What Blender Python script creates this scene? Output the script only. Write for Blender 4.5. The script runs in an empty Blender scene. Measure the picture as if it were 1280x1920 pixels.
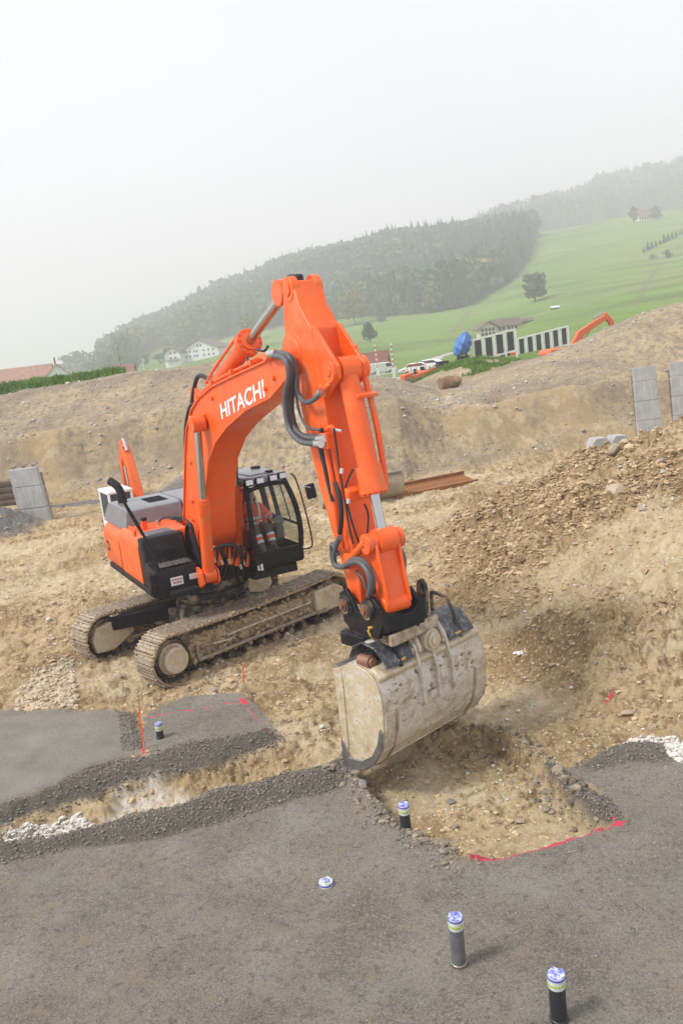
import bpy, bmesh, math, random
import numpy as np
from mathutils import Vector, Matrix, Euler
random.seed(7); RS=np.random.RandomState(11)
SC=bpy.context.scene; COL=SC.collection
R_=math.radians; PI=math.pi

# ------------------------------------------------------------------ camera, sky, sun, exposure
PITCH=0.197; ROLL=0.121; FPX=1609.766; CAMZ=5.88
C0=np.array([0,0,CAMZ]); Fv=np.array([0,math.cos(PITCH),-math.sin(PITCH)])
Rv=np.array([1.,0,0]); Uv=np.cross(Rv,Fv)
cr,sr=math.cos(ROLL),math.sin(ROLL)
R2=cr*Rv-sr*Uv; U2=sr*Rv+cr*Uv
cd=bpy.data.cameras.new('camera'); cam=bpy.data.objects.new('camera',cd); COL.objects.link(cam)
cd.sensor_fit='VERTICAL'; cd.sensor_height=36; cd.sensor_width=24; cd.lens=FPX/1920*36
cd.clip_start=.1; cd.clip_end=6000
m=Matrix.Identity(4)
for i in range(3): m[i][0]=R2[i]; m[i][1]=U2[i]; m[i][2]=-Fv[i]
m[0][3],m[1][3],m[2][3]=C0
cam.matrix_world=m; SC.camera=cam

SUN_EL=R_(50); SUN_AZ=R_(-112)      # azimuth measured from +Y towards +X
W=bpy.data.worlds.new('World'); SC.world=W; W.use_nodes=True
nt=W.node_tree; nt.nodes.clear()
sky=nt.nodes.new('ShaderNodeTexSky'); sky.sky_type='NISHITA'; sky.sun_disc=False
sky.sun_elevation=SUN_EL; sky.sun_rotation=SUN_AZ; sky.air_density=1.0; sky.dust_density=1; sky.ozone_density=1
bg=nt.nodes.new('ShaderNodeBackground'); bg.inputs['Strength'].default_value=.05
bg2=nt.nodes.new('ShaderNodeBackground')      # overcast cloud deck
tc=nt.nodes.new('ShaderNodeTexCoord'); mp=nt.nodes.new('ShaderNodeMapping'); mp.inputs['Scale'].default_value=(1,1,3)
nz=nt.nodes.new('ShaderNodeTexNoise'); nz.inputs['Scale'].default_value=1.6; nz.inputs['Detail'].default_value=5
rp=nt.nodes.new('ShaderNodeValToRGB'); rp.color_ramp.elements[0].position=.3; rp.color_ramp.elements[1].position=.75
rp.color_ramp.elements[0].color=(.80,.82,.88,1); rp.color_ramp.elements[1].color=(.93,.935,.965,1)
nt.links.new(tc.outputs['Generated'],mp.inputs[0]); nt.links.new(mp.outputs[0],nz.inputs['Vector']); nt.links.new(nz.outputs[0],rp.inputs[0])
nt.links.new(rp.outputs[0],bg2.inputs[0]); bg2.inputs['Strength'].default_value=.465
mx=nt.nodes.new('ShaderNodeMixShader'); mx.inputs[0].default_value=.88
ow=nt.nodes.new('ShaderNodeOutputWorld')
nt.links.new(sky.outputs[0],bg.inputs[0]); nt.links.new(bg.outputs[0],mx.inputs[1]); nt.links.new(bg2.outputs[0],mx.inputs[2]); nt.links.new(mx.outputs[0],ow.inputs[0])
sl=bpy.data.lights.new('sun','SUN'); sl.energy=1.5; sl.angle=R_(14); sl.color=(1,.965,.91)
so=bpy.data.objects.new('sun',sl); COL.objects.link(so)
sd=Vector((math.sin(SUN_AZ)*math.cos(SUN_EL),math.cos(SUN_AZ)*math.cos(SUN_EL),math.sin(SUN_EL)))
so.rotation_euler=sd.to_track_quat('Z','Y').to_euler()
SC.view_settings.view_transform='Standard'; SC.view_settings.look='None'; SC.view_settings.gamma=1; SC.view_settings.exposure=1.38
SC.view_settings.use_curve_mapping=False
try:
    SC.cycles.volume_bounces=2; SC.cycles.max_bounces=6; SC.cycles.diffuse_bounces=3; SC.cycles.transparent_max_bounces=8
    SC.cycles.volume_step_rate=4
except Exception: pass

# ------------------------------------------------------------------ projection helpers (where a sight line meets a plane)
def ray(x,y): return Fv+R2*(x-640)/FPX-U2*(y-960)/FPX
def G(x,y,z=0.):
    r=ray(x,y); return C0+r*(z-CAMZ)/r[2]
def DY(x,y,Y):
    r=ray(x,y); return C0+r*Y/r[1]
YAW=2.672; CM=np.array([16.861,-5.317])
def w2m(P):
    X,Y=P[0],P[1]
    return np.array([CM[0]+X*math.sin(YAW)+Y*math.cos(YAW), CM[1]-X*math.cos(YAW)+Y*math.sin(YAW), P[2]])
def m2w(p):
    d0,d1=p[0]-CM[0],p[1]-CM[1]
    return np.array([d0*math.sin(YAW)-d1*math.cos(YAW), d0*math.cos(YAW)+d1*math.sin(YAW), p[2]])
_ca=w2m(C0)
def MP(x,y,my):
    b=w2m(C0+ray(x,y))-_ca; return _ca+b*(my-_ca[1])/b[1]
def MX(x,y,mx):
    b=w2m(C0+ray(x,y))-_ca; return _ca+b*(mx-_ca[0])/b[0]

# ------------------------------------------------------------------ materials
def mat(name,col,rough=.6,metal=0,spec=.5,var=0,vscale=4,vcol=None,bump=0,bscale=30,coat=0,vlo=.4,vhi=.65,detail=6):
    M=bpy.data.materials.new(name); M.use_nodes=True; n=M.node_tree; b=n.nodes['Principled BSDF']
    b.inputs['Base Color'].default_value=(*col,1); b.inputs['Roughness'].default_value=rough; b.inputs['Metallic'].default_value=metal
    b.inputs['Specular IOR Level'].default_value=spec; b.inputs['Coat Weight'].default_value=coat
    tcn=n.nodes.new('ShaderNodeTexCoord')
    if var>0 or vcol:
        t=n.nodes.new('ShaderNodeTexNoise'); t.inputs['Scale'].default_value=vscale; t.inputs['Detail'].default_value=detail; t.inputs['Roughness'].default_value=.62
        n.links.new(tcn.outputs['Object'],t.inputs['Vector'])
        r=n.nodes.new('ShaderNodeValToRGB'); r.color_ramp.elements[0].position=vlo; r.color_ramp.elements[1].position=vhi
        c2=vcol or tuple(min(1,c*(1+var)) for c in col); c1=col if vcol else tuple(c*(1-var) for c in col)
        r.color_ramp.elements[0].color=(*c1,1); r.color_ramp.elements[1].color=(*c2,1)
        n.links.new(t.outputs[0],r.inputs[0]); n.links.new(r.outputs[0],b.inputs['Base Color'])
    if bump>0:
        t=n.nodes.new('ShaderNodeTexNoise'); t.inputs['Scale'].default_value=bscale; t.inputs['Detail'].default_value=5
        n.links.new(tcn.outputs['Object'],t.inputs['Vector'])
        bp=n.nodes.new('ShaderNodeBump'); bp.inputs['Strength'].default_value=1; bp.inputs['Distance'].default_value=bump
        n.links.new(t.outputs[0],bp.inputs['Height']); n.links.new(bp.outputs[0],b.inputs['Normal'])
    return M
M={}
OR=(.88,.135,.006)
M['orange']=mat('orange_paint',OR,.38,0,.5,var=.0,coat=.12,vcol=(.82,.12,.008),vscale=3,bump=.0015,bscale=6)
M['orange_dull']=mat('weathered_orange_paint',(.80,.13,.012),.5,vcol=(.62,.12,.025),vscale=5)
M['black']=mat('black_paint',(.009,.009,.010),.45,0,.22,vcol=(.035,.03,.026),vscale=5,vlo=.5,vhi=.8)
M['blackmatt']=mat('matt_black_plastic',(.013,.013,.014),.6,0,.2,vcol=(.045,.04,.035),vscale=9,vlo=.5,vhi=.8)
M['grey']=mat('grey_hood_paint',(.17,.175,.19),.35,vcol=(.21,.215,.225),vscale=3,coat=.3)
M['chrome']=mat('polished_steel',(.50,.49,.47),.22,1)
M['steel']=mat('worn_steel',(.42,.40,.37),.4,.8,vcol=(.28,.22,.15),vscale=9)
M['hose']=mat('hydraulic_hose_rubber',(.085,.09,.095),.5)
M['hoseblack']=mat('black_hose_rubber',(.015,.015,.016),.5)
M['fitting']=mat('zinc_fitting',(.6,.6,.58),.3,.9)
M['yellowhose']=mat('yellow_hose',(.62,.38,.08),.5,var=.3,vscale=20)
M['mudmetal']=mat('muddy_black_steel',(.03,.03,.03),.5,vcol=(.30,.22,.13),vscale=4.5,vlo=.45,vhi=.7,bump=.01,bscale=18)
M['mud']=mat('caked_clay',(.27,.19,.11),.9,vcol=(.47,.36,.23),vscale=5,bump=.03,bscale=11,spec=.2)
M['shoe']=mat('muddy_track_steel',(.28,.20,.12),.75,vcol=(.50,.42,.32),vscale=9,bump=.012,bscale=25,metal=.0)
M['grouser']=mat('scraped_grouser_steel',(.52,.47,.41),.38,.55,vcol=(.36,.27,.17),vscale=12)
M['bucket']=mat('clay_smeared_steel',(.53,.45,.34),.55,.0,vcol=(.34,.245,.13),vscale=3.1,vlo=.47,vhi=.56,bump=.004,bscale=14,detail=8)
M['bucketside']=mat('dusty_bucket_side_steel',(.50,.40,.26),.5,.0,vcol=(.36,.27,.16),vscale=2.6,vlo=.42,vhi=.7,bump=.003,bscale=25)
M['edge']=mat('scoured_steel',(.36,.355,.35),.32,.75,vcol=(.26,.24,.22),vscale=7)
M['guard']=mat('scuffed_black_guard',(.05,.055,.06),.4,.2,vcol=(.25,.24,.22),vscale=14,vlo=.5,vhi=.72)
M['copper']=mat('rusty_pin',(.35,.16,.09),.5,.5,vcol=(.2,.12,.08),vscale=8)
M['lens']=mat('lamp_glass',(.75,.76,.76),.1,.3,vcol=(.45,.46,.47),vscale=40)
M['white']=mat('white_paint',(.8,.8,.78),.5,vcol=(.68,.68,.66),vscale=3)
M['silver']=mat('reflective_tape',(.62,.64,.66),.35,.2)
M['hivis']=mat('orange_workwear',(.95,.13,.02),.8,vcol=(.85,.1,.015),vscale=6,bump=.01,bscale=14)
M['greycloth']=mat('dark_grey_workwear',(.08,.075,.085),.85,vcol=(.11,.105,.11),vscale=10)
M['skin']=mat('skin',(.48,.27,.19),.55)
M['hair']=mat('short_brown_hair',(.06,.04,.03),.8)
M['boot']=mat('dusty_leather_boot',(.12,.10,.08),.8)
M['seat']=mat('seat_fabric',(.03,.03,.033),.8)
def glass(name,tint,alpha):
    g=bpy.data.materials.new(name); g.use_nodes=True; n=g.node_tree; n.nodes.clear()
    o=n.nodes.new('ShaderNodeOutputMaterial'); t=n.nodes.new('ShaderNodeBsdfTransparent'); t.inputs[0].default_value=(*tint,1)
    s=n.nodes.new('ShaderNodeBsdfGlossy'); s.inputs['Roughness'].default_value=.04
    f=n.nodes.new('ShaderNodeFresnel'); f.inputs[0].default_value=1.45
    a=n.nodes.new('ShaderNodeMath'); a.operation='MULTIPLY_ADD'; a.inputs[1].default_value=.5; a.inputs[2].default_value=alpha
    x=n.nodes.new('ShaderNodeMixShader'); n.links.new(f.outputs[0],a.inputs[0]); n.links.new(a.outputs[0],x.inputs[0])
    n.links.new(t.outputs[0],x.inputs[1]); n.links.new(s.outputs[0],x.inputs[2]); n.links.new(x.outputs[0],o.inputs[0]); return g
M['glass']=glass('cab_glass',(.96,.99,.975),.0)
M['wglass']=mat('window_glass',(.05,.06,.07),.1)

def ramp_mat(name,scale,stops,rough=.6,metal=0,dust=None,bump=(0,10),stretch=(1,1,1),spec=.5,speck=None):
    k=bpy.data.materials.new(name); k.use_nodes=True; n=k.node_tree; b=n.nodes['Principled BSDF']; L=n.links.new
    tc_=n.nodes.new('ShaderNodeTexCoord'); mp_=n.nodes.new('ShaderNodeMapping'); mp_.inputs['Scale'].default_value=stretch; L(tc_.outputs['Object'],mp_.inputs[0])
    def nz_(s,d,v): q=n.nodes.new('ShaderNodeTexNoise'); q.inputs['Scale'].default_value=s; q.inputs['Detail'].default_value=d; q.inputs['Roughness'].default_value=.68; L(v,q.inputs['Vector']); return q.outputs[0]
    def rp_(x,st):
        r=n.nodes.new('ShaderNodeValToRGB'); e=r.color_ramp.elements
        while len(e)<len(st): e.new(.5)
        for i,(p,c) in enumerate(st): e[i].position=p; e[i].color=(*c,1)
        L(x,r.inputs[0]); return r.outputs[0]
    def mx_(f,a,c):
        m_=n.nodes.new('ShaderNodeMix'); m_.data_type='RGBA'; L(f,m_.inputs[0]); L(a,m_.inputs[6]); m_.inputs[7].default_value=(*c,1); return m_.outputs[2]
    c=rp_(nz_(scale,9,mp_.outputs[0]),stops)
    for d in ([dust] if dust else [])+([speck] if speck else []):
        c=mx_(rp_(nz_(d[0],7,tc_.outputs['Object']),[(d[1],(0,0,0)),(d[2],(d[3],)*3)]),c,d[4])
    L(c,b.inputs['Base Color']); b.inputs['Roughness'].default_value=rough; b.inputs['Metallic'].default_value=metal; b.inputs['Specular IOR Level'].default_value=spec
    rr_=rp_(nz_(scale*1.7,5,tc_.outputs['Object']),[(.35,(rough*.8,)*3),(.7,(min(1,rough*1.5),)*3)]); L(rr_,b.inputs['Roughness'])
    if bump[0]>0:
        bp=n.nodes.new('ShaderNodeBump'); bp.inputs['Distance'].default_value=bump[0]; L(nz_(bump[1],6,tc_.outputs['Object']),bp.inputs['Height']); L(bp.outputs[0],b.inputs['Normal'])
    return k
M['orange']=ramp_mat('orange_paint',1.4,[(.3,(.74,.088,.006)),(.55,(.84,.108,.006)),(.75,(.80,.13,.015))],.36,0,(3.0,.50,.74,.5,(.47,.22,.09)),(.001,5),speck=(30,.62,.70,.6,(.30,.11,.04)))
M['bucket']=ramp_mat('clay_smeared_steel',2.2,[(.30,(.40,.31,.19)),(.44,(.52,.46,.36)),(.52,(.60,.56,.49)),(.60,(.50,.45,.37)),(.68,(.33,.24,.13))],.5,.0,(7,.50,.60,.75,(.34,.26,.16)),(.008,12),(1.6,.55,1),speck=(30,.58,.64,.8,(.20,.16,.11)))
M['bucketside']=ramp_mat('dusty_bucket_side_steel',2.0,[(.32,(.30,.21,.12)),(.45,(.47,.37,.23)),(.6,(.55,.46,.32)),(.72,(.44,.40,.34))],.5,0,(8,.50,.62,.6,(.60,.56,.50)),(.006,14),(1,1,.6),speck=(26,.58,.66,.75,(.22,.15,.09)))
M['mudmetal']=ramp_mat('muddy_black_steel',4.0,[(.42,(.02,.02,.02)),(.5,(.07,.055,.04)),(.58,(.27,.20,.12)),(.7,(.42,.33,.21))],.6,0,None,(.012,15))

# ------------------------------------------------------------------ mesh helpers
class MB:
    def __init__(s): s.v=[]; s.f=[]; s.mi=[]; s.m=0
    def add(s,vs,fs):
        o=len(s.v); s.v+= [tuple(map(float,v)) for v in vs]; s.f+=[tuple(o+i for i in f) for f in fs]; s.mi+=[s.m]*len(fs); return s
    def box(s,c,d,rot=None):
        hx,hy,hz=d[0]/2,d[1]/2,d[2]/2
        vs=[Vector((x,y,z)) for x in(-hx,hx) for y in(-hy,hy) for z in(-hz,hz)]
        if rot is not None:
            if not isinstance(rot,Matrix): rot=Euler(rot).to_matrix()
            vs=[rot@v for v in vs]
        vs=[v+Vector(c) for v in vs]
        return s.add(vs,[(0,1,3,2),(4,6,7,5),(0,4,5,1),(2,3,7,6),(0,2,6,4),(1,5,7,3)])
    def prism(s,poly,y0,y1,plane='xz'):
        n=len(poly)
        def P(a,b,h): return {'xz':(a,h,b),'yz':(h,a,b),'xy':(a,b,h)}[plane]
        vs=[P(a,b,y0) for a,b in poly]+[P(a,b,y1) for a,b in poly]
        fs=[tuple(range(n)),tuple(range(2*n-1,n-1,-1))]+[(i,(i+1)%n+0,(i+1)%n+n,i+n) for i in range(n)]
        return s.add(vs,fs)
    def cyl(s,a,b,r,seg=16,r2=None,caps=True):
        a=Vector(a);b=Vector(b);r2=r if r2 is None else r2
        d=(b-a).normalized(); u=d.orthogonal().normalized(); w=d.cross(u)
        vs=[];
        for p,q in((a,r),(b,r2)):
            for i in range(seg):
                t=2*PI*i/seg; vs.append(p+(u*math.cos(t)+w*math.sin(t))*q)
        fs=[(i,(i+1)%seg,seg+(i+1)%seg,seg+i) for i in range(seg)]
        if caps: fs+=[tuple(range(seg-1,-1,-1)),tuple(range(seg,2*seg))]
        return s.add(vs,fs)
    def tube(s,pts,r,seg=8,smooth=4):
        pts=[Vector(p) for p in pts]
        if smooth and len(pts)>2:
            q=[]; n=len(pts)
            for i in range(n-1):
                p0=pts[max(i-1,0)];p1=pts[i];p2=pts[i+1];p3=pts[min(i+2,n-1)]
                for k in range(smooth):
                    t=k/smooth
                    q.append(.5*((2*p1)+(p2-p0)*t+(2*p0-5*p1+4*p2-p3)*t*t+(3*p1-p0-3*p2+p3)*t**3))
            q.append(pts[-1]); pts=q
        n=len(pts); vs=[]; u=None
        for i in range(n):
            d=(pts[min(i+1,n-1)]-pts[max(i-1,0)]).normalized()
            u=d.orthogonal().normalized() if u is None else (u-d*u.dot(d)).normalized()
            w=d.cross(u)
            for k in range(seg):
                t=2*PI*k/seg; vs.append(pts[i]+(u*math.cos(t)+w*math.sin(t))*r)
        fs=[(i*seg+k,i*seg+(k+1)%seg,(i+1)*seg+(k+1)%seg,(i+1)*seg+k) for i in range(n-1) for k in range(seg)]
        fs+=[tuple(range(seg-1,-1,-1)),tuple(range((n-1)*seg,n*seg))]
        return s.add(vs,fs)
    def sphere(s,c,r,seg=10,rings=6,sc=(1,1,1)):
        vs=[];fs=[]
        for i in range(rings+1):
            a=PI*i/rings
            for k in range(seg):
                t=2*PI*k/seg; vs.append((c[0]+sc[0]*r*math.sin(a)*math.cos(t),c[1]+sc[1]*r*math.sin(a)*math.sin(t),c[2]+sc[2]*r*math.cos(a)))
        for i in range(rings):
            for k in range(seg): fs.append((i*seg+k,(i+1)*seg+k,(i+1)*seg+(k+1)%seg,i*seg+(k+1)%seg))
        return s.add(vs,fs)
    def lathe(s,prof,c,axis='z',seg=20):
        vs=[];fs=[];n=len(prof)
        for r,h in prof:
            for k in range(seg):
                t=2*PI*k/seg; a,b=r*math.cos(t),r*math.sin(t)
                v={'z':(a,b,h),'y':(a,h,b),'x':(h,a,b)}[axis]; vs.append((c[0]+v[0],c[1]+v[1],c[2]+v[2]))
        for i in range(n-1):
            for k in range(seg): fs.append((i*seg+k,i*seg+(k+1)%seg,(i+1)*seg+(k+1)%seg,(i+1)*seg+k))
        fs+=[tuple(range(seg-1,-1,-1)),tuple(range((n-1)*seg,n*seg))]
        return s.add(vs,fs)
    def mesh(s,name):
        me=bpy.data.meshes.new(name); me.from_pydata(s.v,[],s.f)
        bm=bmesh.new(); bm.from_mesh(me); bmesh.ops.recalc_face_normals(bm,faces=bm.faces)
        bm.to_mesh(me); bm.free(); return me
    def build(s,name,mt,parent=None,bevel=0,smooth=True,seg=2,loc=None,rot=None):
        me=s.mesh(name)
        for q in (mt if isinstance(mt,(list,tuple)) else [mt]): me.materials.append(q)
        if s.m or any(s.mi): me.polygons.foreach_set('material_index',s.mi)
        o=bpy.data.objects.new(name,me); COL.objects.link(o)
        if parent: o.parent=parent
        if loc is not None: o.location=loc
        if rot is not None: o.rotation_euler=rot
        if bevel:
            b=o.modifiers.new('bevel','BEVEL'); b.width=bevel; b.segments=seg; b.limit_method='ANGLE'; b.angle_limit=R_(35); b.harden_normals=False
        if smooth:
            me.polygons.foreach_set('use_smooth',[True]*len(me.polygons)); me.set_sharp_from_angle(angle=R_(38))
        return o
def npmesh(name,V,Fa,mt,smooth=True,parent=None):
    me=bpy.data.meshes.new(name); V=np.asarray(V,dtype=np.float32); Fa=np.asarray(Fa,dtype=np.int32); k=Fa.shape[1]
    me.vertices.add(len(V)); me.vertices.foreach_set('co',V.ravel())
    me.loops.add(Fa.size); me.loops.foreach_set('vertex_index',Fa.ravel())
    me.polygons.add(len(Fa)); me.polygons.foreach_set('loop_start',np.arange(0,Fa.size,k,dtype=np.int32))
    try: me.polygons.foreach_set('loop_total',np.full(len(Fa),k,dtype=np.int32))
    except Exception: pass
    me.polygons.foreach_set('use_smooth',np.full(len(Fa),smooth))
    me.update(calc_edges=True)
    for q in (mt if isinstance(mt,(list,tuple)) else [mt]): me.materials.append(q)
    o=bpy.data.objects.new(name,me); COL.objects.link(o)
    if parent: o.parent=parent
    return o
def tag(o,label=None,cat=None,group=None,kind=None):
    if label: o['label']=label
    if cat: o['category']=cat
    if group: o['group']=group
    if kind: o['kind']=kind
    return o
def thing(name,label,cat,loc=(0,0,0),rz=0,group=None,rot=None):
    o=bpy.data.objects.new(name,None); COL.objects.link(o); o.location=loc; o.rotation_euler=rot or (0,0,rz); o.empty_display_size=.2
    return tag(o,label,cat,group)
def link(name,me,parent=None,loc=(0,0,0),rot=(0,0,0),sc=(1,1,1)):
    o=bpy.data.objects.new(name,me); COL.objects.link(o); o.location=loc; o.rotation_euler=rot; o.scale=sc
    if parent: o.parent=parent
    return o
def copy_tree(o,parent=None):
    c=o.copy(); COL.objects.link(c); c.parent=parent
    for ch in list(o.children): copy_tree(ch,c)
    return c

# ------------------------------------------------------------------ noise
def _h(ix,iy,s):
    n=(ix.astype(np.int64)*374761393+iy.astype(np.int64)*668265263+s*1442695041)&0xffffffff
    n=((n^(n>>13))*1274126177)&0xffffffff
    return ((n^(n>>16))&0xffff)/65535.0
def vn(x,y,s=0):
    ix=np.floor(x);iy=np.floor(y);fx=x-ix;fy=y-iy
    fx=fx*fx*fx*(fx*(fx*6-15)+10);fy=fy*fy*fy*(fy*(fy*6-15)+10)
    a=_h(ix,iy,s);b=_h(ix+1,iy,s);c=_h(ix,iy+1,s);d=_h(ix+1,iy+1,s)
    return (a+(b-a)*fx+(c-a)*fy+(a-b-c+d)*fx*fy)*2-1
def fbm(x,y,sc,o=4,s=0,g=.5):
    x=np.asarray(x,float)/sc; y=np.asarray(y,float)/sc; t=0;a=1;n=0
    for i in range(o):
        t=t+a*vn(x*(1.0)+.31*i,y+.77*i,s+i*17); n+=a; a*=g; x,y=(x*1.62-y*1.18),(x*1.18+y*1.62)
    return t/n
def billow(x,y,sc,o=3,s=0,g=.55):
    x=np.asarray(x,float)/sc; y=np.asarray(y,float)/sc; t=0;a=1;n=0
    for i in range(o):
        t=t+a*(np.abs(vn(x,y,s+i*13))); n+=a; a*=g; x,y=(x*1.62-y*1.18),(x*1.18+y*1.62)
    return t/n
def ss(a,b,x):
    t=np.clip((x-a)/(b-a),0,1); return t*t*(3-2*t)
def polyd(X,Y,P):
    X=np.asarray(X,float);Y=np.asarray(Y,float)
    """signed distance to a polygon, positive inside"""
    P=np.array(P)[:,:2]; n=len(P); d=np.full(X.shape,1e9); ins=np.zeros(X.shape,bool)
    for i in range(n):
        a=P[i];b=P[(i+1)%n]; e=b-a; wx=X-a[0];wy=Y-a[1]
        t=np.clip((wx*e[0]+wy*e[1])/(e@e+1e-12),0,1)
        d=np.minimum(d,(wx-t*e[0])**2+(wy-t*e[1])**2)
        c=((a[1]>Y)!=(b[1]>Y))&(X<(b[0]-a[0])*(Y-a[1])/(b[1]-a[1]+1e-12)+a[0]); ins^=c
    return np.where(ins,1,-1)*np.sqrt(d)
def lined(X,Y,P):
    P=np.array(P)[:,:2]; d=np.full(X.shape,1e9)
    for a,b in zip(P[:-1],P[1:]):
        e=b-a; wx=X-a[0];wy=Y-a[1]; t=np.clip((wx*e[0]+wy*e[1])/(e@e+1e-12),0,1)
        d=np.minimum(d,(wx-t*e[0])**2+(wy-t*e[1])**2)
    return np.sqrt(d)
# ------------------------------------------------------------------ terrain
GP=lambda L:[G(x,y)[:2] for x,y in L]
PIT=GP([(648,1440),(690,1505),(740,1560),(800,1597),(885,1635),(1000,1603),(1110,1570),(1128,1553),(1092,1530),(1048,1487),(1010,1443),(960,1403),(905,1372),(780,1390)])
PAD_A=GP([(-700,2300),(-500,1700),(0,1590),(130,1572),(240,1540),(330,1520),(400,1492),(500,1470),(600,1448),(640,1440),(690,1500),(740,1555),(800,1597),(885,1637),(1000,1603),(1165,1553),(1140,1510),(1090,1480),(1040,1455),(1065,1450),(1100,1435),(1180,1400),(1300,1410),(1700,1460),(1900,2300)])
PAD_B=GP([(-500,1345),(0,1340),(210,1340),(262,1358),(276,1420),(180,1455),(100,1490),(0,1525),(-500,1600)])
PAD_C=GP([(268,1360),(300,1340),(350,1318),(440,1308),(490,1328),(512,1365),(532,1395),(450,1392),(350,1410),(276,1425)])
BERM_U=GP([(-500,1690),(0,1570),(60,1540),(170,1508),(250,1478),(320,1463),(400,1448),(500,1413),(535,1400),(528,1382),(500,1378),(450,1390),(350,1408),(270,1423),(170,1452),(100,1490),(0,1522),(-500,1600)])
BERM_L=GP([(-500,1730),(0,1592),(130,1574),(240,1542),(330,1522),(400,1494),(500,1472),(600,1450),(640,1442),(660,1480),(600,1500),(500,1530),(400,1562),(280,1590),(150,1600),(0,1635),(-500,1800)])
BERM_R=GP([(1045,1452),(1090,1480),(1150,1515),(1166,1552),(1110,1552),(1052,1490),(1020,1455)])
EDGE_R=GP([(1065,1450),(1100,1435),(1180,1402),(1240,1404),(1258,1440),(1180,1442),(1110,1460)])
RIDGE=GP([(225,1345),(258,1350),(268,1415),(235,1420)])
CHANNEL=GP([(-500,1730),(0,1570),(60,1540),(170,1508),(250,1478),(320,1463),(400,1448),(500,1413),(560,1395),(620,1440),(500,1472),(400,1492),(330,1520),(240,1540),(130,1572),(0,1592)])
WHITE_GRAVEL=[GP([(-40,1602),(0,1570),(60,1545),(150,1520),(172,1532),(130,1560),(60,1580),(0,1595)]),
              GP([(1168,1407),(1200,1398),(1290,1395),(1420,1420),(1420,1450),(1282,1447),(1255,1432),(1245,1408)]),
              GP([(28,1340),(40,1300),(75,1262),(140,1240),(143,1290),(148,1338)])]
CHALK=GP([(185,1530),(215,1492),(290,1475),(370,1490),(360,1510),(270,1535),(200,1540)])
HEAPB=[(3.1,30),(2.3,25),(1.7,21.5),(1.6,18.5),(2.05,15.2),(2.65,13.2),(3.2,11.7),(4.4,11.0),(8,10.4),(20,9),(30,20),(24,30)]
def heap(X,Y):
    d=polyd(X,Y,HEAPB)
    d=np.maximum(d+fbm(X,Y,2.5,3,5)*.5,0)
    h=2.62*(1-(1-np.clip(d/8.5,0,1))**1.7)
    h=h*(1-ss(21.5,26,Y+fbm(X,Y,3,2,9)*.8))
    h*=np.clip(.42+.25*(X-1.5),0,1)
    return h,d
TC=np.array([-1.2,-.45,-.38,-.3,-.22,-.13,-.03,.02,.08,.13,.17,.22,.28,.36,.45,1.2])
def col_interp(X,Y,vals): return np.interp(X/np.maximum(Y,1),TC,vals)
FARPX=np.array([-900,-150,0,150,300,450,600,750,900,1050,1200,1350,1500,2300])
FART=np.array([DY(p,639-.1216*(p-640),1.)[0] for p in FARPX])
hor=lambda p:639-.1216*(p-640)
FY=np.array([58,75,90,130,200,300,420,560,750,950,1400,2200.])
ZR=[[4.2,4.2,4.2,4.2,4.2,4.0,2.8,2.0,2.2,3.0,4,4,4,4],
    [2.8,2.8,2.8,2.8,2.8,2.4,1.4,1.3,2.1,2.4,2.8,3,3,3],
    [1.2,1.2,1.2,1.2,1.2,1.2,.8,.8,2.0,2.5,3,3.5,4,5]]
YR={130:[880,790,775,765,748,725,705,700,665,630,605,580,560,450],
    200:[850,760,745,735,715,685,665,665,640,605,575,545,520,420],
    300:[840,745,730,720,700,668,642,635,617,575,535,505,480,400],
    420:[830,738,722,712,688,652,622,598,575,530,490,460,435,360],
    560:[825,730,715,704,672,632,597,562,525,470,440,420,400,340],
    750:[820,725,708,697,650,588,520,470,450,432,404,390,376,320],
    950:[820,724,705,688,614,548,500,482,460,440,420,405,395,340],
    1400:[820,722,701,686,640,590,540,490,445,400,352,312,280,230],
    2200:[820,722,701,686,660,630,600,560,520,470,430,400,370,330]}
FZ=[list(r) for r in ZR]
for Yk in FY[3:]:
    FZ.append([DY(p,y,Yk)[2] for p,y in zip(FARPX,YR[int(Yk)])])
FZ=np.array(FZ); LFY=np.log(FY)
def far(X,Y):
    X=np.asarray(X,float);Y=np.asarray(Y,float)
    t=np.interp(X/np.maximum(Y,1),FART,np.arange(len(FART))); u=np.interp(np.log(np.clip(Y,58,2200)),LFY,np.arange(len(LFY)))
    i=np.clip(t.astype(int),0,len(FART)-2); j=np.clip(u.astype(int),0,len(LFY)-2)
    a=t-i;b=u-j; a=a*.5+.5*a*a*(3-2*a); b=b*.6+.4*b*b*(3-2*b)
    z=(FZ[j,i]*(1-a)+FZ[j,i+1]*a)*(1-b)+(FZ[j+1,i]*(1-a)+FZ[j+1,i+1]*a)*b
    k=ss(90,200,Y)
    return z+k*(fbm(X,Y,90,3,3)*Y*.006+fbm(X,Y,25,3,4)*.35)
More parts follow.
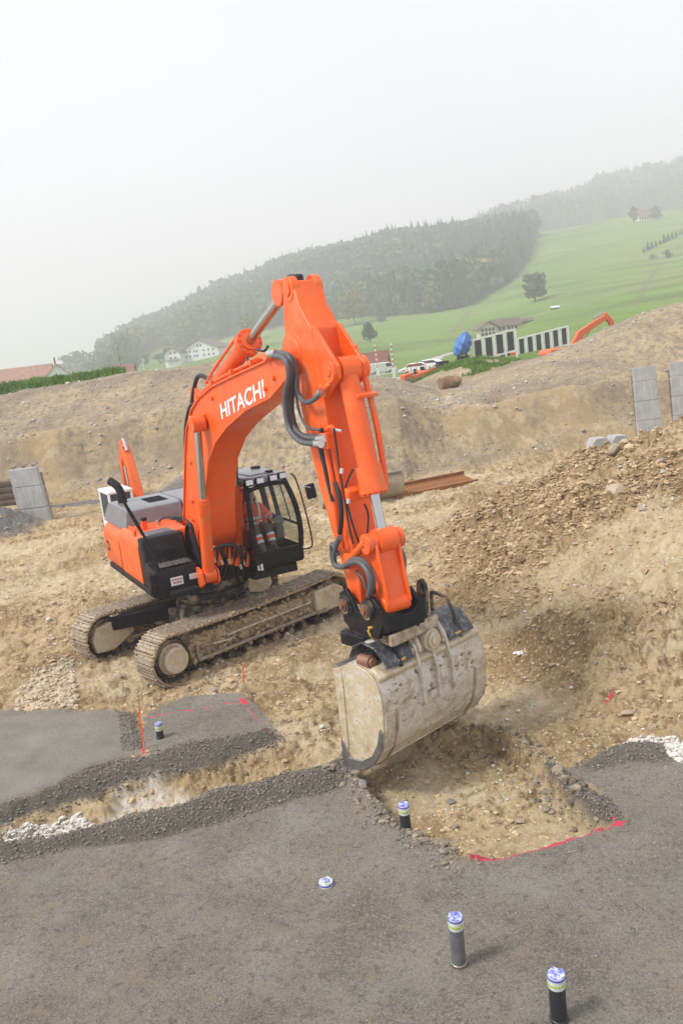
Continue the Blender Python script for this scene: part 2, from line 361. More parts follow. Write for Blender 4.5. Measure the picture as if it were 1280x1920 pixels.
def near(X,Y,detail=True):
    z=np.zeros_like(X); t=X/np.maximum(Y,1)
    # low clay bank at the left behind the machine
    wob=fbm(X,Y,3,3,21)
    bank=ss(18.6,20.6,Y+wob*.8+.35*(X+8))*(1-ss(-5.6,-4.2,X+wob*.5)); z=z+.42*bank
    # rutted haul road
    rut=ss(22,24,Y)*(1-ss(32,35,Y))*(1-ss(-5,0,X)); z=z+rut*.10*np.sin((Y-.12*X)*5.0+wob*1.5)
    hp,hd=heap(X,Y); z=z+hp
    # grey stockpile at far left
    g=np.hypot((X+14.4)/3.4,(Y-31.0)/3.0); z=z+1.5*np.clip(1-g,0,1)**.8
    # cut bank at the back
    yb=col_interp(X,Y,[36.6,36.6,36.6,36.8,36.4,35,32.2,31.6,32,33,33.5,34.5,35,35.5,36,36])+fbm(X,Y,4,3,31)*.7
    zl=col_interp(X,Y,[3.2,3.2,3.3,3.4,3.4,3.4,3.3,3.16,3.0,2.2,2.3,2.6,2.6,2.5,2.5,2.5])+fbm(X,Y,5,2,33)*.15
    wl=col_interp(X,Y,[2.6,2.6,2.6,2.6,2.6,3,3.8,4,4,4,3.5,3,2.6,2.4,2.4,2.4])
    zc=col_interp(X,Y,[5.0,5.0,4.98,5.2,5.46,5.35,4.8,4.26,3.2,2.3,2.36,3.0,3.9,5.13,5.7,5.8])+fbm(X,Y,6,3,35)*.12
    yc=col_interp(X,Y,[49,49,49,49,49,48,46,46,44.5,46,48,48,48,48,48,48])
    a=np.clip((Y-yb)/wl,0,1); prof=zl*(.62*a**1.0+.38*ss(.55,1,a))
    prof=prof-.18*ss(0,.2,(Y-yb-wl)/1.2)*(1-ss(.2,2.0,(Y-yb-wl)/1.2))
    b=np.clip((Y-yb-wl-1.3)/(yc-yb-wl-1.3),0,1); prof=prof+(zc-zl)*np.sin(b*PI/2)**1.1
    z=np.maximum(z,prof+.0) if False else np.where(Y>yb-.01,np.maximum(z*(1-ss(0,2,Y-yb)),0)+prof,z)
    # gullies and slumps on the bank
    wall=ss(0,1.5,Y-yb)*(1-ss(47,50,Y))
    z=z+wall*(fbm(X,Y*.6,2.6,4,41)*.42+billow(X,Y,.9,3,43)*.12)
    # notch (dark hollow) in the bank near the drain
    z=z-1.0*np.exp(-(((X-7.9)/.55)**2+((Y-39.2)/.8)**2))
    # grassy hump of topsoil on the terrace
    z=z+1.15*np.exp(-(((X-10.3)/3.6)**2+((Y-63)/5)**2)**1.3)
    fz=far(X,np.maximum(Y,58)); k=ss(52,64,Y+0*X); z=z*(1-k)+(fz+1.15*np.exp(-(((X-10.3)/3.6)**2+((Y-63)/5)**2)**1.3))*k
    return z,yb,hd
def terrain(X,Y):
    """height and zone masks"""
    X=np.asarray(X,float);Y=np.asarray(Y,float)
    z,yb,hd=near(X,Y); nr=(Y<34)
    e=fbm(X,Y,.55,4,51)*.10+fbm(X,Y,.12,2,52)*.03
    dA=polyd(X,Y,PAD_A)+e; dB=polyd(X,Y,PAD_B)+e; dC=polyd(X,Y,PAD_C)+e
    pad=ss(-.03,.05,np.maximum(np.maximum(dA,dB),dC))
    e2=e+fbm(X,Y,.9,3,53)*.16; dBU=polyd(X,Y,BERM_U)+e2;dBL=polyd(X,Y,BERM_L)+e2;dBR=polyd(X,Y,BERM_R)+e;dE=polyd(X,Y,EDGE_R)+e;dR=polyd(X,Y,RIDGE)+e*.6
    wet=np.maximum.reduce([ss(-.05,.05,dBU),ss(-.05,.05,dBL),ss(-.05,.06,dBR),.8*ss(-.05,.05,dE),.55*ss(-.03,.03,dR)])
    dP=polyd(X,Y,PIT)+fbm(X,Y,.3,3,55)*.05; pit=ss(-.02,.10,dP)
    dCh=polyd(X,Y,CHANNEL)+e; ch=ss(-.1,.25,dCh)
    gravel=np.maximum(pad,wet)*(1-pit)
    # heights
    z=z+gravel*.10*(1-ss(33,35,Y))
    for d,h in((dBU,.13),(dBL,.12),(dBR,.16),(dE,.07),(dR,.05)): z=z+h*ss(0,.28,d)*(.7+.5*fbm(X,Y,.8,2,57))
    z=z-.22*ch*(1-gravel)
    z=z-.20*pit
    rim=lined(X,Y,PIT[0:5]); rim2=lined(X,Y,PIT[8:13])
    crumb=np.maximum(np.exp(-(rim/.16)**2),np.exp(-(rim2/.14)**2))*(1-pit)
    z=z+crumb*.06*(1+1.2*billow(X,Y,.13,2,58))
    # rough patch left by the tracks in front of the machine (shallow step)
    step=GP([(540,1235),(575,1290),(610,1330),(630,1370),(900,1300),(900,1250),(700,1230)])
    dS=polyd(X,Y,step)+e; z=z-.10*ss(-.1,.1,dS)
    clay=(1-gravel)*(Y<36)
    fade=1-ss(24,34,Y)
    hz=ss(.0,1.5,hd)
    cl=billow(X,Y,.34,4,61)
    rough=.35+.65*ss(-.15,.35,fbm(X,Y,2.2,3,63)); dark=ss(.02,.32,fbm(X,Y,3.0,3,64)+.9*np.exp(-((X-3.3)/2.2)**2-((Y-19.5)/3.6)**2)+.06*ss(2.0,3.2,X)*ss(13,16,Y)+.55*ss(20,22,Y)*ss(2.5,4,X)*(1-ss(26,28,Y)))
    pale=ss(.0,.3,-fbm(X,Y,2.2,3,63)-.04)*.8
    for (px_,py_,rx_,ry_) in ((2.25,12.4,.9,.9),(-11.5,27,3.5,1.5),(-.9,15.0,.5,.5),(5.6,14.5,1.5,1.6),(1.5,30,2.5,1.2),(-.6,17.2,.5,.6)): pale=np.maximum(pale,ss(.1,.8,1.3-np.hypot((X-px_)/rx_,(Y-py_)/ry_)+e*3))
    pale=pale*(1-dark*hz)
    rough=np.maximum(rough,dark*hz)*(1-.6*pale)
    amp=(.08+.19*hz*rough)*(1-.55*pit)
    z=z+clay*(amp*cl*2.0+ .05*billow(X,Y,.12,2,65)*rough+hz*.22*fbm(X,Y,1.5,3,66)+hz*rough*.10*fbm(X*1.4,Y*.7,.5,3,68))
    z=z+clay*hz*.16*(np.abs(fbm(X*.9+Y*.45,(Y*.9-X*.45)*.30,.75,3,69))-.15)*(1-.5*rough)
    # shallow caterpillar scars parallel to the tracks
    z=z+clay*(1-hz)*(.085*fbm((X*.85-Y*.5),(X*.5+Y*.85)*.2,.42,4,67))+pit*.05*fbm(X*.3+Y*.1,Y-X*.25,.22,4,77)
    z=z+gravel*(.012*fbm(X,Y,.35,4,70)+.022*fbm(X,Y,1.6,3,71)+.010*ss(.1,.5,fbm(X,Y,.22,3,73))*ss(-.1,.3,fbm(X,Y,1.1,2,74))+.02*billow(X,Y,.06,2,72)*np.clip(wet+.2,0,1))
    wh=np.maximum.reduce([w_*ss(-.05,.08,polyd(X,Y,p)+e) for p,w_ in zip(WHITE_GRAVEL,(.9,1,.45))])
    chalk=ss(-.2,.08,polyd(X,Y,CHALK)+e*2)
    upper=ss(0,1.2,Y-yb)
    meadow=ss(60,68,Y+fbm(X,Y,5,3,81)*3)
    lt=X/np.maximum(Y,1)
    strip=ss(49.2,50.4,Y+fbm(X,Y,1.2,3,82)*.6)*(1-ss(-.24,-.225,lt)); 
    z=z+strip*(.12+.28*(1-ss(-.36,-.24,lt)))*(1-ss(55,60,Y))
    hump=np.exp(-(((X-10.3)/3.2)**2+((Y-62)/4.5)**2)**1.3)*ss(-.05,.35,fbm(X,Y,1.3,3,83)+.1)
    grass=np.maximum(np.maximum(meadow,strip),hump)
    return z,dict(gravel=gravel,wet=wet*(1-pit),wh=wh,chalk=chalk,upper=upper,grass=grass,dark=dark*hz*(Y<34),pit=pit,hd=hd,yb=yb,pale=pale*(Y<34))
def ground_at(px,py,y0=4.,y1=1500.):
    """where the line of sight meets the terrain"""
    r=ray(px,py); r=r/r[1]; Ys=np.exp(np.linspace(math.log(y0),math.log(y1),1600))
    P=C0+r*Ys[:,None]; h=np.where(Ys<66,near(P[:,0],np.minimum(P[:,1],66))[0],far(P[:,0],P[:,1]))
    k=np.argmax(P[:,2]<h)
    if not (P[:,2]<h).any(): k=len(Ys)-1
    return P[k]
def hz_at(X,Y):
    X=np.atleast_1d(np.asarray(X,float));Y=np.atleast_1d(np.asarray(Y,float)); return terrain(X,Y)[0]
# near sheet: rows denser where the sheet is steep
def rows(segs):
    out=[]
    for a,b,n in segs: out+=list(np.exp(np.linspace(math.log(a),math.log(b),n,endpoint=False)))
    out.append(segs[-1][1]); return np.array(out)
YR_=rows([(2.2,5,50),(5,16,480),(16,31,270),(31,52,260),(52,72,60)])
TT=np.concatenate([np.linspace(-.95,-.47,50,endpoint=False),np.linspace(-.47,.47,860),np.linspace(.47,.95,51)[1:]])
Yg=np.repeat(YR_,len(TT)).reshape(len(YR_),len(TT)); Xg=Yg*TT[None,:]
Zg,MK=terrain(Xg,Yg)
# colour masks as attributes
print('terrain verts',Zg.size)
def grid_faces(nr_,nc):
    i=np.arange(nr_-1)[:,None]*nc+np.arange(nc-1)[None,:]
    return np.stack([i,i+1,i+nc+1,i+nc],-1).reshape(-1,4)
PINK=[(GP([(888,1637),(950,1621),(1040,1597),(1110,1572),(1168,1555)]),.030),
      (GP([(1150,1548),(1164,1562)]),.022),
      (GP([(455,1323),(462,1329)]),.05),(GP([(269,1405),(272,1425)]),.03),(GP([(497,1382),(501,1379)]),.02),
      (GP([(1136,1337),(1150,1334)]),.022),(GP([(280,1356),(320,1348)]),.010),(GP([(333,1347),(365,1342)]),.010),(GP([(382,1339),(402,1335)]),.012),(GP([(420,1331),(450,1327)]),.010),(GP([(463,1332),(485,1362)]),.006),(GP([(718,1505),(726,1520)]),.03)]
pk=np.zeros_like(Zg)
sel=(Yg<16)
xs,ys=Xg[sel],Yg[sel]; v=np.zeros(xs.shape)
for L,w in PINK: v=np.maximum(v,1-ss(w*.7,w*1.25,lined(xs,ys,L)+fbm(xs,ys,.05,2,90)*w*.5))
pk[sel]=v
def set_attr(o,name,a,b,c,d):
    at=o.data.color_attributes.new(name,'FLOAT_COLOR','POINT'); n=a.size
    at.data.foreach_set('color',np.stack([a.ravel(),b.ravel(),c.ravel(),d.ravel()],-1).astype(np.float32).ravel())

class N:
    """tiny node-graph helper"""
    def __init__(s,name):
        s.M=bpy.data.materials.new(name); s.M.use_nodes=True; s.t=s.M.node_tree; s.b=s.t.nodes['Principled BSDF']; s.tc=s.t.nodes.new('ShaderNodeTexCoord')
    def noise(s,scale,detail=4,rough=.55,vec=None,out=0):
        n=s.t.nodes.new('ShaderNodeTexNoise'); n.inputs['Scale'].default_value=scale; n.inputs['Detail'].default_value=detail; n.inputs['Roughness'].default_value=rough
        s.t.links.new(vec or s.tc.outputs['Object'],n.inputs['Vector']); return n.outputs[out]
    def vor(s,scale,out='Distance',vec=None,rnd=1):
        n=s.t.nodes.new('ShaderNodeTexVoronoi'); n.inputs['Scale'].default_value=scale; n.inputs['Randomness'].default_value=rnd
        s.t.links.new(vec or s.tc.outputs['Object'],n.inputs['Vector']); return n.outputs[out]
    def ramp(s,x,stops):
        n=s.t.nodes.new('ShaderNodeValToRGB'); e=n.color_ramp.elements
        while len(e)<len(stops): e.new(.5)
        for k,(p,c) in enumerate(stops): e[k].position=p; e[k].color=(*c,1) if len(c)==3 else c
        s.t.links.new(x,n.inputs[0]); return n.outputs[0]
    def mix(s,f,a,b,mode='MIX'):
        n=s.t.nodes.new('ShaderNodeMix'); n.data_type='RGBA'; n.blend_type=mode
        for sock,v in((n.inputs[0],f),(n.inputs[6],a),(n.inputs[7],b)):
            if isinstance(v,(int,float)): sock.default_value=v
            elif isinstance(v,tuple): sock.default_value=(*v,1)
            else: s.t.links.new(v,sock)
        return n.outputs[2]
    def math(s,op,a,b=0.,c=None,clamp=False):
        n=s.t.nodes.new('ShaderNodeMath'); n.operation=op; n.use_clamp=clamp
        for k,v in enumerate((a,b,c)):
            if v is None: continue
            if isinstance(v,(int,float)): n.inputs[k].default_value=v
            else: s.t.links.new(v,n.inputs[k])
        return n.outputs[0]
    def attr(s,name):
        n=s.t.nodes.new('ShaderNodeAttribute'); n.attribute_name=name
        q=s.t.nodes.new('ShaderNodeSeparateColor'); s.t.links.new(n.outputs['Color'],q.inputs[0]); return [q.outputs[0],q.outputs[1],q.outputs[2],n.outputs['Alpha']]
    def bump(s,hts,dist):
        n=s.t.nodes.new('ShaderNodeBump'); n.inputs['Distance'].default_value=dist; n.inputs['Strength'].default_value=1
        s.t.links.new(hts,n.inputs['Height']); s.t.links.new(n.outputs[0],s.b.inputs['Normal']); return n
    def base(s,c): s.t.links.new(c,s.b.inputs['Base Color'])
g=N('site_ground'); A=g.attr('za'); B=g.attr('zb'); D=g.attr('zd')
cl=g.ramp(g.noise(.55,7,.62),[(.32,(.26,.17,.075)),(.44,(.45,.32,.16)),(.56,(.58,.44,.25)),(.72,(.72,.61,.42))])
cl=g.mix(g.ramp(g.noise(5,5,.7),[(.46,(0,0,0)),(.62,(1,1,1))]),cl,(.24,.155,.075))
cl=g.mix(g.ramp(g.noise(16,4,.7),[(.52,(0,0,0)),(.66,(1,1,1))]),cl,(.62,.52,.37))
cl=g.mix(g.math('MULTIPLY',D[0],.75),cl,g.ramp(g.noise(7,5,.65),[(.35,(.19,.12,.058)),(.65,(.46,.325,.175))]))
cl=g.mix(g.math('MULTIPLY',D[3],.62),cl,g.ramp(g.noise(4,6,.7),[(.35,(.54,.41,.23)),(.65,(.80,.69,.49))]))
up=g.ramp(g.noise(.28,7,.66),[(.32,(.24,.18,.12)),(.45,(.36,.28,.185)),(.58,(.48,.37,.22)),(.72,(.60,.50,.35))])
up=g.mix(g.ramp(g.noise(3.2,6,.75),[(.45,(0,0,0)),(.62,(1,1,1))]),up,(.255,.205,.15))
sp=g.ramp(g.noise(9,3,.8),[(.60,(0,0,0)),(.70,(1,1,1))])
up=g.mix(g.math('MULTIPLY',sp,.7),up,(.56,.53,.47))
col=g.mix(B[0],cl,up)
col=g.mix(g.math('MULTIPLY',B[2],.8),col,g.ramp(g.noise(1.3,6,.7),[(.35,(.52,.38,.20)),(.5,(.42,.31,.18)),(.62,(.58,.47,.31))]))
gr=g.ramp(g.noise(1.1,5,.6),[(.3,(.195,.172,.138)),(.5,(.265,.237,.196)),(.72,(.36,.328,.277))])
gv=g.ramp(g.vor(60,'Color'),[(.0,(.55,.55,.55)),(.5,(.95,.95,.95)),(1,(1.5,1.45,1.38))])
gr=g.mix(.45,gr,gv,'MULTIPLY')
gr=g.mix(g.ramp(g.noise(42,4,.8),[(.50,(0,0,0)),(.62,(.9,.9,.9))]),gr,(.40,.37,.315))
gr=g.mix(g.ramp(g.noise(55,3,.8),[(.54,(0,0,0)),(.64,(.8,.8,.8))]),gr,(.075,.068,.057))
gr=g.mix(g.ramp(g.noise(3.2,7,.75),[(.53,(0,0,0)),(.64,(.75,.75,.75))]),gr,(.33,.27,.185))
gr=g.mix(g.ramp(g.noise(.7,6,.7),[(.50,(0,0,0)),(.68,(.6,.6,.6))]),gr,(.33,.315,.28))
gr=g.mix(g.ramp(g.noise(9,6,.8),[(.53,(0,0,0)),(.63,(.65,.65,.65))]),gr,(.11,.098,.08))
gr=g.mix(g.math('MULTIPLY',A[1],.8),gr,g.ramp(g.noise(28,4,.8),[(.35,(.075,.065,.052)),(.65,(.18,.16,.13))]))
gr=g.mix(D[1],gr,g.ramp(g.noise(1.6,5),[(.3,(.24,.225,.20)),(.7,(.34,.325,.295))]))
col=g.mix(A[0],col,gr)
col=g.mix(g.math('MULTIPLY',A[2],.85),col,g.ramp(g.vor(22,'Color'),[(0,(.33,.30,.25)),(1,(.72,.70,.66))]))
col=g.mix(g.math('MULTIPLY',A[3],.8),col,g.ramp(g.noise(6,5,.7),[(.35,(.60,.50,.34)),(.55,(.82,.78,.69))]))
gs=g.ramp(g.noise(2.2,5,.7),[(.3,(.045,.10,.012)),(.55,(.085,.17,.022)),(.75,(.13,.19,.04))])
col=g.mix(B[1],col,gs)
col=g.mix(g.math('MULTIPLY',B[3],g.ramp(g.noise(60,2),[(.3,(.45,.45,.45)),(.5,(1,1,1))]),clamp=True),col,(.86,.055,.12))
g.base(col); g.b.inputs['Specular IOR Level'].default_value=.25
g.t.links.new(g.math('SUBTRACT',.92,g.math('MULTIPLY',A[3],.35)),g.b.inputs['Roughness'])
bh=g.math('ADD',g.noise(17,8,.78),g.math('MULTIPLY',g.noise(80,4,.75),.45))
g.bump(bh,.05)
gnd=npmesh('ground',np.stack([Xg,Yg,Zg],-1).reshape(-1,3),grid_faces(*Zg.shape),g.M)
tag(gnd,'excavated clay and gravel ground of the building site','ground',kind='structure')
ochre=ss(-.15,.25,fbm(Xg,Yg,3.2,3,95))*MK['upper']*(1-ss(0,.5,Yg-MK['yb']-3.6))
set_attr(gnd,'za',MK['gravel'],MK['wet'],MK['wh'],MK['chalk'])
# a drain-side road of grey gravel in front of the cut bank and the grey stockpile
road=np.maximum((1-ss(-5.5,-4.5,Xg))*ss(34.2,34.8,Yg+.05*Xg)*(1-ss(36.2,36.8,Yg)),ss(.05,.3,1.12-np.hypot((Xg+14.4)/3.5,(Yg-31.0)/3.2)))
set_attr(gnd,'zb',MK['upper'],MK['grass'],ochre,pk)
padB=ss(.05,.35,polyd(Xg,Yg,PAD_B))*(1-MK['wet'])
set_attr(gnd,'zd',MK['dark'],padB*.8,road,MK['pale'])
col2=g.mix(D[2],col,g.ramp(g.noise(12,5,.7),[(.35,(.13,.125,.115)),(.65,(.26,.25,.235))])); g.base(col2)

# far sheet
YF=np.exp(np.linspace(math.log(66),math.log(2200),330)); TF=np.linspace(-1.15,1.15,620)
Yf=np.repeat(YF,len(TF)).reshape(len(YF),len(TF)); Xf=Yf*TF[None,:]; Zf=far(Xf,Yf)-ss(74,68,Yf)*0
Zf=Zf-.25*(1-ss(68,74,Yf))
h=N('meadow_grass'); A2=h.attr('za')
mc=h.ramp(h.noise(.012,6,.6),[(.3,(.12,.225,.035)),(.5,(.17,.285,.05)),(.68,(.24,.30,.09))])
mc=h.mix(h.ramp(h.noise(.05,5,.65),[(.45,(0,0,0)),(.7,(1,1,1))]),mc,(.19,.20,.07))
vm=h.t.nodes.new('ShaderNodeMapping'); vm.inputs['Scale'].default_value=(.012,.02,.35); h.t.links.new(h.tc.outputs['Object'],vm.inputs[0])
mc=h.mix(h.ramp(h.noise(1.0,3,.5,vm.outputs[0]),[(.5,(0,0,0)),(.62,(.6,.6,.6))]),mc,(.09,.14,.035))
mc=h.mix(h.ramp(h.noise(.6,4,.7),[(.5,(0,0,0)),(.7,(.7,.7,.7))]),mc,(.085,.15,.03))
mc=h.mix(A2[0],mc,(.05,.06,.03)); mc=h.mix(A2[1],mc,(.45,.44,.42)); mc=h.mix(A2[2],mc,(.17,.16,.10))
h.base(mc); h.b.inputs['Roughness'].default_value=.95; h.b.inputs['Specular IOR Level'].default_value=.15
h.bump(h.noise(1.2,5,.7),.35)
mead=npmesh('meadow',np.stack([Xf,Yf,Zf],-1).reshape(-1,3),grid_faces(*Zf.shape),h.M)
tag(mead,'green sloping meadows and hills','meadow',kind='structure')
# ------------------------------------------------------------------ forest and trees
def leafmat(name,c1,c2,c3):
    k=N(name); a=k.attr('tint'); c=k.mix(a[0],c1,c2); c=k.mix(a[1],c,c3)
    c=k.mix(k.ramp(k.noise(.55,3,.6),[(.4,(0,0,0)),(.62,(.5,.5,.5))]),c,tuple(x*.55 for x in c1))
    k.base(c); k.b.inputs['Roughness'].default_value=.85; k.b.inputs['Specular IOR Level'].default_value=.2
    return k.M
M['leaf']=leafmat('tree_foliage',(.035,.080,.040),(.12,.21,.075),(.28,.23,.06))
M['conifer']=leafmat('conifer_needles',(.020,.058,.040),(.05,.125,.070),(.09,.14,.05))
M['bark']=mat('bark',(.075,.055,.04),.9,var=.3,vscale=4)
def conifer(h,seed,tiers=7,nb=8):
    r=np.random.RandomState(seed); V=[];Fc=[]
    for i in range(tiers):
        k=i/(tiers-1); z=h*(.05+.80*k); R=h*.19*(1-k)**.75*(.85+.3*r.rand())+.018*h; top=z+h*(.27-.09*k); a0=r.rand()*6
        o=len(V); V.append((0,0,min(top,h)))
        for b in range(2*nb):
            a=a0+PI*b/nb; q=R*(1.15+.3*r.rand() if b%2 else .55+.15*r.rand()); V.append((q*math.cos(a),q*math.sin(a),z-(.03*h*r.rand()+.015*h if b%2 else -.03*h)))
        Fc+=[(o,o+1+b,o+1+(b+1)%(2*nb)) for b in range(2*nb)]
    return np.array(V),np.array(Fc)
def crown(h,rw,seed,n=230,leaf=.9,base=.28,lobes=7):
    r=np.random.RandomState(seed); V=[];Fc=[]
    L=[]
    for i in range(lobes):
        a=r.rand()*2*PI; q=r.rand()**.6*.55
        L.append((math.cos(a)*rw*q,math.sin(a)*rw*q,h*(base+.12+(.78-base)*r.rand()),rw*(.38+.25*r.rand())))
    L.append((0,0,h*.80,rw*.45)); L.append((0,0,h*.55,rw*.62))
    for i in range(n):
        c=L[r.randint(len(L))]; d=r.randn(3); d/=np.linalg.norm(d); q=c[3]*(.55+.5*r.rand()**.5)
        p=np.array(c[:3])+d*q*np.array([1,1,.82 if rw/h<.5 else .5]); p[2]=p[2] if p[2]>h*base*.75 else h*base*.75+r.rand()*h*.18
        if p[2]>h: p[2]=h-r.rand()*.12*h
        nrm=d*.8+r.randn(3)*.5; nrm/=np.linalg.norm(nrm); u=np.cross(nrm,r.randn(3)); u/=np.linalg.norm(u); w=np.cross(nrm,u)
        s=leaf*(.6+.8*r.rand()); o=len(V)
        V+=[p-u*s-w*s*.5,p+u*s*.3-w*s*.9,p+u*s+w*s*.3,p-u*s*.2+w*s]; Fc+=[(o,o+1,o+2),(o,o+2,o+3)]
    return np.array(V),np.array(Fc)
def set_tint(me,a):
    at=me.color_attributes.new('tint','FLOAT_COLOR','POINT'); at.data.foreach_set('color',a.astype(np.float32).ravel())
CON=[conifer(1,s) for s in range(5)]; BRO=[crown(1,.34,s+50,170,.075) for s in range(5)]
edge_px=[(236,690),(262,672),(300,652),(345,645),(420,632),(500,618),(560,606),(640,598),(700,593),(760,590),(820,586),(860,578),(895,563),(930,545),(958,525),(975,505),(995,470),(1006,445)]
edge=[ground_at(x,y,220.) for x,y in edge_px]
FOR=[(p[0],p[1]) for p in edge]+[(DY(1015,500,900)[0],900),(DY(560,500,940)[0],940),(DY(182,640,900)[0],900),(DY(184,640,700)[0],700)]
at_forest=ss(-6,2,polyd(Xf,Yf,FOR))
tr=[]
x0,x1=min(p[0] for p in FOR),max(p[0] for p in FOR); y0,y1=min(p[1] for p in FOR),max(p[1] for p in FOR)
gx,gy=np.meshgrid(np.arange(x0,x1,7.4),np.arange(y0,y1,7.8)); gx=gx+RS.uniform(-3,3,gx.shape); gy=gy+RS.uniform(-3,3,gy.shape)
d=polyd(gx,gy,FOR); ok=d>1.5
fx,fy,fd=gx[ok],gy[ok],d[ok]; fz=far(fx,fy)
mixn=fbm(fx,fy,60,2,7)
# fog ridge behind
RG=[(DY(905,400,1000)[0],1000),(DY(1500,400,930)[0],1010),(DY(1500,300,1700)[0],1700),(DY(880,400,1700)[0],1700)]
gx,gy=np.meshgrid(np.arange(RG[0][0],RG[1][0]+300,13.),np.arange(1000,1500,14.)); gx=gx+RS.uniform(-5,5,gx.shape); gy=gy+RS.uniform(-5,5,gy.shape)
ok=polyd(gx,gy,RG)>0; rx,ry=gx[ok],gy[ok]; rz=far(rx,ry)
def mass(name,X,Y,Z,kinds,hs,label):
    VC,FC,TC_,KM=[],[],[],[]; o=0
    for i in range(len(X)):
        k=kinds[i]; V,Fc=(CON if k==0 else BRO)[i%5]; a=i*2.4; c,s=math.cos(a),math.sin(a); hgt=hs[i]; w=hgt*(1.0 if k==0 else 1.15)
        P=np.stack([(V[:,0]*c-V[:,1]*s)*w+X[i],(V[:,0]*s+V[:,1]*c)*w+Y[i],V[:,2]*hgt+Z[i]-.6],-1)
        VC.append(P); FC.append(Fc+o); o+=len(P); KM.append(np.full(len(Fc),k))
        t=RS.rand(); u=1.0*(RS.rand()<.10)*RS.rand(); TC_.append(np.tile([t,u,0,1],(len(P),1)))
    me=npmesh(name,np.concatenate(VC),np.concatenate(FC),[M['conifer'],M['leaf']],False)
    me.data.polygons.foreach_set('material_index',np.concatenate(KM).astype(np.int32)); set_tint(me.data,np.concatenate(TC_))
    return tag(me,label,'forest',kind='stuff')
edgeI=[i for i in range(len(fx)) if fd[i]<9 and fx[i]/fy[i]>-.1]
edgeI=sorted(edgeI,key=lambda i:fy[i])[:40]
rest=np.array([i for i in range(len(fx)) if i not in set(edgeI)])
kin=(mixn[rest]+RS.uniform(-.5,.5,len(rest))>-.16).astype(int)
mass('forest',fx[rest],fy[rest],fz[rest],kin,np.where(kin==0,RS.uniform(19,27,len(rest)),RS.uniform(16,22,len(rest)))*np.clip(1.05+.9*(fx[rest]/fy[rest]+.1),.75,1),'dark mixed spruce and beech forest on the misty hillside')
kr=(RS.rand(len(rx))>.85).astype(int)
mass('forest',rx,ry,rz,kr,RS.uniform(24,36,len(rx)),'fog shrouded spruce forest along the upper ridge')
LM={}
def tree_mesh(kind,h,rw,seed,n,leaf,base,tint):
    key=(kind,round(h),round(rw,1),seed,tint)
    if key not in LM:
        V,Fc=(conifer(h,seed,13,9) if kind=='conifer' else crown(h,rw,seed,n,leaf,base))
        me=bpy.data.meshes.new('crown'); me.from_pydata(V.tolist(),[],Fc.tolist()); me.materials.append(M['conifer' if kind=='conifer' else 'leaf'])
        r=np.random.RandomState(seed); c=np.tile([tint[0],tint[1],0,1],(len(V),1)).astype(float); q=np.repeat(r.rand(len(V)//4+1),4)[:len(V)]; c[:,0]=np.clip(c[:,0]+(q-.5)*.7,0,1); set_tint(me,c); LM[key]=me
        k=MB(); hh=h*(.5 if kind!='conifer' else .9); k.cyl((0,0,-.5),(0,0,hh),h*.022+.05,8,h*.008+.02)
        if kind!='conifer':
            for j in range(6):
                a=j*1.05+seed; z=h*(base+.02+.05*j); k.cyl((0,0,z),(math.cos(a)*rw*.6,math.sin(a)*rw*.6,z+h*.22),h*.010,5,.02)
        t=k.mesh('trunk'); t.materials.append(M['bark']); LM[key+('t',)]=t
    return LM[key],LM[key+('t',)]
def tree(px,py,hpx,label,kind='broad',ratio=.38,seed=1,tint=(.5,0),n=700,leaf=.42,base=.2,group=None,pos=None,name=None,cat='tree',y0_=100.):
    P=ground_at(px,py,y0_) if pos is None else pos
    h=hpx*((P-C0)@Fv)/FPX if hpx>0 else -hpx
    c,t=tree_mesh(kind,h,h*ratio,seed,n,leaf*h/9,base,tint)
    o=thing(name or ('spruce_tree' if kind=='conifer' else 'broadleaf_tree'),label,cat,tuple(P),seed*1.3,group)
    link('crown',c,o); link('trunk',t,o); return o
for j,i in enumerate(edgeI):
    kd='conifer' if j%3==1 else 'broad'
    h=RS.uniform(12,17) if kd=='broad' else RS.uniform(19,25)
    tree(0,0,-h,('tall dark spruce' if kd=='conifer' else 'leafy broadleaf tree')+' at the lower edge of the hillside forest',kd,.36,3+(j%4),(.35+.2*(j%3),.0 if j%7 else .5),420,.62,.06,'trees along the lower forest edge',pos=np.array([fx[i],fy[i],fz[i]-.5]))
tree(665,609,66,'yellowish broadleaf tree standing alone in front of the forest','broad',.50,31,(1,.85),1300,.42,.14)
tree(694,643,37,'small dark green tree alone on the meadow above the red roofed barn','broad',.42,32,(.35,.0),700,.45,.18)
tree(1002,566,52,'dark rounded bush clump alone on the green slope','broad',.66,36,(.25,.05),1300,.42,.03,name='bush',cat='bush')
tree(612,604,46,'yellow green tree right behind the tip of the excavator arm','broad',.48,34,(.8,.3),700,.45,.1)
tree(468,640,52,'yellow tinged tree between the arm cylinder and the forest','broad',.42,35,(.8,.5),700,.45,.1)
tree(716,604,40,'young spruce next to the lone yellowish tree','conifer',.3,36,(.8,.2))
tree(344,655,55,'large pale green tree behind the white farmhouse','broad',.55,37,(.95,.35),800,.45,.05)
tree(398,640,52,'dense green tree filling the wood edge right of the white farmhouse','broad',.55,38,(.7,.2),800,.45,.05)
tree(335,672,24,'small bright green tree by the corner of the white farmhouse','broad',.42,39,(.9,.1),400,.6,.1)
tree(299,681,18,'low dark bush left of the white farmhouse','broad',.75,40,(.2,.0),400,.6,.02,name='bush',cat='bush')
tree(314,676,24,'reddish dark tree against the side of the white farmhouse','broad',.45,41,(.1,.6),400,.6,.06)
tree(272,684,22,'round dark tree standing low by the telegraph mast','broad',.5,42,(.5,.1),400,.6,.05)
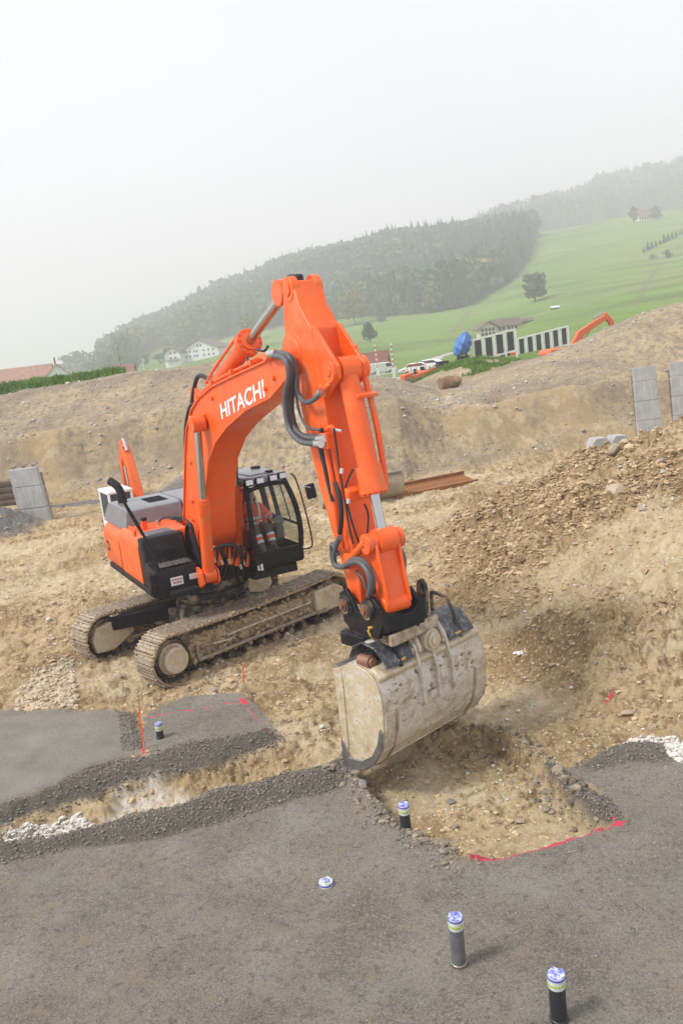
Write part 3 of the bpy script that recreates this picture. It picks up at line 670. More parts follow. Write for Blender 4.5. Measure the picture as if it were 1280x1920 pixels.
for j,(x,y,hh) in enumerate([(112,704,22),(135,702,36),(158,700,44),(182,699,42),(206,696,34),(236,692,30),(256,690,24)]):
    tree(x,y,hh,['leftmost hazy tree of the low wood, right behind the white gable','second hazy tree of the low wood right of the white gable','tallest hazy round tree in the middle of the low wood','hazy tree of the low wood below the steep left end of the forest','hazy tree of the low wood just left of the small brown roof','hazy tree of the low wood directly above the small brown roof','small hazy tree at the right end of the low wood'][j],'broad',.62,43+j%4,(.55,.15),450,.6,.03,'trees of the low wood behind the left roofs',y0_=350.)
tree(1187,418,31,'dark tree left of the hilltop chalet','broad',.32,51,(.15,.0),500,.55,.04)
tree(1229,412,26,'rounder dark tree right of the hilltop chalet','broad',.5,52,(.15,.0),500,.55,.04)
for j in range(11):
    tree(1206+j*7.6,474-j*3.6,12+(j*7)%9,('leftmost, lowest spruce of the small row on the upper right slope' if j==0 else 'spruce of the small row cut by the right picture edge' if j==10 else 'dark spruce inside the small row on the upper right slope'),'conifer',.3,60+j%3,(.3,.0),group='spruces in the row on the upper right slope',n=100)
tree(1222,486,9,'low hedge like bush on the upper right slope','broad',1.6,66,(.2,.0),200,.8,.0,name='bush',cat='bush')
tree(1250,485,17,'bushy small tree below the row of spruces','broad',.6,67,(.2,.0),300,.6,.0)
for j,(x,y,hh) in enumerate([(975,405,26),(1042,412,40),(1008,412,30),(1112,405,16),(1272,392,40)]):
    tree(x,y,hh,['misty spruce left of the meadow crest','tallest misty spruce standing on the meadow crest','faint spruce between the two taller ones on the crest','low pale bushy tree on the foggy crest','hazy tree at the right picture edge above the meadow'][j],'conifer' if j<3 else 'broad',.4,70+j,(.3,.0),n=300)
for j,(x,y,hh) in enumerate([(885,600,12),(912,622,14),(950,618,9)][1:]):
    tree(x,y,hh,['garden bush in front of the pink farmhouse','low shrub at the right corner of the pink farmhouse'][j],'broad',.8,76+j,(.4,.2),200,.7,.0,name='bush',cat='bush')
# road and path masks
rd=[ground_at(*p,85.)[:2] for p in [(742,712),(780,700),(795,686),(812,672),(850,661)]]
road2=1-ss(1.6,2.2,lined(Xf,Yf,rd)); pth=[ground_at(*p,110.)[:2] for p in [(850,620),(878,585),(900,545),(925,520)]]
pth2=(1-ss(.5,1.2,lined(Xf,Yf,pth)))*.7
pth3=[ground_at(*p,110.)[:2] for p in [(1200,560),(1212,530),(1235,500),(1255,490)]]; pth2=np.maximum(pth2,(1-ss(.4,1.2,lined(Xf,Yf,pth3)))*.8)
set_attr(mead,'za',at_forest,road2,pth2,road2*0)

# ------------------------------------------------------------------ buildings
M['render_white']=mat('white_render',(.78,.79,.80),.8,var=.05)
M['render_cream']=mat('cream_render',(.70,.62,.48),.8,var=.06)
M['render_pink']=mat('pale_pink_render',(.74,.60,.50),.8,var=.06)
M['render_green']=mat('pale_green_boards',(.50,.56,.46),.8,var=.05)
def tiles(name,a,b):
    k=N(name); c=k.ramp(k.noise(.8,5,.7),[(.35,a),(.62,b)]); c=k.mix(k.ramp(k.noise(7,3),[(.45,(0,0,0)),(.6,(.5,.5,.5))]),c,tuple(x*.55 for x in a)); k.base(c)
    w=k.t.nodes.new('ShaderNodeTexWave'); w.inputs['Scale'].default_value=1.6; w.bands_direction='Z'; k.t.links.new(k.tc.outputs['Object'],w.inputs['Vector']); k.bump(w.outputs[0],.05); return k.M
M['tile_red']=tiles('weathered_red_tiles',(.30,.10,.06),(.20,.085,.055)); M['tile_orange']=tiles('mixed_orange_tiles',(.52,.20,.10),(.22,.11,.075))
M['tile_brown']=tiles('brown_tiles',(.12,.085,.07),(.20,.14,.11)); M['wood']=mat('weathered_timber',(.14,.10,.07),.85,vcol=(.22,.17,.12),vscale=5)
def house(name,label,P,w,d,hw,hr,rz,wall,roof,wins=(),gable='x',over=.5,cat='house',chim=None,group=None,gwins=()):
    """ridge along local x; front faces local -y; gable end faces local -x / +x"""
    o=thing(name,label,cat,tuple(P),rz,group)
    b=MB(); b.prism([(-d/2,-1.5),(d/2,-1.5),(d/2,hw),(0,hw+hr-.12),(-d/2,hw)],-w/2,w/2,'yz'); b.build('wall',wall,o,smooth=False)
    L=math.hypot(d/2,hr); sl=math.atan2(hr,d/2)
    for sgn in(-1,1):
        r=MB(); ex=over
        a=Vector((0,0,hw+hr+.06)); e=Vector((0,sgn*(d/2+ex*math.cos(sl)),hw-ex*math.sin(sl)+.06)); nrm=Vector((0,sgn*math.sin(sl),math.cos(sl)))*.16
        r.add([(x,p.y+q.y,p.z+q.z) for x in(-w/2-over,w/2+over) for p,q in((a,Vector()),(e,Vector()),(e,nrm),(a,nrm))],[(0,1,2,3),(7,6,5,4),(0,4,5,1),(1,5,6,2),(2,6,7,3),(3,7,4,0)])
        rf=r.build('roof',roof,o,smooth=False)
        if chim and sgn==-1:
            c=MB(); c.box((chim[0],chim[1],hw+hr+chim[2]/2-.4),(.6,.6,chim[2]+.8)); c.box((chim[0],chim[1],hw+hr+chim[2]+.06),(.8,.8,.12)); c.build('chimney',M['tile_brown'],rf,smooth=False)
    for face,lst in(('f',wins),('g',gwins),('h',gwins if gable=='both' else ())):
        for (x,z,ww,wh) in lst:
            f=MB(); p=MB()
            if face=='f':
                f.box((x,-d/2-.02,z),(ww+.2,.1,wh+.2)); p.box((x,-d/2-.055,z),(ww,.08,wh))
            else:
                sx=-1 if face=='g' else 1
                f.box((sx*(w/2+.02),x,z),(.1,ww+.2,wh+.2)); p.box((sx*(w/2+.055),x,z),(.08,ww,wh))
            fo=f.build('window',M['white'],o,smooth=False); p.build('pane',M['wglass'],fo,smooth=False)
    return o
def scale_at(P): return ((P-C0)@Fv)/FPX
P=ground_at(370,676,110.); s=scale_at(P)
# white farmhouse: gable with six windows faces the site
hs=house('farmhouse','large white gabled farmhouse with rows of small windows below the forest',P+np.array([3.2,6,0]),14,72*s,21*s,17*s,R_(90-12),M['render_white'],M['tile_brown'],
  gwins=[(x,z,.62,.75) for z in (9*s,17.5*s) for x in(-26*s,-17*s,-7*s,6*s,11*s,20*s,27*s)]+[(-3*s,27*s,.7,.8),(3*s,27*s,.7,.8)],over=.9)
hs2=house('farmhouse','narrower white gabled annex with a timber balcony left of the farmhouse',P+np.array([-33*s,4,-.2]),18,30*s,20*s,10*s,R_(90-12),M['render_white'],M['tile_brown'],gwins=[(-6*s,20*s,.7,.8),(2*s,20*s,.7,.8),(-6*s,11*s,.7,.8),(3*s,11*s,.7,.8)],over=.8)
b=MB(); b.box((-9.6,-.1,1.6),(1.2,30*s*.9,.15)); [b.box((-10.2,y*s,1.9),(.1,.12,1.1)) for y in range(-12,14,3)]; b.box((-10.2,-.1,2.4),(.12,30*s*.9,.12)); b.build('balcony',M['wood'],hs2,smooth=False)
P=DY(60,742,62.); P[2]=1.6
hL=house('roadside_house','cream house with a long mottled orange tile roof at the left edge',np.array([-102.5,288.,-.2]),27,9,5.2,4.3,R_(3),M['render_cream'],M['tile_orange'],wins=[(x,3.4,1.1,1.4) for x in(-6,-1,3,7)],over=.6)
hR=house('roadside_house','white gabled house end with dark verges and a thin chimney at left',np.array([-86.6,286.,-.2]),12,9,4.8,4.3,R_(108),M['render_white'],M['tile_orange'],gwins=[(-1.5,5.2,.8,1.0),(1.5,5.2,.8,1.0)],over=.9,chim=(3.5,0,2.2))
P=DY(232,700,200.); house('barn','small brown roof just showing above the grass bank at left',P+np.array([0,0,-2.9]),4.8,6,2.8,1.9,R_(4),M['render_cream'],M['tile_red'],over=.4)
P=ground_at(697,700,95.); s=scale_at(P)
house('barn','pale green barn with a faded red tile roof beside striped barrier poles',P+np.array([0,3,0]),64*s,22*s,18*s,24*s*.8,R_(-14),M['render_green'],M['tile_red'],wins=[(10*s,8*s,1,1.2)],gwins=[(-3*s,10*s,.9,1.1),(3*s,10*s,.9,1.1)],gable='both')
P=ground_at(930,628,110.); s=scale_at(P)
house('farmhouse','pale pink farmhouse wing with dark shutters on the valley floor',P+np.array([22*s,3,.0]),46*s,26*s,17*s,10*s,R_(10),M['render_pink'],M['tile_brown'],wins=[(x*s,10*s,.7,.85) for x in(-16,-9,2,9,16)],over=.8)
house('farmhouse','pink gable end of the farmhouse with balconies',P+np.array([-19*s,-1,-.3]),20*s,34*s,18*s,10*s,R_(96),M['render_pink'],M['tile_brown'],gwins=[(x*s,z*s,.7,.85) for z in(6,14) for x in(-10,-3,4,11)],over=.9)
P=ground_at(985,606,110.); house('shed','small grey shed standing to the right of the pink farmhouse',P,22*s,12*s,5*s,4*s,R_(8),M['wood'],M['tile_brown'])
P=ground_at(1208,413,200.); s=scale_at(P); house('chalet','brown chalet between two dark trees on the misty hilltop',P+np.array([0,3,0]),27*s,17*s,9*s,12*s,R_(6),M['render_white'],M['tile_red'],wins=[(x*s,4*s,3*s,5*s) for x in(-10,-5,0,5,10)],over=.9)
P=ground_at(1040,580,110.); house('hay_shed','tiny pale roofed hay shed out on the green slope',P,14*scale_at(P),9*scale_at(P),3*scale_at(P),2*scale_at(P),0,M['wood'],M['render_white'],over=.2)
# mast and thin pole at the left
P=DY(230,705,112.); b=MB(); b.cyl((0,0,-2),(0,0,3.0),.05,6); b.cyl((0,0,3),(0,0,3.9),.03,6); b.box((0,0,2.2),(.5,.05,.05)); o=b.build('telegraph_mast',M['wood'],None,loc=tuple(P)); tag(o,'thin mast rising beside the brown roof at left','mast')
P=DY(272,700,150.); b=MB(); b.cyl((0,0,-2),(0,0,2.6),.07,6); o=b.build('flag_pole',M['white'],None,loc=tuple(P)); tag(o,'pale slender pole between the mast and the white farmhouse','pole')
# striped barrier poles
for (x,y0,y1,lab) in((705,645,706,'left red and white striped barrier pole raised by the barn'),(735,643,706,'right red and white striped barrier pole raised by the barn')):
    P=DY(x+4,y1,98.); top=DY(x,y0,98.); Lh=top[2]-P[2]; r=thing('barrier_pole',lab,'barrier',tuple(P),0,'striped barrier poles by the barn'); n=10
    b=MB(); b.box((0,0,.45),(.35,.35,1.1)); b.build('housing',M['white'],r,smooth=False)
    for k in range(n):
        b=MB(); b.cyl((0,0,1+(Lh-1)*k/n),(0,0,1+(Lh-1)*(k+1)/n),.075,8); b.build('stripe',M['white'] if k%2 else M['redpaint'] if 'redpaint' in M else M.setdefault('redpaint',mat('red_paint',(.62,.06,.04),.5)),r)
# ------------------------------------------------------------------ site equipment on the terrace
Mpan=mat('charcoal_acoustic_panel',(.022,.026,.032),.6)
def acoustic(x0,yb0,x1,yb1,h0,h1,Y0,Y1,n,lab):
    A_=DY(x0,yb0,Y0); B_=DY(x1,yb1,Y1); L=np.linalg.norm((B_-A_)[:2]); H=h0*Y0/FPX; ang=math.atan2(B_[1]-A_[1],B_[0]-A_[0]); H2=h1*Y1/FPX
    r=thing('noise_screen',lab,'screen wall',tuple(A_),ang); dz=B_[2]-A_[2]
    w=L/n
    def zb(x): return dz*x/L
    for i in range(n+1):
        b=MB(); x=min(i*w,L); b.box((x,0,zb(x)+H/2-.35),(.16,.14,H+.7)); b.build('post',M['white'],r,smooth=False)
    for zz,nm in((.12,'bottom_rail'),(H-.08,'top_rail')):
        b=MB(); b.add([(x,y,zb(x)+zz+q) for x in(0,L) for y in(-.09,.09) for q in(-.08,.08)],[(0,1,3,2),(4,6,7,5),(0,4,5,1),(2,3,7,6),(0,2,6,4),(1,5,7,3)]); b.build(nm,M['white'],r,smooth=False)
    for i in range(n):
        b=MB(); x=(i+.5)*w; b.box((x,.0,zb(x)+H/2+.02),(w-.40,.08,H-.42)); b.build('panel',Mpan,r,smooth=False)
        b=MB(); [b.box((x+q*(w-.34)/2,-.02,zb(x)+H/2+.02),(.05,.10,H-.36)) for q in(-1,1)]; b.build('panel_frame',M['white'],r,smooth=False)
    return r
acoustic(888,680,968,659,42,43,84,84,4,'nearer white framed noise screen with four charcoal panels beside the blue wrap')
acoustic(971,672,1066,648,37,40,90,90,6,'farther white framed noise screen with narrow charcoal panels behind the distant excavator')
# blue wrapped silo
P=DY(868,676,84.); s=84/FPX*1.0; r=thing('wrapped_silo','tilted silo wrapped in crumpled blue tarpaulin at the end of the noise screen','silo',tuple(P))
Mtarp=mat('blue_tarpaulin',(.03,.13,.42),.45,vcol=(.07,.22,.55),vscale=2.5,bump=.12,bscale=2.2)
V,Fc=[],[]; nseg,nr=28,16
for i in range(nr+1):
    k=i/nr; rad=(.38+.42*math.sin(PI*min(1,k*.95+.12))**.8)*(1 if 0<i<nr else .35); z=.5+2.1*k; cx=(-.28+.75*k)
    for j in range(nseg):
        a=2*PI*j/nseg; q=rad*(1+.10*math.sin(5*a+3*k*6)+.06*math.sin(9*a-4*k)); V.append((cx+q*math.cos(a),q*math.sin(a),z+.10*math.sin(3*a)*(k)))
for i in range(nr):
    for j in range(nseg): Fc.append((i*nseg+j,i*nseg+(j+1)%nseg,(i+1)*nseg+(j+1)%nseg,(i+1)*nseg+j))
Fc+= [tuple(range(nseg-1,-1,-1)),tuple(range(nr*nseg,(nr+1)*nseg))]
MB().add(V,Fc).build('tarpaulin',Mtarp,r)
b=MB(); [b.cyl((x,y,-.5),(x*.7-.1,y*.7,1.0),.06,6) for x in(-.5,.5) for y in(-.4,.4)]; b.box((0,0,.3),(1.1,.9,.3)); b.build('support_frame',M['blackmatt'],r)
def small_digger(name,label,P,rz,sc,boom,cabc,body=True,white=False):
    r=thing(name,label,'excavator',tuple(P),rz); 
    def S(v): return tuple(x*sc for x in v)
    if body:
        for sgn in(-1,1):
            b=MB(); L,H,w=1.5*sc,.38*sc,.22*sc
            pr=[(-L,0.12*sc),(-L+.15*sc,0),(L-.15*sc,0),(L,.12*sc),(L,H*1.4),(L-.2*sc,H*1.9),(-L+.2*sc,H*1.9),(-L,H*1.4)]
            b.prism(pr,sgn*.8*sc-w,sgn*.8*sc+w); b.build('crawler_track',M['shoe'],r,bevel=.03)
        b=MB(); b.prism([(-1.7*sc,.95*sc),(1.1*sc,.95*sc),(1.1*sc,1.3*sc),(.2*sc,1.75*sc),(-1.45*sc,1.75*sc),(-1.75*sc,1.5*sc)],-1.0*sc,1.0*sc); b.build('engine_housing',M['orange_dull'],r,bevel=.06)
        b=MB(); b.box(S((0,0,.8)),S((1.2,1.2,.35))); b.build('turntable',M['blackmatt'],r)
    if cabc:
        x,y=cabc; cw,cl,ch=.8*sc,1.3*sc,1.5*sc; z0=1.0*sc; cf=M['white'] if white else M['blackmatt']
        c=MB()
        for a in(-1,1):
            for d_ in(-1,1): c.box((x*sc+a*cl/2,y*sc+d_*cw/2,z0+ch/2),(.09*sc,.09*sc,ch))
        for zz in(z0+.04*sc,z0+ch): c.box((x*sc,y*sc,zz),(cl+.12*sc,cw+.12*sc,.12*sc))
        for a in(-1,1): c.box((x*sc+a*cl/2,y*sc,z0+ch*.18),(.07*sc,cw,ch*.3)); c.box((x*sc,y*sc+a*cw/2,z0+ch*.18),(cl,.07*sc,ch*.3))
        co=c.build('cab',cf,r,bevel=.03)
        for a in(-1,1):
            q=MB(); q.box((x*sc+a*cl/2,y*sc,z0+ch*.64),(.03*sc,cw-.1*sc,ch*.62)); q.build('window',M['wglass'],co,smooth=False)
            q=MB(); q.box((x*sc,y*sc+a*cw/2,z0+ch*.64),(cl-.1*sc,.03*sc,ch*.62)); q.build('window',M['wglass'],co,smooth=False)
    bo,ar,wd=boom
    def beam(pts,w0,nm,h0,h1):
        b=MB(); n=len(pts); up=[];lo=[]
        for i,p in enumerate(pts):
            a=Vector(pts[max(i-1,0)]);c_=Vector(pts[min(i+1,n-1)]); t=(c_-a).normalized(); k=i/(n-1); hh=h0+(h1-h0)*k; nn=Vector((-t.y,t.x)); up.append((p[0]+nn.x*hh,p[1]+nn.y*hh)); lo.append((p[0]-nn.x*hh,p[1]-nn.y*hh))
        poly=[(a*sc,c_*sc) for a,c_ in up+lo[::-1]]
        b.prism(poly,-w0/2*sc,w0/2*sc); return b.build(nm,M['orange_dull'],r,bevel=.02)
    beam(bo,wd,'boom',.28,.16); beam(ar,wd*.75,'arm',.22,.12)
    b=MB(); a=Vector((bo[0][0]+.5,wd*.6,bo[0][1]-.1))*sc; m_=bo[len(bo)//2]; c_=Vector((m_[0],wd*.6,m_[1]-.15))*sc; b.cyl(a,a.lerp(c_,.6),.085*sc,10); b.build('cylinder',M['orange_dull'],r)
    b=MB(); b.cyl(a.lerp(c_,.6),c_,.045*sc,8); b.build('piston_rod',M['chrome'],r)
    a=Vector((bo[-2][0],0,bo[-2][1]+.4))*sc; c_=Vector((ar[0][0],0,ar[0][1]+.15))*sc; b=MB(); b.cyl(a,c_,.07*sc,10); b.build('arm_cylinder',M['chrome'],r)
    return r
# white cab mini digger behind the counterweight
P=DY(281,1010,27.); P[2]=0
small_digger('mini_excavator','small excavator with a white cab peeking out behind the grey hood',P,R_(118),.86,([(.3,1.3),(.7,2.4),(1.1,3.3),(1.5,3.85)],[(1.4,4.0),(1.9,3.3),(2.0,2.3)],.32),(-.05,.98),True,True)
# distant digger: only its boom shows above the right hand mound
P=DY(1040,668,78.)
small_digger('excavator','distant orange excavator with raised boom behind the right earth mound',P+np.array([1.0,0,-1.5]),R_(8),1.25,([(.3,1.3),(1.2,2.6),(2.2,3.1),(3.2,3.55)],[(3.0,3.7),(3.5,3.2),(3.9,1.9)],.42),None)
P=DY(948,676,92.); small_digger('excavator','orange digger body glimpsed through the gap between the noise screens',P+np.array([0,0,-.6]),R_(170),.8,([(.3,1.3),(.9,1.9),(1.5,1.9),(2.0,1.5)],[(2.0,1.6),(2.3,1.1),(2.4,.6)],.35),(.1,.6))
P=DY(828,705,76.); small_digger('excavator','low orange digger parked beside the white cars',P+np.array([0,0,-.55]),R_(200),.72,([(.3,1.3),(.9,1.7),(1.5,1.6),(2.0,1.3)],[(2.0,1.4),(2.3,1.0),(2.4,.5)],.35),(.1,.6))
def roller(P,rz,lab):
    r=thing('road_roller',lab,'road roller',tuple(P),rz,'orange road rollers on the terrace')
    b=MB(); b.cyl((-.55,-.5,.38),(-.55,.5,.38),.38,20); b.build('drum',M['steel'],r)
    b=MB(); b.cyl((.6,-.5,.38),(.6,.5,.38),.38,20); b.build('drum',M['steel'],r)
    b=MB(); b.prism([(-.95,.55),(1.0,.55),(1.05,.95),(.7,1.05),(.2,.85),(-.1,.85),(-.3,1.1),(-.95,1.0)],-.45,.45); b.build('body',M['orange_dull'],r,bevel=.05)
    b=MB(); b.box((.1,0,1.0),(.4,.4,.1)); b.box((.3,0,1.2),(.08,.4,.4)); b.build('seat',M['seat'],r,bevel=.02)
    b=MB(); b.tube([(-.15,-.4,.9),(-.2,-.4,1.7),(.5,-.4,1.75)],.03,6); b.tube([(-.15,.4,.9),(-.2,.4,1.7),(.5,.4,1.75)],.03,6); b.build('roll_bar',M['orange_dull'],r)
P=DY(774,722,74.); roller(P+np.array([0,0,-.05]),R_(20),'left orange road roller, its drum turned towards the camera')
P=DY(793,718,75.); roller(P+np.array([0,0,0]),R_(75),'right orange road roller standing end-on next to its twin')
def car(P,rz,lab,sc=1,van=False):
    r=thing('van' if van else 'parked_car',lab,'van' if van else 'car',tuple(P),rz)
    b=MB()
    pr=[(-2.1,.35),(2.1,.35),(2.15,.7),(1.2,.92),(.6,1.4),(-1.2,1.42),(-1.9,1.0),(-2.15,.9)] if not van else [(-2.4,.4),(2.4,.4),(2.4,.95),(1.8,1.15),(1.3,1.9),(-2.4,1.95)]
    b.prism([(a*sc,c*sc) for a,c in pr],-.82*sc,.82*sc); b.build('body',M['white'],r,bevel=.08)
    b=MB(); b.prism([(a*sc,c*sc) for a,c in ([(1.08,.95),(.56,1.33),(-1.15,1.35),(-1.7,1.0)] if not van else [(1.7,1.2),(1.28,1.75),(.5,1.75),(.5,1.2)])],-.835*sc,.835*sc); b.build('side_window',M['wglass'],r)
    for x in(-1.35,1.35):
        for y in(-.76,.76):
            b=MB(); b.cyl((x*sc,(y-.1)*sc,.33*sc),(x*sc,(y+.1)*sc,.33*sc),.33*sc,16); w=b.build('wheel',M['blackmatt'],r)
            b=MB(); b.cyl((x*sc,(y-.115)*sc,.33*sc),(x*sc,(y+.115)*sc,.33*sc),.19*sc,12); b.build('rim',M['fitting'],w)
P=ground_at(778,700,85.); car(P,R_(160),'white car parked nearest the rollers on the terrace')
P=ground_at(803,694,85.); car(P,R_(150),'white car further along the valley road')
P=ground_at(716,702,85.); car(P,R_(20),'white van half hidden by the gravel mound below the barn',.9,True)
P=ground_at(766,712,80.); b=MB(); [b.cyl((x,0,-.3),(x,0,1.0),.05,6) for x in(-2,0,2)]; b.box((0,0,.9),(5.5,.1,.14)); o=b.build('guard_rail',M['white'],None,loc=tuple(P+np.array([-1.5,1,0])),rot=(0,0,R_(8))); tag(o,'pale guard rail left of the parked white cars','rail')
def log(P,rz,L,r0,lab,mt,group=None):
    R=np.random.RandomState(int(L*100)); n=14; V=[];F_=[]
    for i in range(7):
        x=-L/2+L*i/6
        for k in range(n):
            a=2*PI*k/n; q=r0*(1+.13*math.sin(3*a+i)+.08*R.randn()*.5); V.append((x,q*math.cos(a),r0+q*math.sin(a)))
    for i in range(6):
        for k in range(n): F_.append((i*n+k,i*n+(k+1)%n,(i+1)*n+(k+1)%n,(i+1)*n+k))
    F_+=[tuple(range(n-1,-1,-1)),tuple(range(6*n,7*n))]
    b=MB(); b.add(V,F_); o=b.build('log',mt,None,loc=tuple(P),rot=(0,0,rz)); return tag(o,lab,'log',group)
Mlog=mat('split_timber',(.30,.17,.09),.9,vcol=(.20,.14,.10),vscale=3,bump=.05,bscale=5)
P=ground_at(842,728); log(P,R_(20),1.15,.36,'thick tree trunk section lying on the ramp','' and None or Mlog)
P=ground_at(857,722); log(P,R_(75),.7,.26,'short upright looking stump behind the thick trunk section',Mlog)
# timber stack at left
P0=DY(22,940,35.2); P0[2]=.95
for j in range(4):
    for k in range(2): log(np.array([P0[0]-.15+k*.42,P0[1]+.5,.75+j*.27]),R_(4+j*3),1.5,.14,'squared dark timber in the stack behind the leaning concrete slab',M['wood'],'timbers stacked behind the concrete slab')
# concrete shoring slabs
def conc(name='cast_concrete'):
    k=N(name); c=k.ramp(k.noise(1.8,6,.65),[(.3,(.30,.30,.29)),(.6,(.42,.42,.41)),(.8,(.52,.51,.48))])
    vm=k.t.nodes.new('ShaderNodeMapping'); vm.inputs['Scale'].default_value=(7,7,.5); k.t.links.new(k.tc.outputs['Object'],vm.inputs[0])
    c=k.mix(k.ramp(k.noise(1.6,4,.7,vm.outputs[0]),[(.52,(0,0,0)),(.66,(.7,.7,.7))]),c,(.56,.56,.54)); k.base(c); k.b.inputs['Roughness'].default_value=.75; k.bump(k.noise(30,4),.006); return k.M
M['concrete']=conc()
def slab(P,w,th,segs,tilt,lab,rz,mudh=0,group=None):
    r=thing('shoring_slab',lab,'concrete slab',tuple(P),rz,group,rot=(tilt,R_(-1.5),rz)); z=-.4
    for i,hh in enumerate(segs):
        b=MB(); b.box((0,0,z+hh/2),(w*(1-.02*i),th+.015*(i%2),hh-.018)); b.build('panel',M['concrete'],r,bevel=.012,smooth=False); z+=hh
    b=MB(); b.box((-w/2+.03,th/2+.05,z/2-.2),(.06,.1,z-.1)); b.box((w/2-.03,th/2+.05,z/2-.2),(.06,.1,z-.1)); b.build('side_flange',M['steel'],r,smooth=False)
    return r
Y=30.; a=DY(1219,822,Y); t=DY(1213,692,Y); slab((a[0],a[1],a[2]-.5),45/FPX*Y*1.02,.16,[.9,.66,.68,.69,.5],R_(-4),'grey concrete shoring slab of four stacked panels standing behind the right earth heap',R_(-8))
a=DY(1288,812,Y); slab((a[0],a[1],a[2]-.5),45/FPX*Y*1.02,.16,[.9,.66,.68,.69,.5],R_(-4),'concrete shoring slab cut by the right picture edge',R_(-8))
a=DY(70,978,32.3); r=slab((a[0],a[1],.45),60/FPX*32.5,.2,[1.0,.85,.7],R_(4),'broad grey concrete slab leaning by the gravel road at the left edge',R_(-12))
for q in(-.42,.0,.42):
    b=MB(); b.cyl((q,0,2.2),(q,.3,2.26),.06,8); b.build('lifting_lug',M['steel'],r)
for x,y,l in((1121,829,'left low trapezoid concrete block behind the heap crest'),(1157,824,'right low trapezoid concrete block behind the heap crest')):
    a=DY(x,y,29.); b=MB(); b.prism([(-.34,-1.2),(.34,-1.2),(.30,.02),(.16,.16),(-.22,.16),(-.34,-.02)],-.25,.25); o=b.build('concrete_block',M['concrete'],None,bevel=.015,loc=tuple(a),rot=(0,0,R_(10))); tag(o,l,'concrete block')
# loose ditching bucket behind the arm and rusty sheet pile
Mold=mat('old_dusty_bucket_steel',(.42,.36,.26),.6,.0,vcol=(.28,.22,.15),vscale=2.2,bump=.006,bscale=9)
def open_bucket(r,w,prof,mt,th=.03):
    """shell swept along local y, side plates at both ends"""
    b=MB(); n=len(prof)
    V=[(x,y,z) for y in(-w/2,w/2) for x,z in prof]; V+=[(x*.94,y,z*.95+.03) for y in(-w/2,w/2) for x,z in prof]
    F_=[(i,i+1,n+i+1,n+i) for i in range(n-1)]+[(2*n+i,2*n+n+i,2*n+n+i+1,2*n+i+1) for i in range(n-1)]
    F_+=[(0,n,3*n,2*n),(n-1,3*n-1,4*n-1,2*n-1)]
    b.add(V,F_); b.build('shell',mt,r)
    for s in(-1,1):
        b=MB(); b.prism(prof,s*w/2-th,s*w/2+th); b.build('side_plate',mt,r,bevel=.008)
a=G(600,958); c=G(752,932); mid=(a+c)/2; ang=math.atan2(c[1]-a[1],c[0]-a[0]); L=np.linalg.norm(c-a)
r=thing('ditching_bucket','loose dusty ditching bucket lying on its back behind the arm','bucket',(mid[0],mid[1],0),ang+PI/2)
open_bucket(r,L*.96,[(.55,.05),(.2,.0),(-.25,.08),(-.55,.35),(-.62,.7),(-.5,1.02)],Mold)
b=MB(); b.box((-.5,0,1.04),(.14,L*.97,.06)); b.build('lip',M['edge'],r,bevel=.01)
b=MB(); [b.prism([(-.62,.5),(-1.0,.75),(-1.0,1.0),(-.5,1.0)],q-.03,q+.03) for q in(-.3,.3)]; b.build('lug',Mold,r)
a=G(742,932); c=G(872,906); mid=(a+c)/2; ang=math.atan2(c[1]-a[1],c[0]-a[0]); L=np.linalg.norm(c-a)+.5
Mrust=mat('rusty_steel',(.36,.15,.045),.75,vcol=(.22,.10,.045),vscale=4,bump=.004,bscale=30)
r=thing('sheet_pile','rust orange corrugated steel plate lying flat in front of the cut bank','steel plate',(mid[0],mid[1],.12),ang,rot=(R_(9),0,ang))
b=MB(); b.box((0,0,0),(L,1.0,.08)); b.build('plate',Mrust,r,smooth=False)
b=MB(); b.box((0,-.5,.06),(L,.07,.16)); b.box((0,.5,.10),(L,.07,.2)); b.build('edge_flange',Mrust,r,smooth=False)
me=None
for k in range(26):
    if me is None:
        b=MB(); b.box((0,0,0),(.055,.9,.05)); me=b.mesh('rib'); me.materials.append(Mrust)
    link('rib',me,r,(-L/2+.12+k*(L-.24)/25,0,.062))
# ------------------------------------------------------------------ the excavator (local: x forward, y left, z up)
EX=thing('excavator','large orange excavator with HITACHI on its boom, digging a trench with a wide bucket','excavator')
o0=m2w((0,0,0)); EX.location=tuple(o0); EX.rotation_euler=(0,0,PI/2-YAW)
EX['label']='large orange crawler excavator with white lettering on its boom, digging with a wide bucket'
TH=1.845
def T(x,y,z): return (x*math.cos(TH)-y*math.sin(TH),x*math.sin(TH)+y*math.cos(TH),z)
# --- crawler tracks
h_=2.02; rr=.47; zc=.53; WSH=.63
shoe=MB()
shoe.box((0,0,.0),(.185,WSH,.03))
sh_me=shoe.mesh('track_shoe'); 
shoe2=MB(); shoe2.box((0,0,0),(.188,WSH,.032)); shoe2.m=1
for q in(-.07,0,.07): shoe2.box((q,0,.032),(.018,WSH*.985,.035))
sh_me=shoe2.mesh('track_shoe'); sh_me.materials.append(M['shoe']); sh_me.materials.append(M['grouser'])
sh_me.polygons.foreach_set('material_index',shoe2.mi)
def path(n):
    pts=[]
    L1=2*h_; A_=PI*rr; tot=2*L1+2*A_
    for i in range(n):
        s=tot*i/n
        if s<L1: x=-h_+s; z=zc+rr-.05*math.sin(PI*s/L1); a=0
        elif s<L1+A_: t=(s-L1)/rr; x=h_+rr*math.sin(t); z=zc+rr*math.cos(t); a=t
        elif s<2*L1+A_: q=s-L1-A_; x=h_-q; z=zc-rr; a=PI
        else: t=(s-2*L1-A_)/rr; x=-h_-rr*math.sin(t); z=zc-rr*math.cos(t); a=PI+t
        pts.append((x,z,a))
    return pts
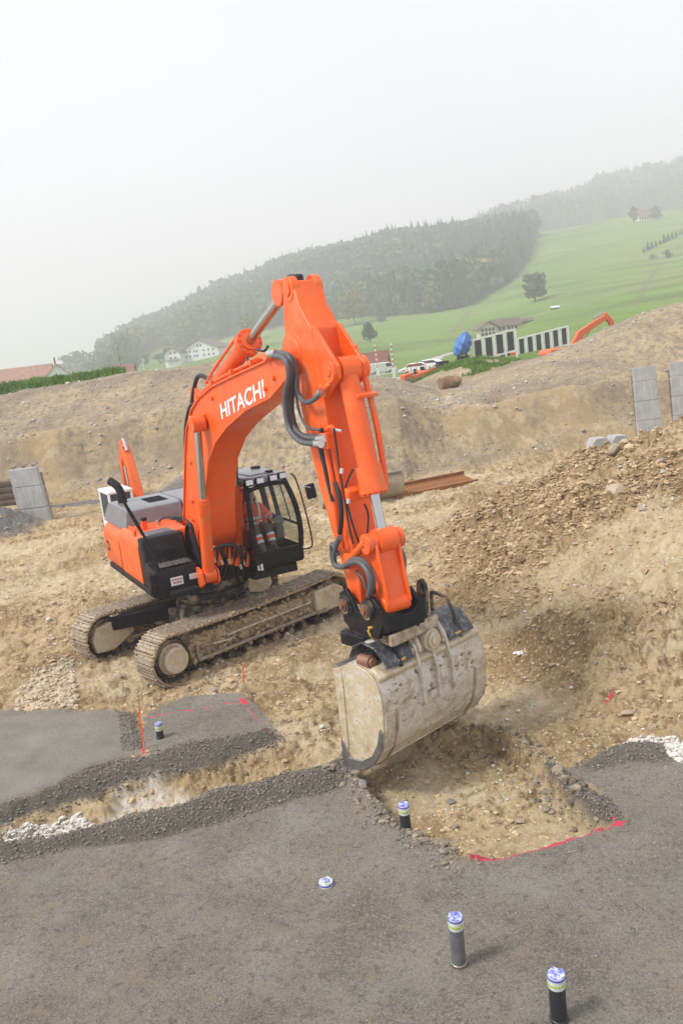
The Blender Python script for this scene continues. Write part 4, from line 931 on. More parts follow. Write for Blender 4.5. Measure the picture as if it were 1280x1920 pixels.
for side in(-1,1):
    yc=side*1.253
    ch=MB()
    for x,z,a in path(54):
        for q in(-.11,.11): ch.box((x-math.sin(a)*.045,q,z-math.cos(a)*.045),(.19,.05,.08),(0,a,0))
    tr_=ch.build('crawler_track',M['mudmetal'],EX,loc=T(0,yc,0),rot=(0,0,TH),smooth=False)
    for x,z,a in path(54):
        link('track_shoe',sh_me,tr_,(x+RS.uniform(-.003,.003),RS.uniform(-.006,.006),z+.005),(RS.uniform(-.012,.012),a+RS.uniform(-.02,.02),0))
    # caked mud on the run of the track, broken into clods
    V=[];F_=[]
    for i in range(900 if side<0 else 500):
        x,z,a=path(540)[RS.randint(540)] if i%3 else path(540)[RS.randint(0,200)]
        y=RS.choice([-1,1])*RS.uniform(.20,.33) if i%2 else RS.uniform(-.3,.3)
        q=RS.uniform(.018,.05); off=RS.uniform(-.02,.035)
        c=Vector((x+math.sin(a)*off,y,z+math.cos(a)*off)); o=len(V)
        for d in((1,0,0),(-1,0,0),(0,1,0),(0,-1,0),(0,0,1),(0,0,-1)): V.append(c+Vector(d)*q*RS.uniform(.6,1.4))
        F_+=[(o+4,o,o+2),(o+4,o+2,o+1),(o+4,o+1,o+3),(o+4,o+3,o),(o+5,o+2,o),(o+5,o+1,o+2),(o+5,o+3,o+1),(o+5,o,o+3)]
    md=npmesh('caked_mud',V,F_,M['mud'],True,tr_); md['kind']='stuff'
    s=side; out=-1   # the face towards the camera is the -y one of each track
    fr=MB(); fr.prism([(-1.62,.30),(1.75,.30),(1.95,.48),(1.8,.76),(-1.45,.80),(-1.66,.62)],-.20,.20)
    fo=fr.build('track_frame',M['mud'],EX,bevel=.02,loc=T(0,yc,0),rot=(0,0,TH))
    b=MB(); b.prism([(-1.55,.34),(1.7,.34),(1.7,.40),(-1.55,.40)],-.335,-.19); b.prism([(-1.55,.33),(-1.5,.33),(-1.5,.62),(-1.55,.62)],-.30,-.19); b.build('step_rail',M['steel'],fo,bevel=.008)
    b=MB(); b.box((.3,-.225,.60),(2.2,.05,.035)); b.box((-.9,-.24,.52),(.5,.06,.03),(0,.1,0)); b.build('guide_strip',M['bucket'],fo,bevel=.006)
    # lumps of mud hanging off the frame
    V=[];F_=[]
    for i in range(420):
        x=RS.uniform(-1.6,1.9); z=RS.uniform(.28,.84) ; q=RS.uniform(.03,.085); c=Vector((x,-.20-RS.uniform(0,.04)*(z<.5)*2,z)); o=len(V)
        for d in((1,0,0),(-1,0,0),(0,1,0),(0,-1,0),(0,0,1),(0,0,-1)): V.append(c+Vector((d[0],d[1]*.5,d[2]*.8))*q*RS.uniform(.6,1.4))
        F_+=[(o+4,o,o+2),(o+4,o+2,o+1),(o+4,o+1,o+3),(o+4,o+3,o),(o+5,o+2,o),(o+5,o+1,o+2),(o+5,o+3,o+1),(o+5,o,o+3)]
    md=npmesh('caked_mud',V,F_,M['mud'],True,fo); md['kind']='stuff'
    for i in range(9):
        b=MB(); x=-1.45+i*.365; b.cyl((x,-.24,.17),(x,.24,.17),.10,12); b.cyl((x,-.27,.17),(x,-.24,.17),.06,10); b.build('track_roller',M['mudmetal'],fo)
    # drive end (towards the left of the picture)
    b=MB(); b.cyl((-h_,-.16,zc),(-h_,.16,zc),.36,24)
    for k in range(20): a=2*PI*k/20; b.box((-h_+.38*math.cos(a),0,zc+.38*math.sin(a)),(.06,.09,.08),(0,-a,0))
    b.build('drive_sprocket',M['mudmetal'],fo)
    b=MB()
    if side<0: b.lathe([(.30,-.17),(.30,-.20),(.245,-.22),(.245,-.34),(.235,-.355),(.0,-.36)],(-h_,0,zc),'y',32)
    else: b.prism([(-h_-.28,zc-.26),(-h_-.33,zc),(-h_-.22,zc+.24),(-h_+.1,zc+.30),(-h_+.55,zc+.2),(-h_+.62,zc-.05),(-h_+.1,zc-.30)],-.30,-.12)
    b.build('final_drive_cover',M['bucketside'],fo,bevel=.02)
    b=MB(); b.lathe([(.0,-.20),(.30,-.20),(.42,-.10),(.42,.10),(.30,.2),(.0,.2)],(h_,0,zc),'y',28); b.build('idler',M['mudmetal'],fo)
    b=MB(); b.prism([(h_-.55,.30),(h_+.12,.30),(h_+.30,.45),(h_+.25,.70),(h_+.05,.82),(h_-.55,.80)],-.31,-.18); b.build('idler_guard',M['bucketside'],fo,bevel=.03)
# --- carbody
b=MB()
for sx in(-1,1):
    for sy in(-1,1):
        p=[T(sx*.35,sy*.3,0),T(sx*.75,sy*.3,0),T(sx*1.25,sy*1.1,0),T(sx*.75,sy*1.1,0)]
        b.prism([(a[0],a[1]) for a in p],.50,.86,'xy')
b.cyl((0,0,.52),(0,0,.98),.78,32); b.build('car_body',M['mudmetal'],EX,bevel=.03)
b=MB(); b.prism([T(-1.95,.98,0)[:2],T(-1.0,.95,0)[:2],T(.3,.4,0)[:2],T(-.3,.2,0)[:2]],.62,.92,'xy'); b.build('carbody_leg',M['black'],EX,bevel=.03)
b=MB(); b.cyl((0,0,.98),(0,0,1.42),.66,48); b.lathe([(.74,1.08),(.78,1.10),(.78,1.20),(.74,1.22)],(0,0,0),'z',48); b.build('slewing_ring',M['mudmetal'],EX)
# --- upper structure
b=MB(); b.prism([(-2.9,-1.1),(-2.3,-1.42),(.9,-1.42),(1.15,-1.2),(1.15,-.55),(.75,-.45),(.75,.4),(1.3,.5),(1.35,1.42),(-2.3,1.42),(-2.9,1.1)],1.42,1.60,'xy'); b.build('deck_frame',M['black'],EX,bevel=.02)
b=MB(); b.box((-.55,-1.50,1.585),(3.5,.06,.11)); b.box((1.0,-1.0,1.52),(.3,.9,.1)); b.build('side_skirt',M['blackmatt'],EX,bevel=.015)
def plan(ys,x0): pass
cw=[(-1.17,-1.50),(-2.55,-1.50),(-2.95,-1.42),(-3.2,-1.15),(-3.36,-.6),(-3.42,0),(-3.36,.6),(-3.2,1.15),(-2.95,1.42),(-2.55,1.50),(-1.17,1.50)]
def loft(polys,name,mt,par,bevel=0):
    b=MB(); n=len(polys[0][0]); V=[];F_=[]
    for P_,z in polys: V+=[(x,y,z) for x,y in P_]
    for k in range(len(polys)-1): F_+=[(k*n+i,k*n+(i+1)%n,(k+1)*n+(i+1)%n,(k+1)*n+i) for i in range(n)]
    F_+=[tuple(range(n-1,-1,-1)),tuple(range((len(polys)-1)*n,len(polys)*n))]
    b.add(V,F_); return b.build(name,mt,par,bevel)
def shr(P_,d,cx=-1.17): return [((x+ (d if x<cx-.01 else 0)), (y-math.copysign(min(d,abs(y)),y))) for x,y in P_]
loft([(shr(cw,.07),1.56),(cw,1.68),(cw,2.25),(shr(cw,.04),2.36),(shr(cw,.12),2.45),(shr(cw,.26),2.50)],'counterweight',M['orange'],EX)
sp=[(-1.15,-1.49),(.40,-1.49),(.40,-.42),(-1.15,-.42)]
def shs(d): return [(-1.15,-1.49+d),(.40-d*.2,-1.49+d),(.40-d*.2,-.42),(-1.15,-.42)]
loft([(shs(0),1.62),(shs(0),2.36),(shs(.04),2.46),(shs(.12),2.54),(shs(.24),2.57)],'side_panel',M['orange'],EX)
b=MB(); b.prism([(-1.15,.5),(.0,.5),(.0,1.47),(-1.15,1.47)],1.6,2.5,'xy'); b.build('side_panel',M['orange'],EX,bevel=.06)
b=MB(); b.prism([(-1.15,-.42),(-.4,-.42),(-.4,.5),(-1.15,.5)],1.6,2.52,'xy'); b.build('engine_cover',M['orange'],EX,bevel=.02)
# logo patch on the counterweight flank: three short marks
b=MB(); b.box((-2.32,-1.497,2.02),(.10,.012,.22)); b.box((-2.18,-1.497,2.02),(.10,.012,.22)); b.build('capacity_decal',M['blackmatt'],EX,smooth=False)
b=MB(); b.box((-2.25,-1.500,2.02),(.06,.012,.10)); b.build('capacity_decal',mat('yellow_decal',(.75,.5,.04),.5),EX,smooth=False)
# hoods
def hood(y0,y1,name):
    b=MB(); n0=.10 if y0<-1 else 0
    prof=[(-2.95,2.48),(-2.82,2.74),(-2.60,2.92),(-1.25,2.93),(-1.06,2.88),(-.98,2.62),(-.96,2.48)]
    V=[]; 
    for j,y in enumerate((y0,y1)):
        for x,z in prof:
            yy=y+(n0*((z-2.48)/.45) if j==0 else 0); V.append((x,yy,z))
    n=len(prof); F_=[(i,i+1,n+i+1,n+i) for i in range(n-1)]+[tuple(range(n-1,-1,-1)),tuple(range(n,2*n)),(0,n,2*n-1,n-1)]
    b.add(V,F_); return b.build(name,M['grey'],EX,.02)
hA=hood(-1.36,-.06,'engine_hood'); hB=hood(-.02,1.40,'engine_hood')
b=MB()
for k in range(9): b.box((-1.72+ (k-4)*.085,-.45,2.935),(.03,.42,.012))
b.build('louvre',M['blackmatt'],hA,smooth=False)
b=MB(); b.tube([(-2.15,-1.05,2.88),(-2.15,-1.05,3.12),(-2.22,-1.10,3.30),(-2.38,-1.20,3.42)],.088,16,4); b.cyl((-2.15,-1.05,2.86),(-2.15,-1.05,3.02),.105,18); b.build('exhaust_stack',M['blackmatt'],EX)
# top deck details in front of the hood
b=MB(); 
for k in range(7): b.box((.04+.055*k,-1.0,2.592),(.03,.46,.02))
b.box((.2,-1.0,2.578),(.44,.56,.02)); b.build('vent_grille',M['grey'],EX,bevel=.004)
b=MB()
for k in range(3): b.box((-.30-.2*k,-.22,2.60),(.14,.34,.025))
b.build('step_plate',M['blackmatt'],EX,bevel=.005)
b=MB(); b.box((-.35,-1.1,2.66),(.10,.10,.2)); b.box((-.6,-1.3,2.60),(.5,.03,.05)); b.build('filler_neck',M['orange'],EX,bevel=.01)
b=MB(); b.cyl((-.32,-1.1,2.76),(-.32,-1.1,2.82),.06,12); b.build('filler_cap',M['blackmatt'],EX)
b=MB(); b.tube([(-.5,-.75,2.62),(-.45,-.65,2.72),(-.1,-.4,2.72),(.1,-.3,2.62),(.2,-.25,2.5)],.018,8); b.build('hose',M['hoseblack'],EX)
b=MB(); b.cyl((-.5,-.78,2.57),(-.5,-.78,2.68),.04,10); b.build('hose_fitting',M['fitting'],EX)
# front tool box with steps
tb=MB()
tb.prism([(.41,1.6),(.41,2.585),(.60,2.56),(.68,2.44),(.75,2.10),(1.22,2.03),(1.27,1.95),(1.27,1.52),(.9,1.50)],-1.48,-.60)
tbo=tb.build('tool_box',M['black'],EX,bevel=.045,seg=3)
b=MB(); b.box((.78,-1.0,2.30),(.12,.34,.05)); b.box((.83,-1.0,2.30),(.03,.34,.09)); b.build('foothold',M['blackmatt'],tbo,bevel=.01)
b=MB(); b.box((1.0,-1.0,2.075),(.34,.6,.02)); [b.box((.88+.06*i,-1.25+.1*j,2.092),(.03,.03,.02)) for i in range(5) for j in range(6)]; b.build('tread_plate',mat('worn_tread',(.16,.15,.13),.55,vcol=(.05,.05,.05),vscale=20),tbo,smooth=False)
b=MB(); b.box((1.38,-.98,1.60),(.24,.56,.05)); b.box((1.38,-.98,1.55),(.20,.5,.06)); b.build('step',M['blackmatt'],tbo,bevel=.01)
b=MB(); b.box((1.285,-.72,1.80),(.03,.18,.11)); b.build('work_light',M['lens'],tbo,bevel=.01)
b=MB(); b.box((1.278,-1.06,1.78),(.012,.24,.16)); st=b.build('warning_sticker',M['white'],tbo,smooth=False)
b=MB(); [b.box((1.288,-1.15+.035*k,1.815),(.006,.022,.03)) for k in range(6)]; [b.box((1.288,-1.13+.035*k,1.755),(.006,.022,.035)) for k in range(5)]; b.build('sticker_marks',mat('dark_red_ink',(.35,.05,.05),.6),st,smooth=False)
b=MB(); b.box((1.22,-1.52,1.86),(.22,.12,.30)); b.cyl((1.22,-1.55,2.0),(1.22,-1.55,1.6),.03,8); b.build('mirror_housing',M['blackmatt'],EX,bevel=.03)
b=MB(); b.tube([(1.22,-1.36,1.95),(1.2,-1.40,2.35),(1.18,-1.60,3.0),(1.16,-1.80,3.52)],.026,8); b.tube([(1.16,-1.80,3.55),(1.12,-1.72,3.3),(1.12,-1.52,2.75)],.022,8); b.build('handrail',M['blackmatt'],EX)
b=MB(); b.box((.5,-1.52,2.70),(.1,.05,.12)); b.build('handrail_bracket',M['orange'],EX,bevel=.01)
b=MB(); b.tube([(.55,-.52,1.7),(.5,-.50,2.35),(.55,-.48,2.62),(.72,-.46,2.66),(.85,-.46,2.3),(1.15,-.46,1.65)],.045,10); b.build('guard_hoop',M['black'],EX)
b=MB(); b.prism([(.55,1.62),(.55,2.4),(.7,2.5),(1.1,1.62)],-.50,-.46); b.build('guard_plate',M['black'],EX,bevel=.01)
# dark bay between boom foot and cab
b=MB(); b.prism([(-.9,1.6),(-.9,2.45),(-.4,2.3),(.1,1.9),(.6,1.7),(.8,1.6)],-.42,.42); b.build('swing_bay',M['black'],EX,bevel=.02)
# --- boom
BO=[(-.20,2.12),(-.28,2.45),(.20,3.3),(.62,4.05),(.95,4.55),(1.45,4.95),(1.98,5.17),(2.75,5.36),(3.9,5.53),(5.17,5.70),(5.95,5.82),(6.16,5.70),(6.14,5.5),(5.69,5.38),(5.2,5.18),(4.17,4.98),(3.2,4.68),(2.5,4.38),(1.95,3.98),(1.60,3.50),(1.38,2.95),(1.28,2.5),(.75,2.0),(.25,1.85)]
BO=[(x-.04,z) for x,z in BO]
def holed(poly,y0,y1,name,mt,par,bevel): b=MB(); b.prism(poly,y0,y1); return b.build(name,mt,par,bevel)
boom=holed(BO,-.29,.29,'boom',M['orange'],EX,.02)
# raised flange along both side plates
def inset_strip(poly,idx,w,y0,y1,name,mt,par):
    b=MB()
    for i in idx:
        a=Vector(poly[i]);c=Vector(poly[i+1]); t=(c-a).normalized(); L=(c-a).length
        m_=(a+c)/2; ang=math.atan2(t.y,t.x); b.box((m_.x,(y0+y1)/2,m_.y),(L+.01,y1-y0,w),(0,-ang,0))
    return b.build(name,mt,par,bevel=.004)
inset_strip(BO,range(1,11),.035,-.325,-.27,'edge_flange',M['orange'],boom)
inset_strip(BO,range(13,21),.03,-.32,-.27,'edge_flange',M['orange'],boom)
inset_strip(BO,range(1,11),.035,.27,.325,'edge_flange',M['orange'],boom)
b=MB()
for (x,z) in((.55,3.1),(.85,3.9),(1.4,4.6),(2.6,5.15),(.4,2.7),(5.0,5.3),(5.35,5.45)): b.cyl((x,-.33,z),(x,-.28,z),.035,10)
b.build('bolt',M['orange'],boom)
b=MB(); b.cyl((1.9,-.36,4.72),(1.9,.36,4.72),.12,18); b.build('cylinder_pin_boss',M['orange'],boom)
b=MB(); b.cyl((.25,-.40,2.05),(.25,.40,2.05),.17,18); b.build('foot_pin',M['steel'],boom)
# lettering
tcv=bpy.data.curves.new('txt','FONT'); tcv.body='HITACHI'; tcv.size=1; tcv.extrude=.004; tcv.offset=.018; tcv.space_character=1.02
to=bpy.data.objects.new('txt',tcv); COL.objects.link(to); bpy.context.view_layer.update()
tm=bpy.data.meshes.new_from_object(to.evaluated_get(bpy.context.evaluated_depsgraph_get())); bpy.data.objects.remove(to)
co=np.array([v.co[:] for v in tm.vertices]); x0t,x1t=co[:,0].min(),co[:,0].max(); y0t,y1t=co[:,1].min(),co[:,1].max()
bl=MP(416,787,-.3);br=MP(497,744,-.3);tl=MP(412,758,-.3)
wv=(br-bl); hv=(tl-bl)
wv=np.array([wv[0],0,wv[2]]); hv=np.array([hv[0]+.0,0,hv[2]])
for v in tm.vertices:
    a=(v.co.x-x0t)/(x1t-x0t); c=(v.co.y-y0t)/(y1t-y0t); p=np.array([bl[0],0,bl[2]])+wv*a+hv*c; v.co=(p[0],-.297-v.co.z*.8,p[2])
tm.materials.clear(); tm.materials.append(M['white']); lo=link('lettering',tm,boom)
# pipes on top of the boom
def off(x): return np.interp(x,[.2,.9,1.41,1.94,2.71,3.86,5.13],[3.35,4.6,4.97,5.19,5.38,5.55,5.72])
for y,dz,x0_,x1_ in((-.22,.07,1.5,5.0),(-.10,.08,1.3,5.15),(.05,.08,1.3,5.15),(.18,.07,1.5,5.0)):
    b=MB(); xs_=np.linspace(x0_,x1_,8); b.tube([(x,y,off(x)+dz) for x in xs_],.032,8,2); b.build('hydraulic_pipe',M['orange'],boom)
for x in(1.7,2.6,3.6,4.5): b=MB(); b.box((x,-.02,off(x)+.06),(.08,.56,.09),(0,-.15,0)); b.build('pipe_clamp',M['orange_dull'],boom,bevel=.01)
for k,(y,dx) in enumerate(((-.20,0),(-.08,.06),(.06,.1))):
    b=MB(); b.tube([(1.4-dx,y,5.05),(1.1-dx,y-.03,4.98),(.72-dx,y-.05,4.6),(.42-dx,y-.04,4.05),(.22-dx,y,3.5)],.035,8); b.build('hose',M['hoseblack'],boom)
b=MB(); b.tube([MP(393,712,-.1),MP(372,705,-.15),MP(362,740,-.2),MP(357,790,-.22)],.04,8); b.build('hose',M['hoseblack'],boom)
b=MB(); b.cyl(MP(393,712,-.1),MP(402,700,-.08),.05,10); b.build('hose_fitting',M['fitting'],boom)
# stay rods clipped to the rear of the boom foot: the thin orange pipes
b=MB(); b.tube([(.05,-.2,3.1),(.42,-.22,3.8),(.8,-.2,4.45)],.025,6); b.build('hydraulic_pipe',M['orange'],boom)
# boom light
p=MP(372,789,-.42); b=MB(); b.box((p[0]-.05,p[1],p[2]),(.16,.26,.20)); b.box((p[0]-.1,p[1]+.02,p[2]-.14),(.1,.16,.12)); lb=b.build('work_light',M['orange'],boom,bevel=.015)
b=MB(); b.box((p[0]+.04,p[1],p[2]),(.03,.20,.13)); b.build('lamp_glass',M['lens'],lb,bevel=.008)
# --- boom cylinders
def cylinder(a,b_,r,rod,frac,name,par=EX,gr=None):
    a=Vector(a);b_=Vector(b_); m_=a.lerp(b_,frac); d=(b_-a).normalized()
    c=MB(); c.cyl(a,m_,r,24); c.cyl(m_-d*.22,m_,r*1.18,24); c.cyl(m_,m_+d*.07,r*1.02,24); o=c.build(name,M['orange'],par)
    c=MB(); c.cyl(m_,b_,rod,18); c.build('piston_rod',M['chrome'],o)
    for q in(a,b_):
        c=MB(); c.cyl(q+Vector((0,-r*1.0,0)),q+Vector((0,r*1.0,0)),r*1.25,18); c.build('pin_eye',M['orange'],o)
    return o
pR0=MP(392,1078,-.46); pR1=MP(370,795,-.46)
c1=cylinder(pR0,pR1,.118,.066,.50,'boom_cylinder')
pL0=MP(446,1055,.46); pL1=MP(438,800,.42)
c2=cylinder(pL0,pL1,.118,.066,.56,'boom_cylinder')
for s_,pp in((-1,pR0),(1,pL0)):
    b=MB(); b.prism([(pp[0]-.55,1.55),(pp[0]-.35,1.95),(pp[0]-.05,pp[2]+.17),(pp[0]+.13,pp[2]+.1),(pp[0]+.16,pp[2]-.12),(pp[0]-.02,pp[2]-.22),(pp[0]-.2,1.5)],pp[1]-.17*1-.03,pp[1]-.14); b.prism([(pp[0]-.55,1.55),(pp[0]-.35,1.95),(pp[0]-.05,pp[2]+.17),(pp[0]+.13,pp[2]+.1),(pp[0]+.16,pp[2]-.12),(pp[0]-.02,pp[2]-.22),(pp[0]-.2,1.5)],pp[1]+.14,pp[1]+.17); b.build('cylinder_bracket',M['orange'],EX,bevel=.01)
# arched hose carriers and the nest of hoses between the cylinders
for q0,q1,q2,q3 in(((395,1062),(392,1035),(402,1020),(425,1018)),):
    pass
xf=1.15
def F(px,py,x=1.2): return tuple(MX(px,py,x))
b=MB(); b.tube([F(388,1070),F(387,1050),F(393,1035),F(405,1026)],.05,10); b.tube([F(462,1062),F(464,1045),F(455,1030),F(440,1022)],.05,10); b.build('hose_bracket',M['orange'],EX)
b=MB(); b.box(F(408,1045),(.1,.14,.32),(.3,0,0)); b.box(F(430,1042),(.1,.12,.34)); b.box(F(447,1050),(.1,.16,.24),(-.3,0,0)); b.build('manifold',M['orange'],EX,bevel=.02)
for k in range(7):
    b=MB(); x=399+k*9; t0=1028-8*math.sin(PI*k/6); b.tube([F(x,t0+22,1.25),F(x+1,t0+4,1.3),F(x+9,t0+2,1.28),F(x+6+3*math.sin(k),1062,1.2),F(x+2,1082,1.1)],.022,8); b.build('hose',M['hoseblack'],EX)
for q in((400,1046),(414,1050),(428,1048),(450,1058),(456,1050)):
    b=MB(); a=Vector(F(*q,1.32)); b.cyl(a,a+Vector((0,.02,-.10)),.028,8); b.build('hose_fitting',M['fitting'],EX)
b=MB(); b.tube([F(398,1058,1.35),F(398,1034,1.4),F(410,1025,1.4),F(432,1022,1.4),F(448,1028,1.4),F(455,1045,1.35),F(452,1058,1.3)],.032,10); b.build('hose',M['hoseblack'],EX)
# --- arm cylinder on top of the boom
a=MP(388,748,.0); e=MP(536,548,0.); ac=cylinder(a,e,.145,.075,.60,'arm_cylinder')
b=MB(); m_=Vector(a).lerp(Vector(e),.60); d_=(Vector(e)-Vector(a)).normalized(); b.cyl(m_-d_*.12,m_+d_*.03,.215,24)
for k in range(12): t=2*PI*k/12; u=d_.orthogonal().normalized(); w=d_.cross(u); p=m_+(u*math.cos(t)+w*math.sin(t))*.19; b.cyl(p-d_*.15,p+d_*.06,.022,6)
b.build('gland',M['orange'],ac)
for yy in(-.13,.13):
    b=MB(); b.tube([Vector(a)+d_*.5+Vector((0,yy,.13)),Vector(a)+d_*1.2+Vector((0,yy,.17)),m_-d_*.2+Vector((0,yy,.17))],.028,8); b.build('hydraulic_pipe',M['orange'],ac)
b=MB(); q=m_-d_*.02; b.tube([q+Vector((.1,-.1,-.22)),q+Vector((.2,-.14,-.34)),q+Vector((.05,-.16,-.42)),q+Vector((-.12,-.14,-.34))],.022,8); b.build('hose',M['hoseblack'],ac)
b=MB(); b.prism([(.95,4.75),(1.15,5.30),(1.35,5.38),(1.55,5.25),(1.9,5.1)],-.2,-.14); b.prism([(.95,4.75),(1.15,5.30),(1.35,5.38),(1.55,5.25),(1.9,5.1)],.14,.2); b.build('cylinder_bracket',M['orange'],boom,bevel=.01)
# --- arm
ARL=[(530,560),(531,600),(535,640),(548,700),(562,760),(580,840),(600,920),(620,990),(638,1050),(650,1100),(655,1128)]
ARR=[(678,1136),(672,1090),(660,1035),(646,970),(630,890),(612,790),(600,720),(590,660),(583,617),(559,573),(546,527),(533,528)]
AP=[tuple(np.array([MP(x,y,-.22)[0],MP(x,y,-.22)[2]])) for x,y in ARL+ARR]
arm=holed(AP,-.22,.22,'arm',M['orange'],EX,.022)
for s_ in(-1,1):
    b=MB(); q=MP(536,541,-.22); b.cyl((q[0]+.06,s_*.23,q[2]-.02),(q[0]+.06,s_*.12,q[2]-.02),.17,24); b.cyl((q[0]+.06,s_*.25,q[2]-.02),(q[0]+.06,s_*.23,q[2]-.02),.09,16); b.build('pin_boss',M['orange'],arm,bevel=.008)
q=MP(549,668,-.22); b=MB(); b.lathe([(.0,-.29),(.10,-.29),(.11,-.26),(.25,-.255),(.27,-.225),(.34,-.222),(.36,-.20),(.0,-.2)],(q[0],0,q[2]),'y',36); b.build('pivot_boss',M['orange'],arm)
# slot at the tip for the arm cylinder eye
b=MB(); q=MP(556,527,0); b.box((q[0]-.05,0,q[2]-.0),(.34,.13,.2),(0,.1,0)); b.build('tip_slot',M['hoseblack'],arm,bevel=.04,seg=3)
# gusset ribs on the front of the arm that carry the bucket cylinder pin
def side(px,py,y): q=MP(px,py,y); return (q[0],q[2])
g0=side(583,617,-.22)
cp=(7.02,5.50)
for s_ in(-1,1):
    b=MB(); b.prism([(g0[0]-.05,g0[1]+.05),(g0[0]+.05,g0[1]+.03),(cp[0]+.02,cp[1]+.20),(cp[0]+.16,cp[1]+.06),(cp[0]+.15,cp[1]-.10),(cp[0],cp[1]-.18),(cp[0]-.25,cp[1]-.35),(g0[0]-.0,g0[1]-.9)],s_*.185-.025,s_*.185+.025); b.cyl((cp[0],s_*.15,cp[1]),(cp[0],s_*.27,cp[1]),.15,22); b.cyl((cp[0],s_*.26,cp[1]),(cp[0],s_*.285,cp[1]),.07,14); b.build('cylinder_bracket',M['orange'],arm,bevel=.01)
lt=(7.50,3.30)
bc=cylinder((cp[0],0,cp[1]),(lt[0],0,lt[1]),.135,.062,.70,'bucket_cylinder')
b=MB(); m_=Vector((cp[0],0,cp[1])).lerp(Vector((lt[0],0,lt[1])),.70); d_=(Vector((lt[0],0,lt[1]))-Vector((cp[0],0,cp[1]))).normalized()
b.cyl(m_-d_*.30,m_-d_*.0,.175,24); b.cyl(m_-d_*.02,m_+d_*.05,.19,24)
for k in range(14): t=2*PI*k/14; u=d_.orthogonal().normalized(); w=d_.cross(u); p=m_+(u*math.cos(t)+w*math.sin(t))*.165; b.cyl(p,p+d_*.075,.018,6)
b.build('gland',M['orange'],bc)
b=MB(); b.tube([m_+Vector((.0,.20,-.0))-d_*0,m_-d_*.8+Vector((.06,.22,0)),m_-d_*1.5+Vector((.04,.21,0)),m_-d_*1.75+Vector((-.03,.19,.1))],.042,10); b.build('hydraulic_pipe',M['orange'],bc)
b=MB(); b.box(m_-d_*1.25+Vector((.02,.13,0)),(.34,.3,.05),(0,.25,0)); b.build('pipe_clamp',M['orange'],bc,bevel=.01)
b=MB(); b.box((m_.x-.28,-.02,m_.z-.06),(.16,.50,.16),(0,.25,0)); b.build('gland_bracket',M['orange'],arm,bevel=.02)
# pipes, hoses on the arm side
yS=-.235
def S_(px,py,y=-.27): return tuple(MP(px,py,y))
b=MB(); b.tube([S_(607,812),S_(612,850),S_(622,900),S_(628,950),S_(634,1000),S_(640,1030)],.035,8); b.build('hydraulic_pipe',M['orange'],arm)
b=MB(); b.tube([S_(604,805,-.3),S_(600,820,-.3),S_(604,850,-.3),S_(614,900,-.3),S_(624,940,-.3)],.03,8); b.tube([S_(598,840,-.28),S_(606,870,-.28),S_(618,905,-.28)],.02,8); b.build('hose',M['hoseblack'],arm)
b=MB(); b.tube([S_(628,905,-.3),S_(636,930,-.31),S_(640,965,-.31),S_(637,1000,-.31)],.036,8); b.build('hose',M['hoseblack'],arm)
for L in ([(626,804),(631,840),(637,885),(645,930),(650,960),(655,990),(662,1020)],[(662,880),(652,900),(646,925),(652,950),(660,980),(672,1015),(679,1028)],[(683,945),(690,965),(688,1000),(680,1026)]):
    b=MB(); b.tube([tuple(MX(x,y,np.interp(y,[780,1050],[6.98,7.12]))) for x,y in L],.014,6); b.build('hose',M['hoseblack'],arm)
b=MB(); b.tube([S_(622,805,-.28),S_(640,808,-.2)],.02,6,0); b.build('hose_fitting',M['fitting'],arm)
b=MB(); b.cyl(MX(640,888,7.1),MX(641,878,7.1),.03,8); b.build('hose_fitting',M['fitting'],arm)
b=MB(); b.cyl(MX(652,944,7.15),MX(653,935,7.15),.025,8); b.build('hose_fitting',M['fitting'],arm)
# big hose loops from the boom to the arm
loops=[([(520,662),(541,668),(547,700),(540,745),(548,795),(568,818),(597,823)],.039,-.42),([(514,667),(534,674),(541,705),(534,750),(541,800),(562,827),(590,832)],.038,-.50),
       ([(528,660),(549,672),(556,705),(558,735),(572,754),(590,748),(600,735)],.034,-.36),([(524,660),(546,680),(550,720),(548,770),(562,812),(600,818)],.03,-.34),([(540,670),(553,700),(558,760),(575,800),(612,806)],.018,-.32)]
for L,r_,y in loops:
    b=MB(); b.tube([tuple(MP(px,py,y+(.06 if i in(0,len(L)-1) else 0))) for i,(px,py) in enumerate(L)],r_,12,6); b.build('hose',M['hose'],EX)
for (x0_,y0_),(x1_,y1_),y in(((597,823),(609,821),-.36),((588,832),(602,832),-.42),((596,742),(603,731),-.30),((504,664),(518,662),-.38)):
    b=MB(); b.cyl(MP(x0_,y0_,y),MP(x1_,y1_,y),.055,12); b.build('hose_fitting',M['fitting'],EX)
b=MB(); b.tube([S_(602,733,-.27),S_(610,726,-.26),S_(622,718,-.2),S_(634,714,-.1)],.032,8); b.tube([S_(602,731,-.30),S_(604,724,-.26)],.04,8,0); b.build('hydraulic_pipe',M['orange'],arm)
b=MB(); b.box(S_(612,826,-.30),(.22,.10,.2)); b.tube([S_(611,805,-.27),S_(623,800,-.27),S_(626,812,-.25)],.03,8); b.build('pipe_block',M['orange'],arm,bevel=.02)
# pipes turning off the boom
for (px,py) in((487,672),(497,668),(507,664)):
    b=MB(); b.tube([MP(px-16,py+8,-.2),MP(px-4,py-2,-.25),MP(px+8,py-1,-.3),MP(px+14,py+4,-.36)],.035,8); b.build('hydraulic_pipe',M['orange'],boom)
b=MB(); b.tube([MP(503,648,-.1),MP(495,658,-.15),MP(480,655,-.2)],.02,6); b.build('hose',M['hoseblack'],boom)
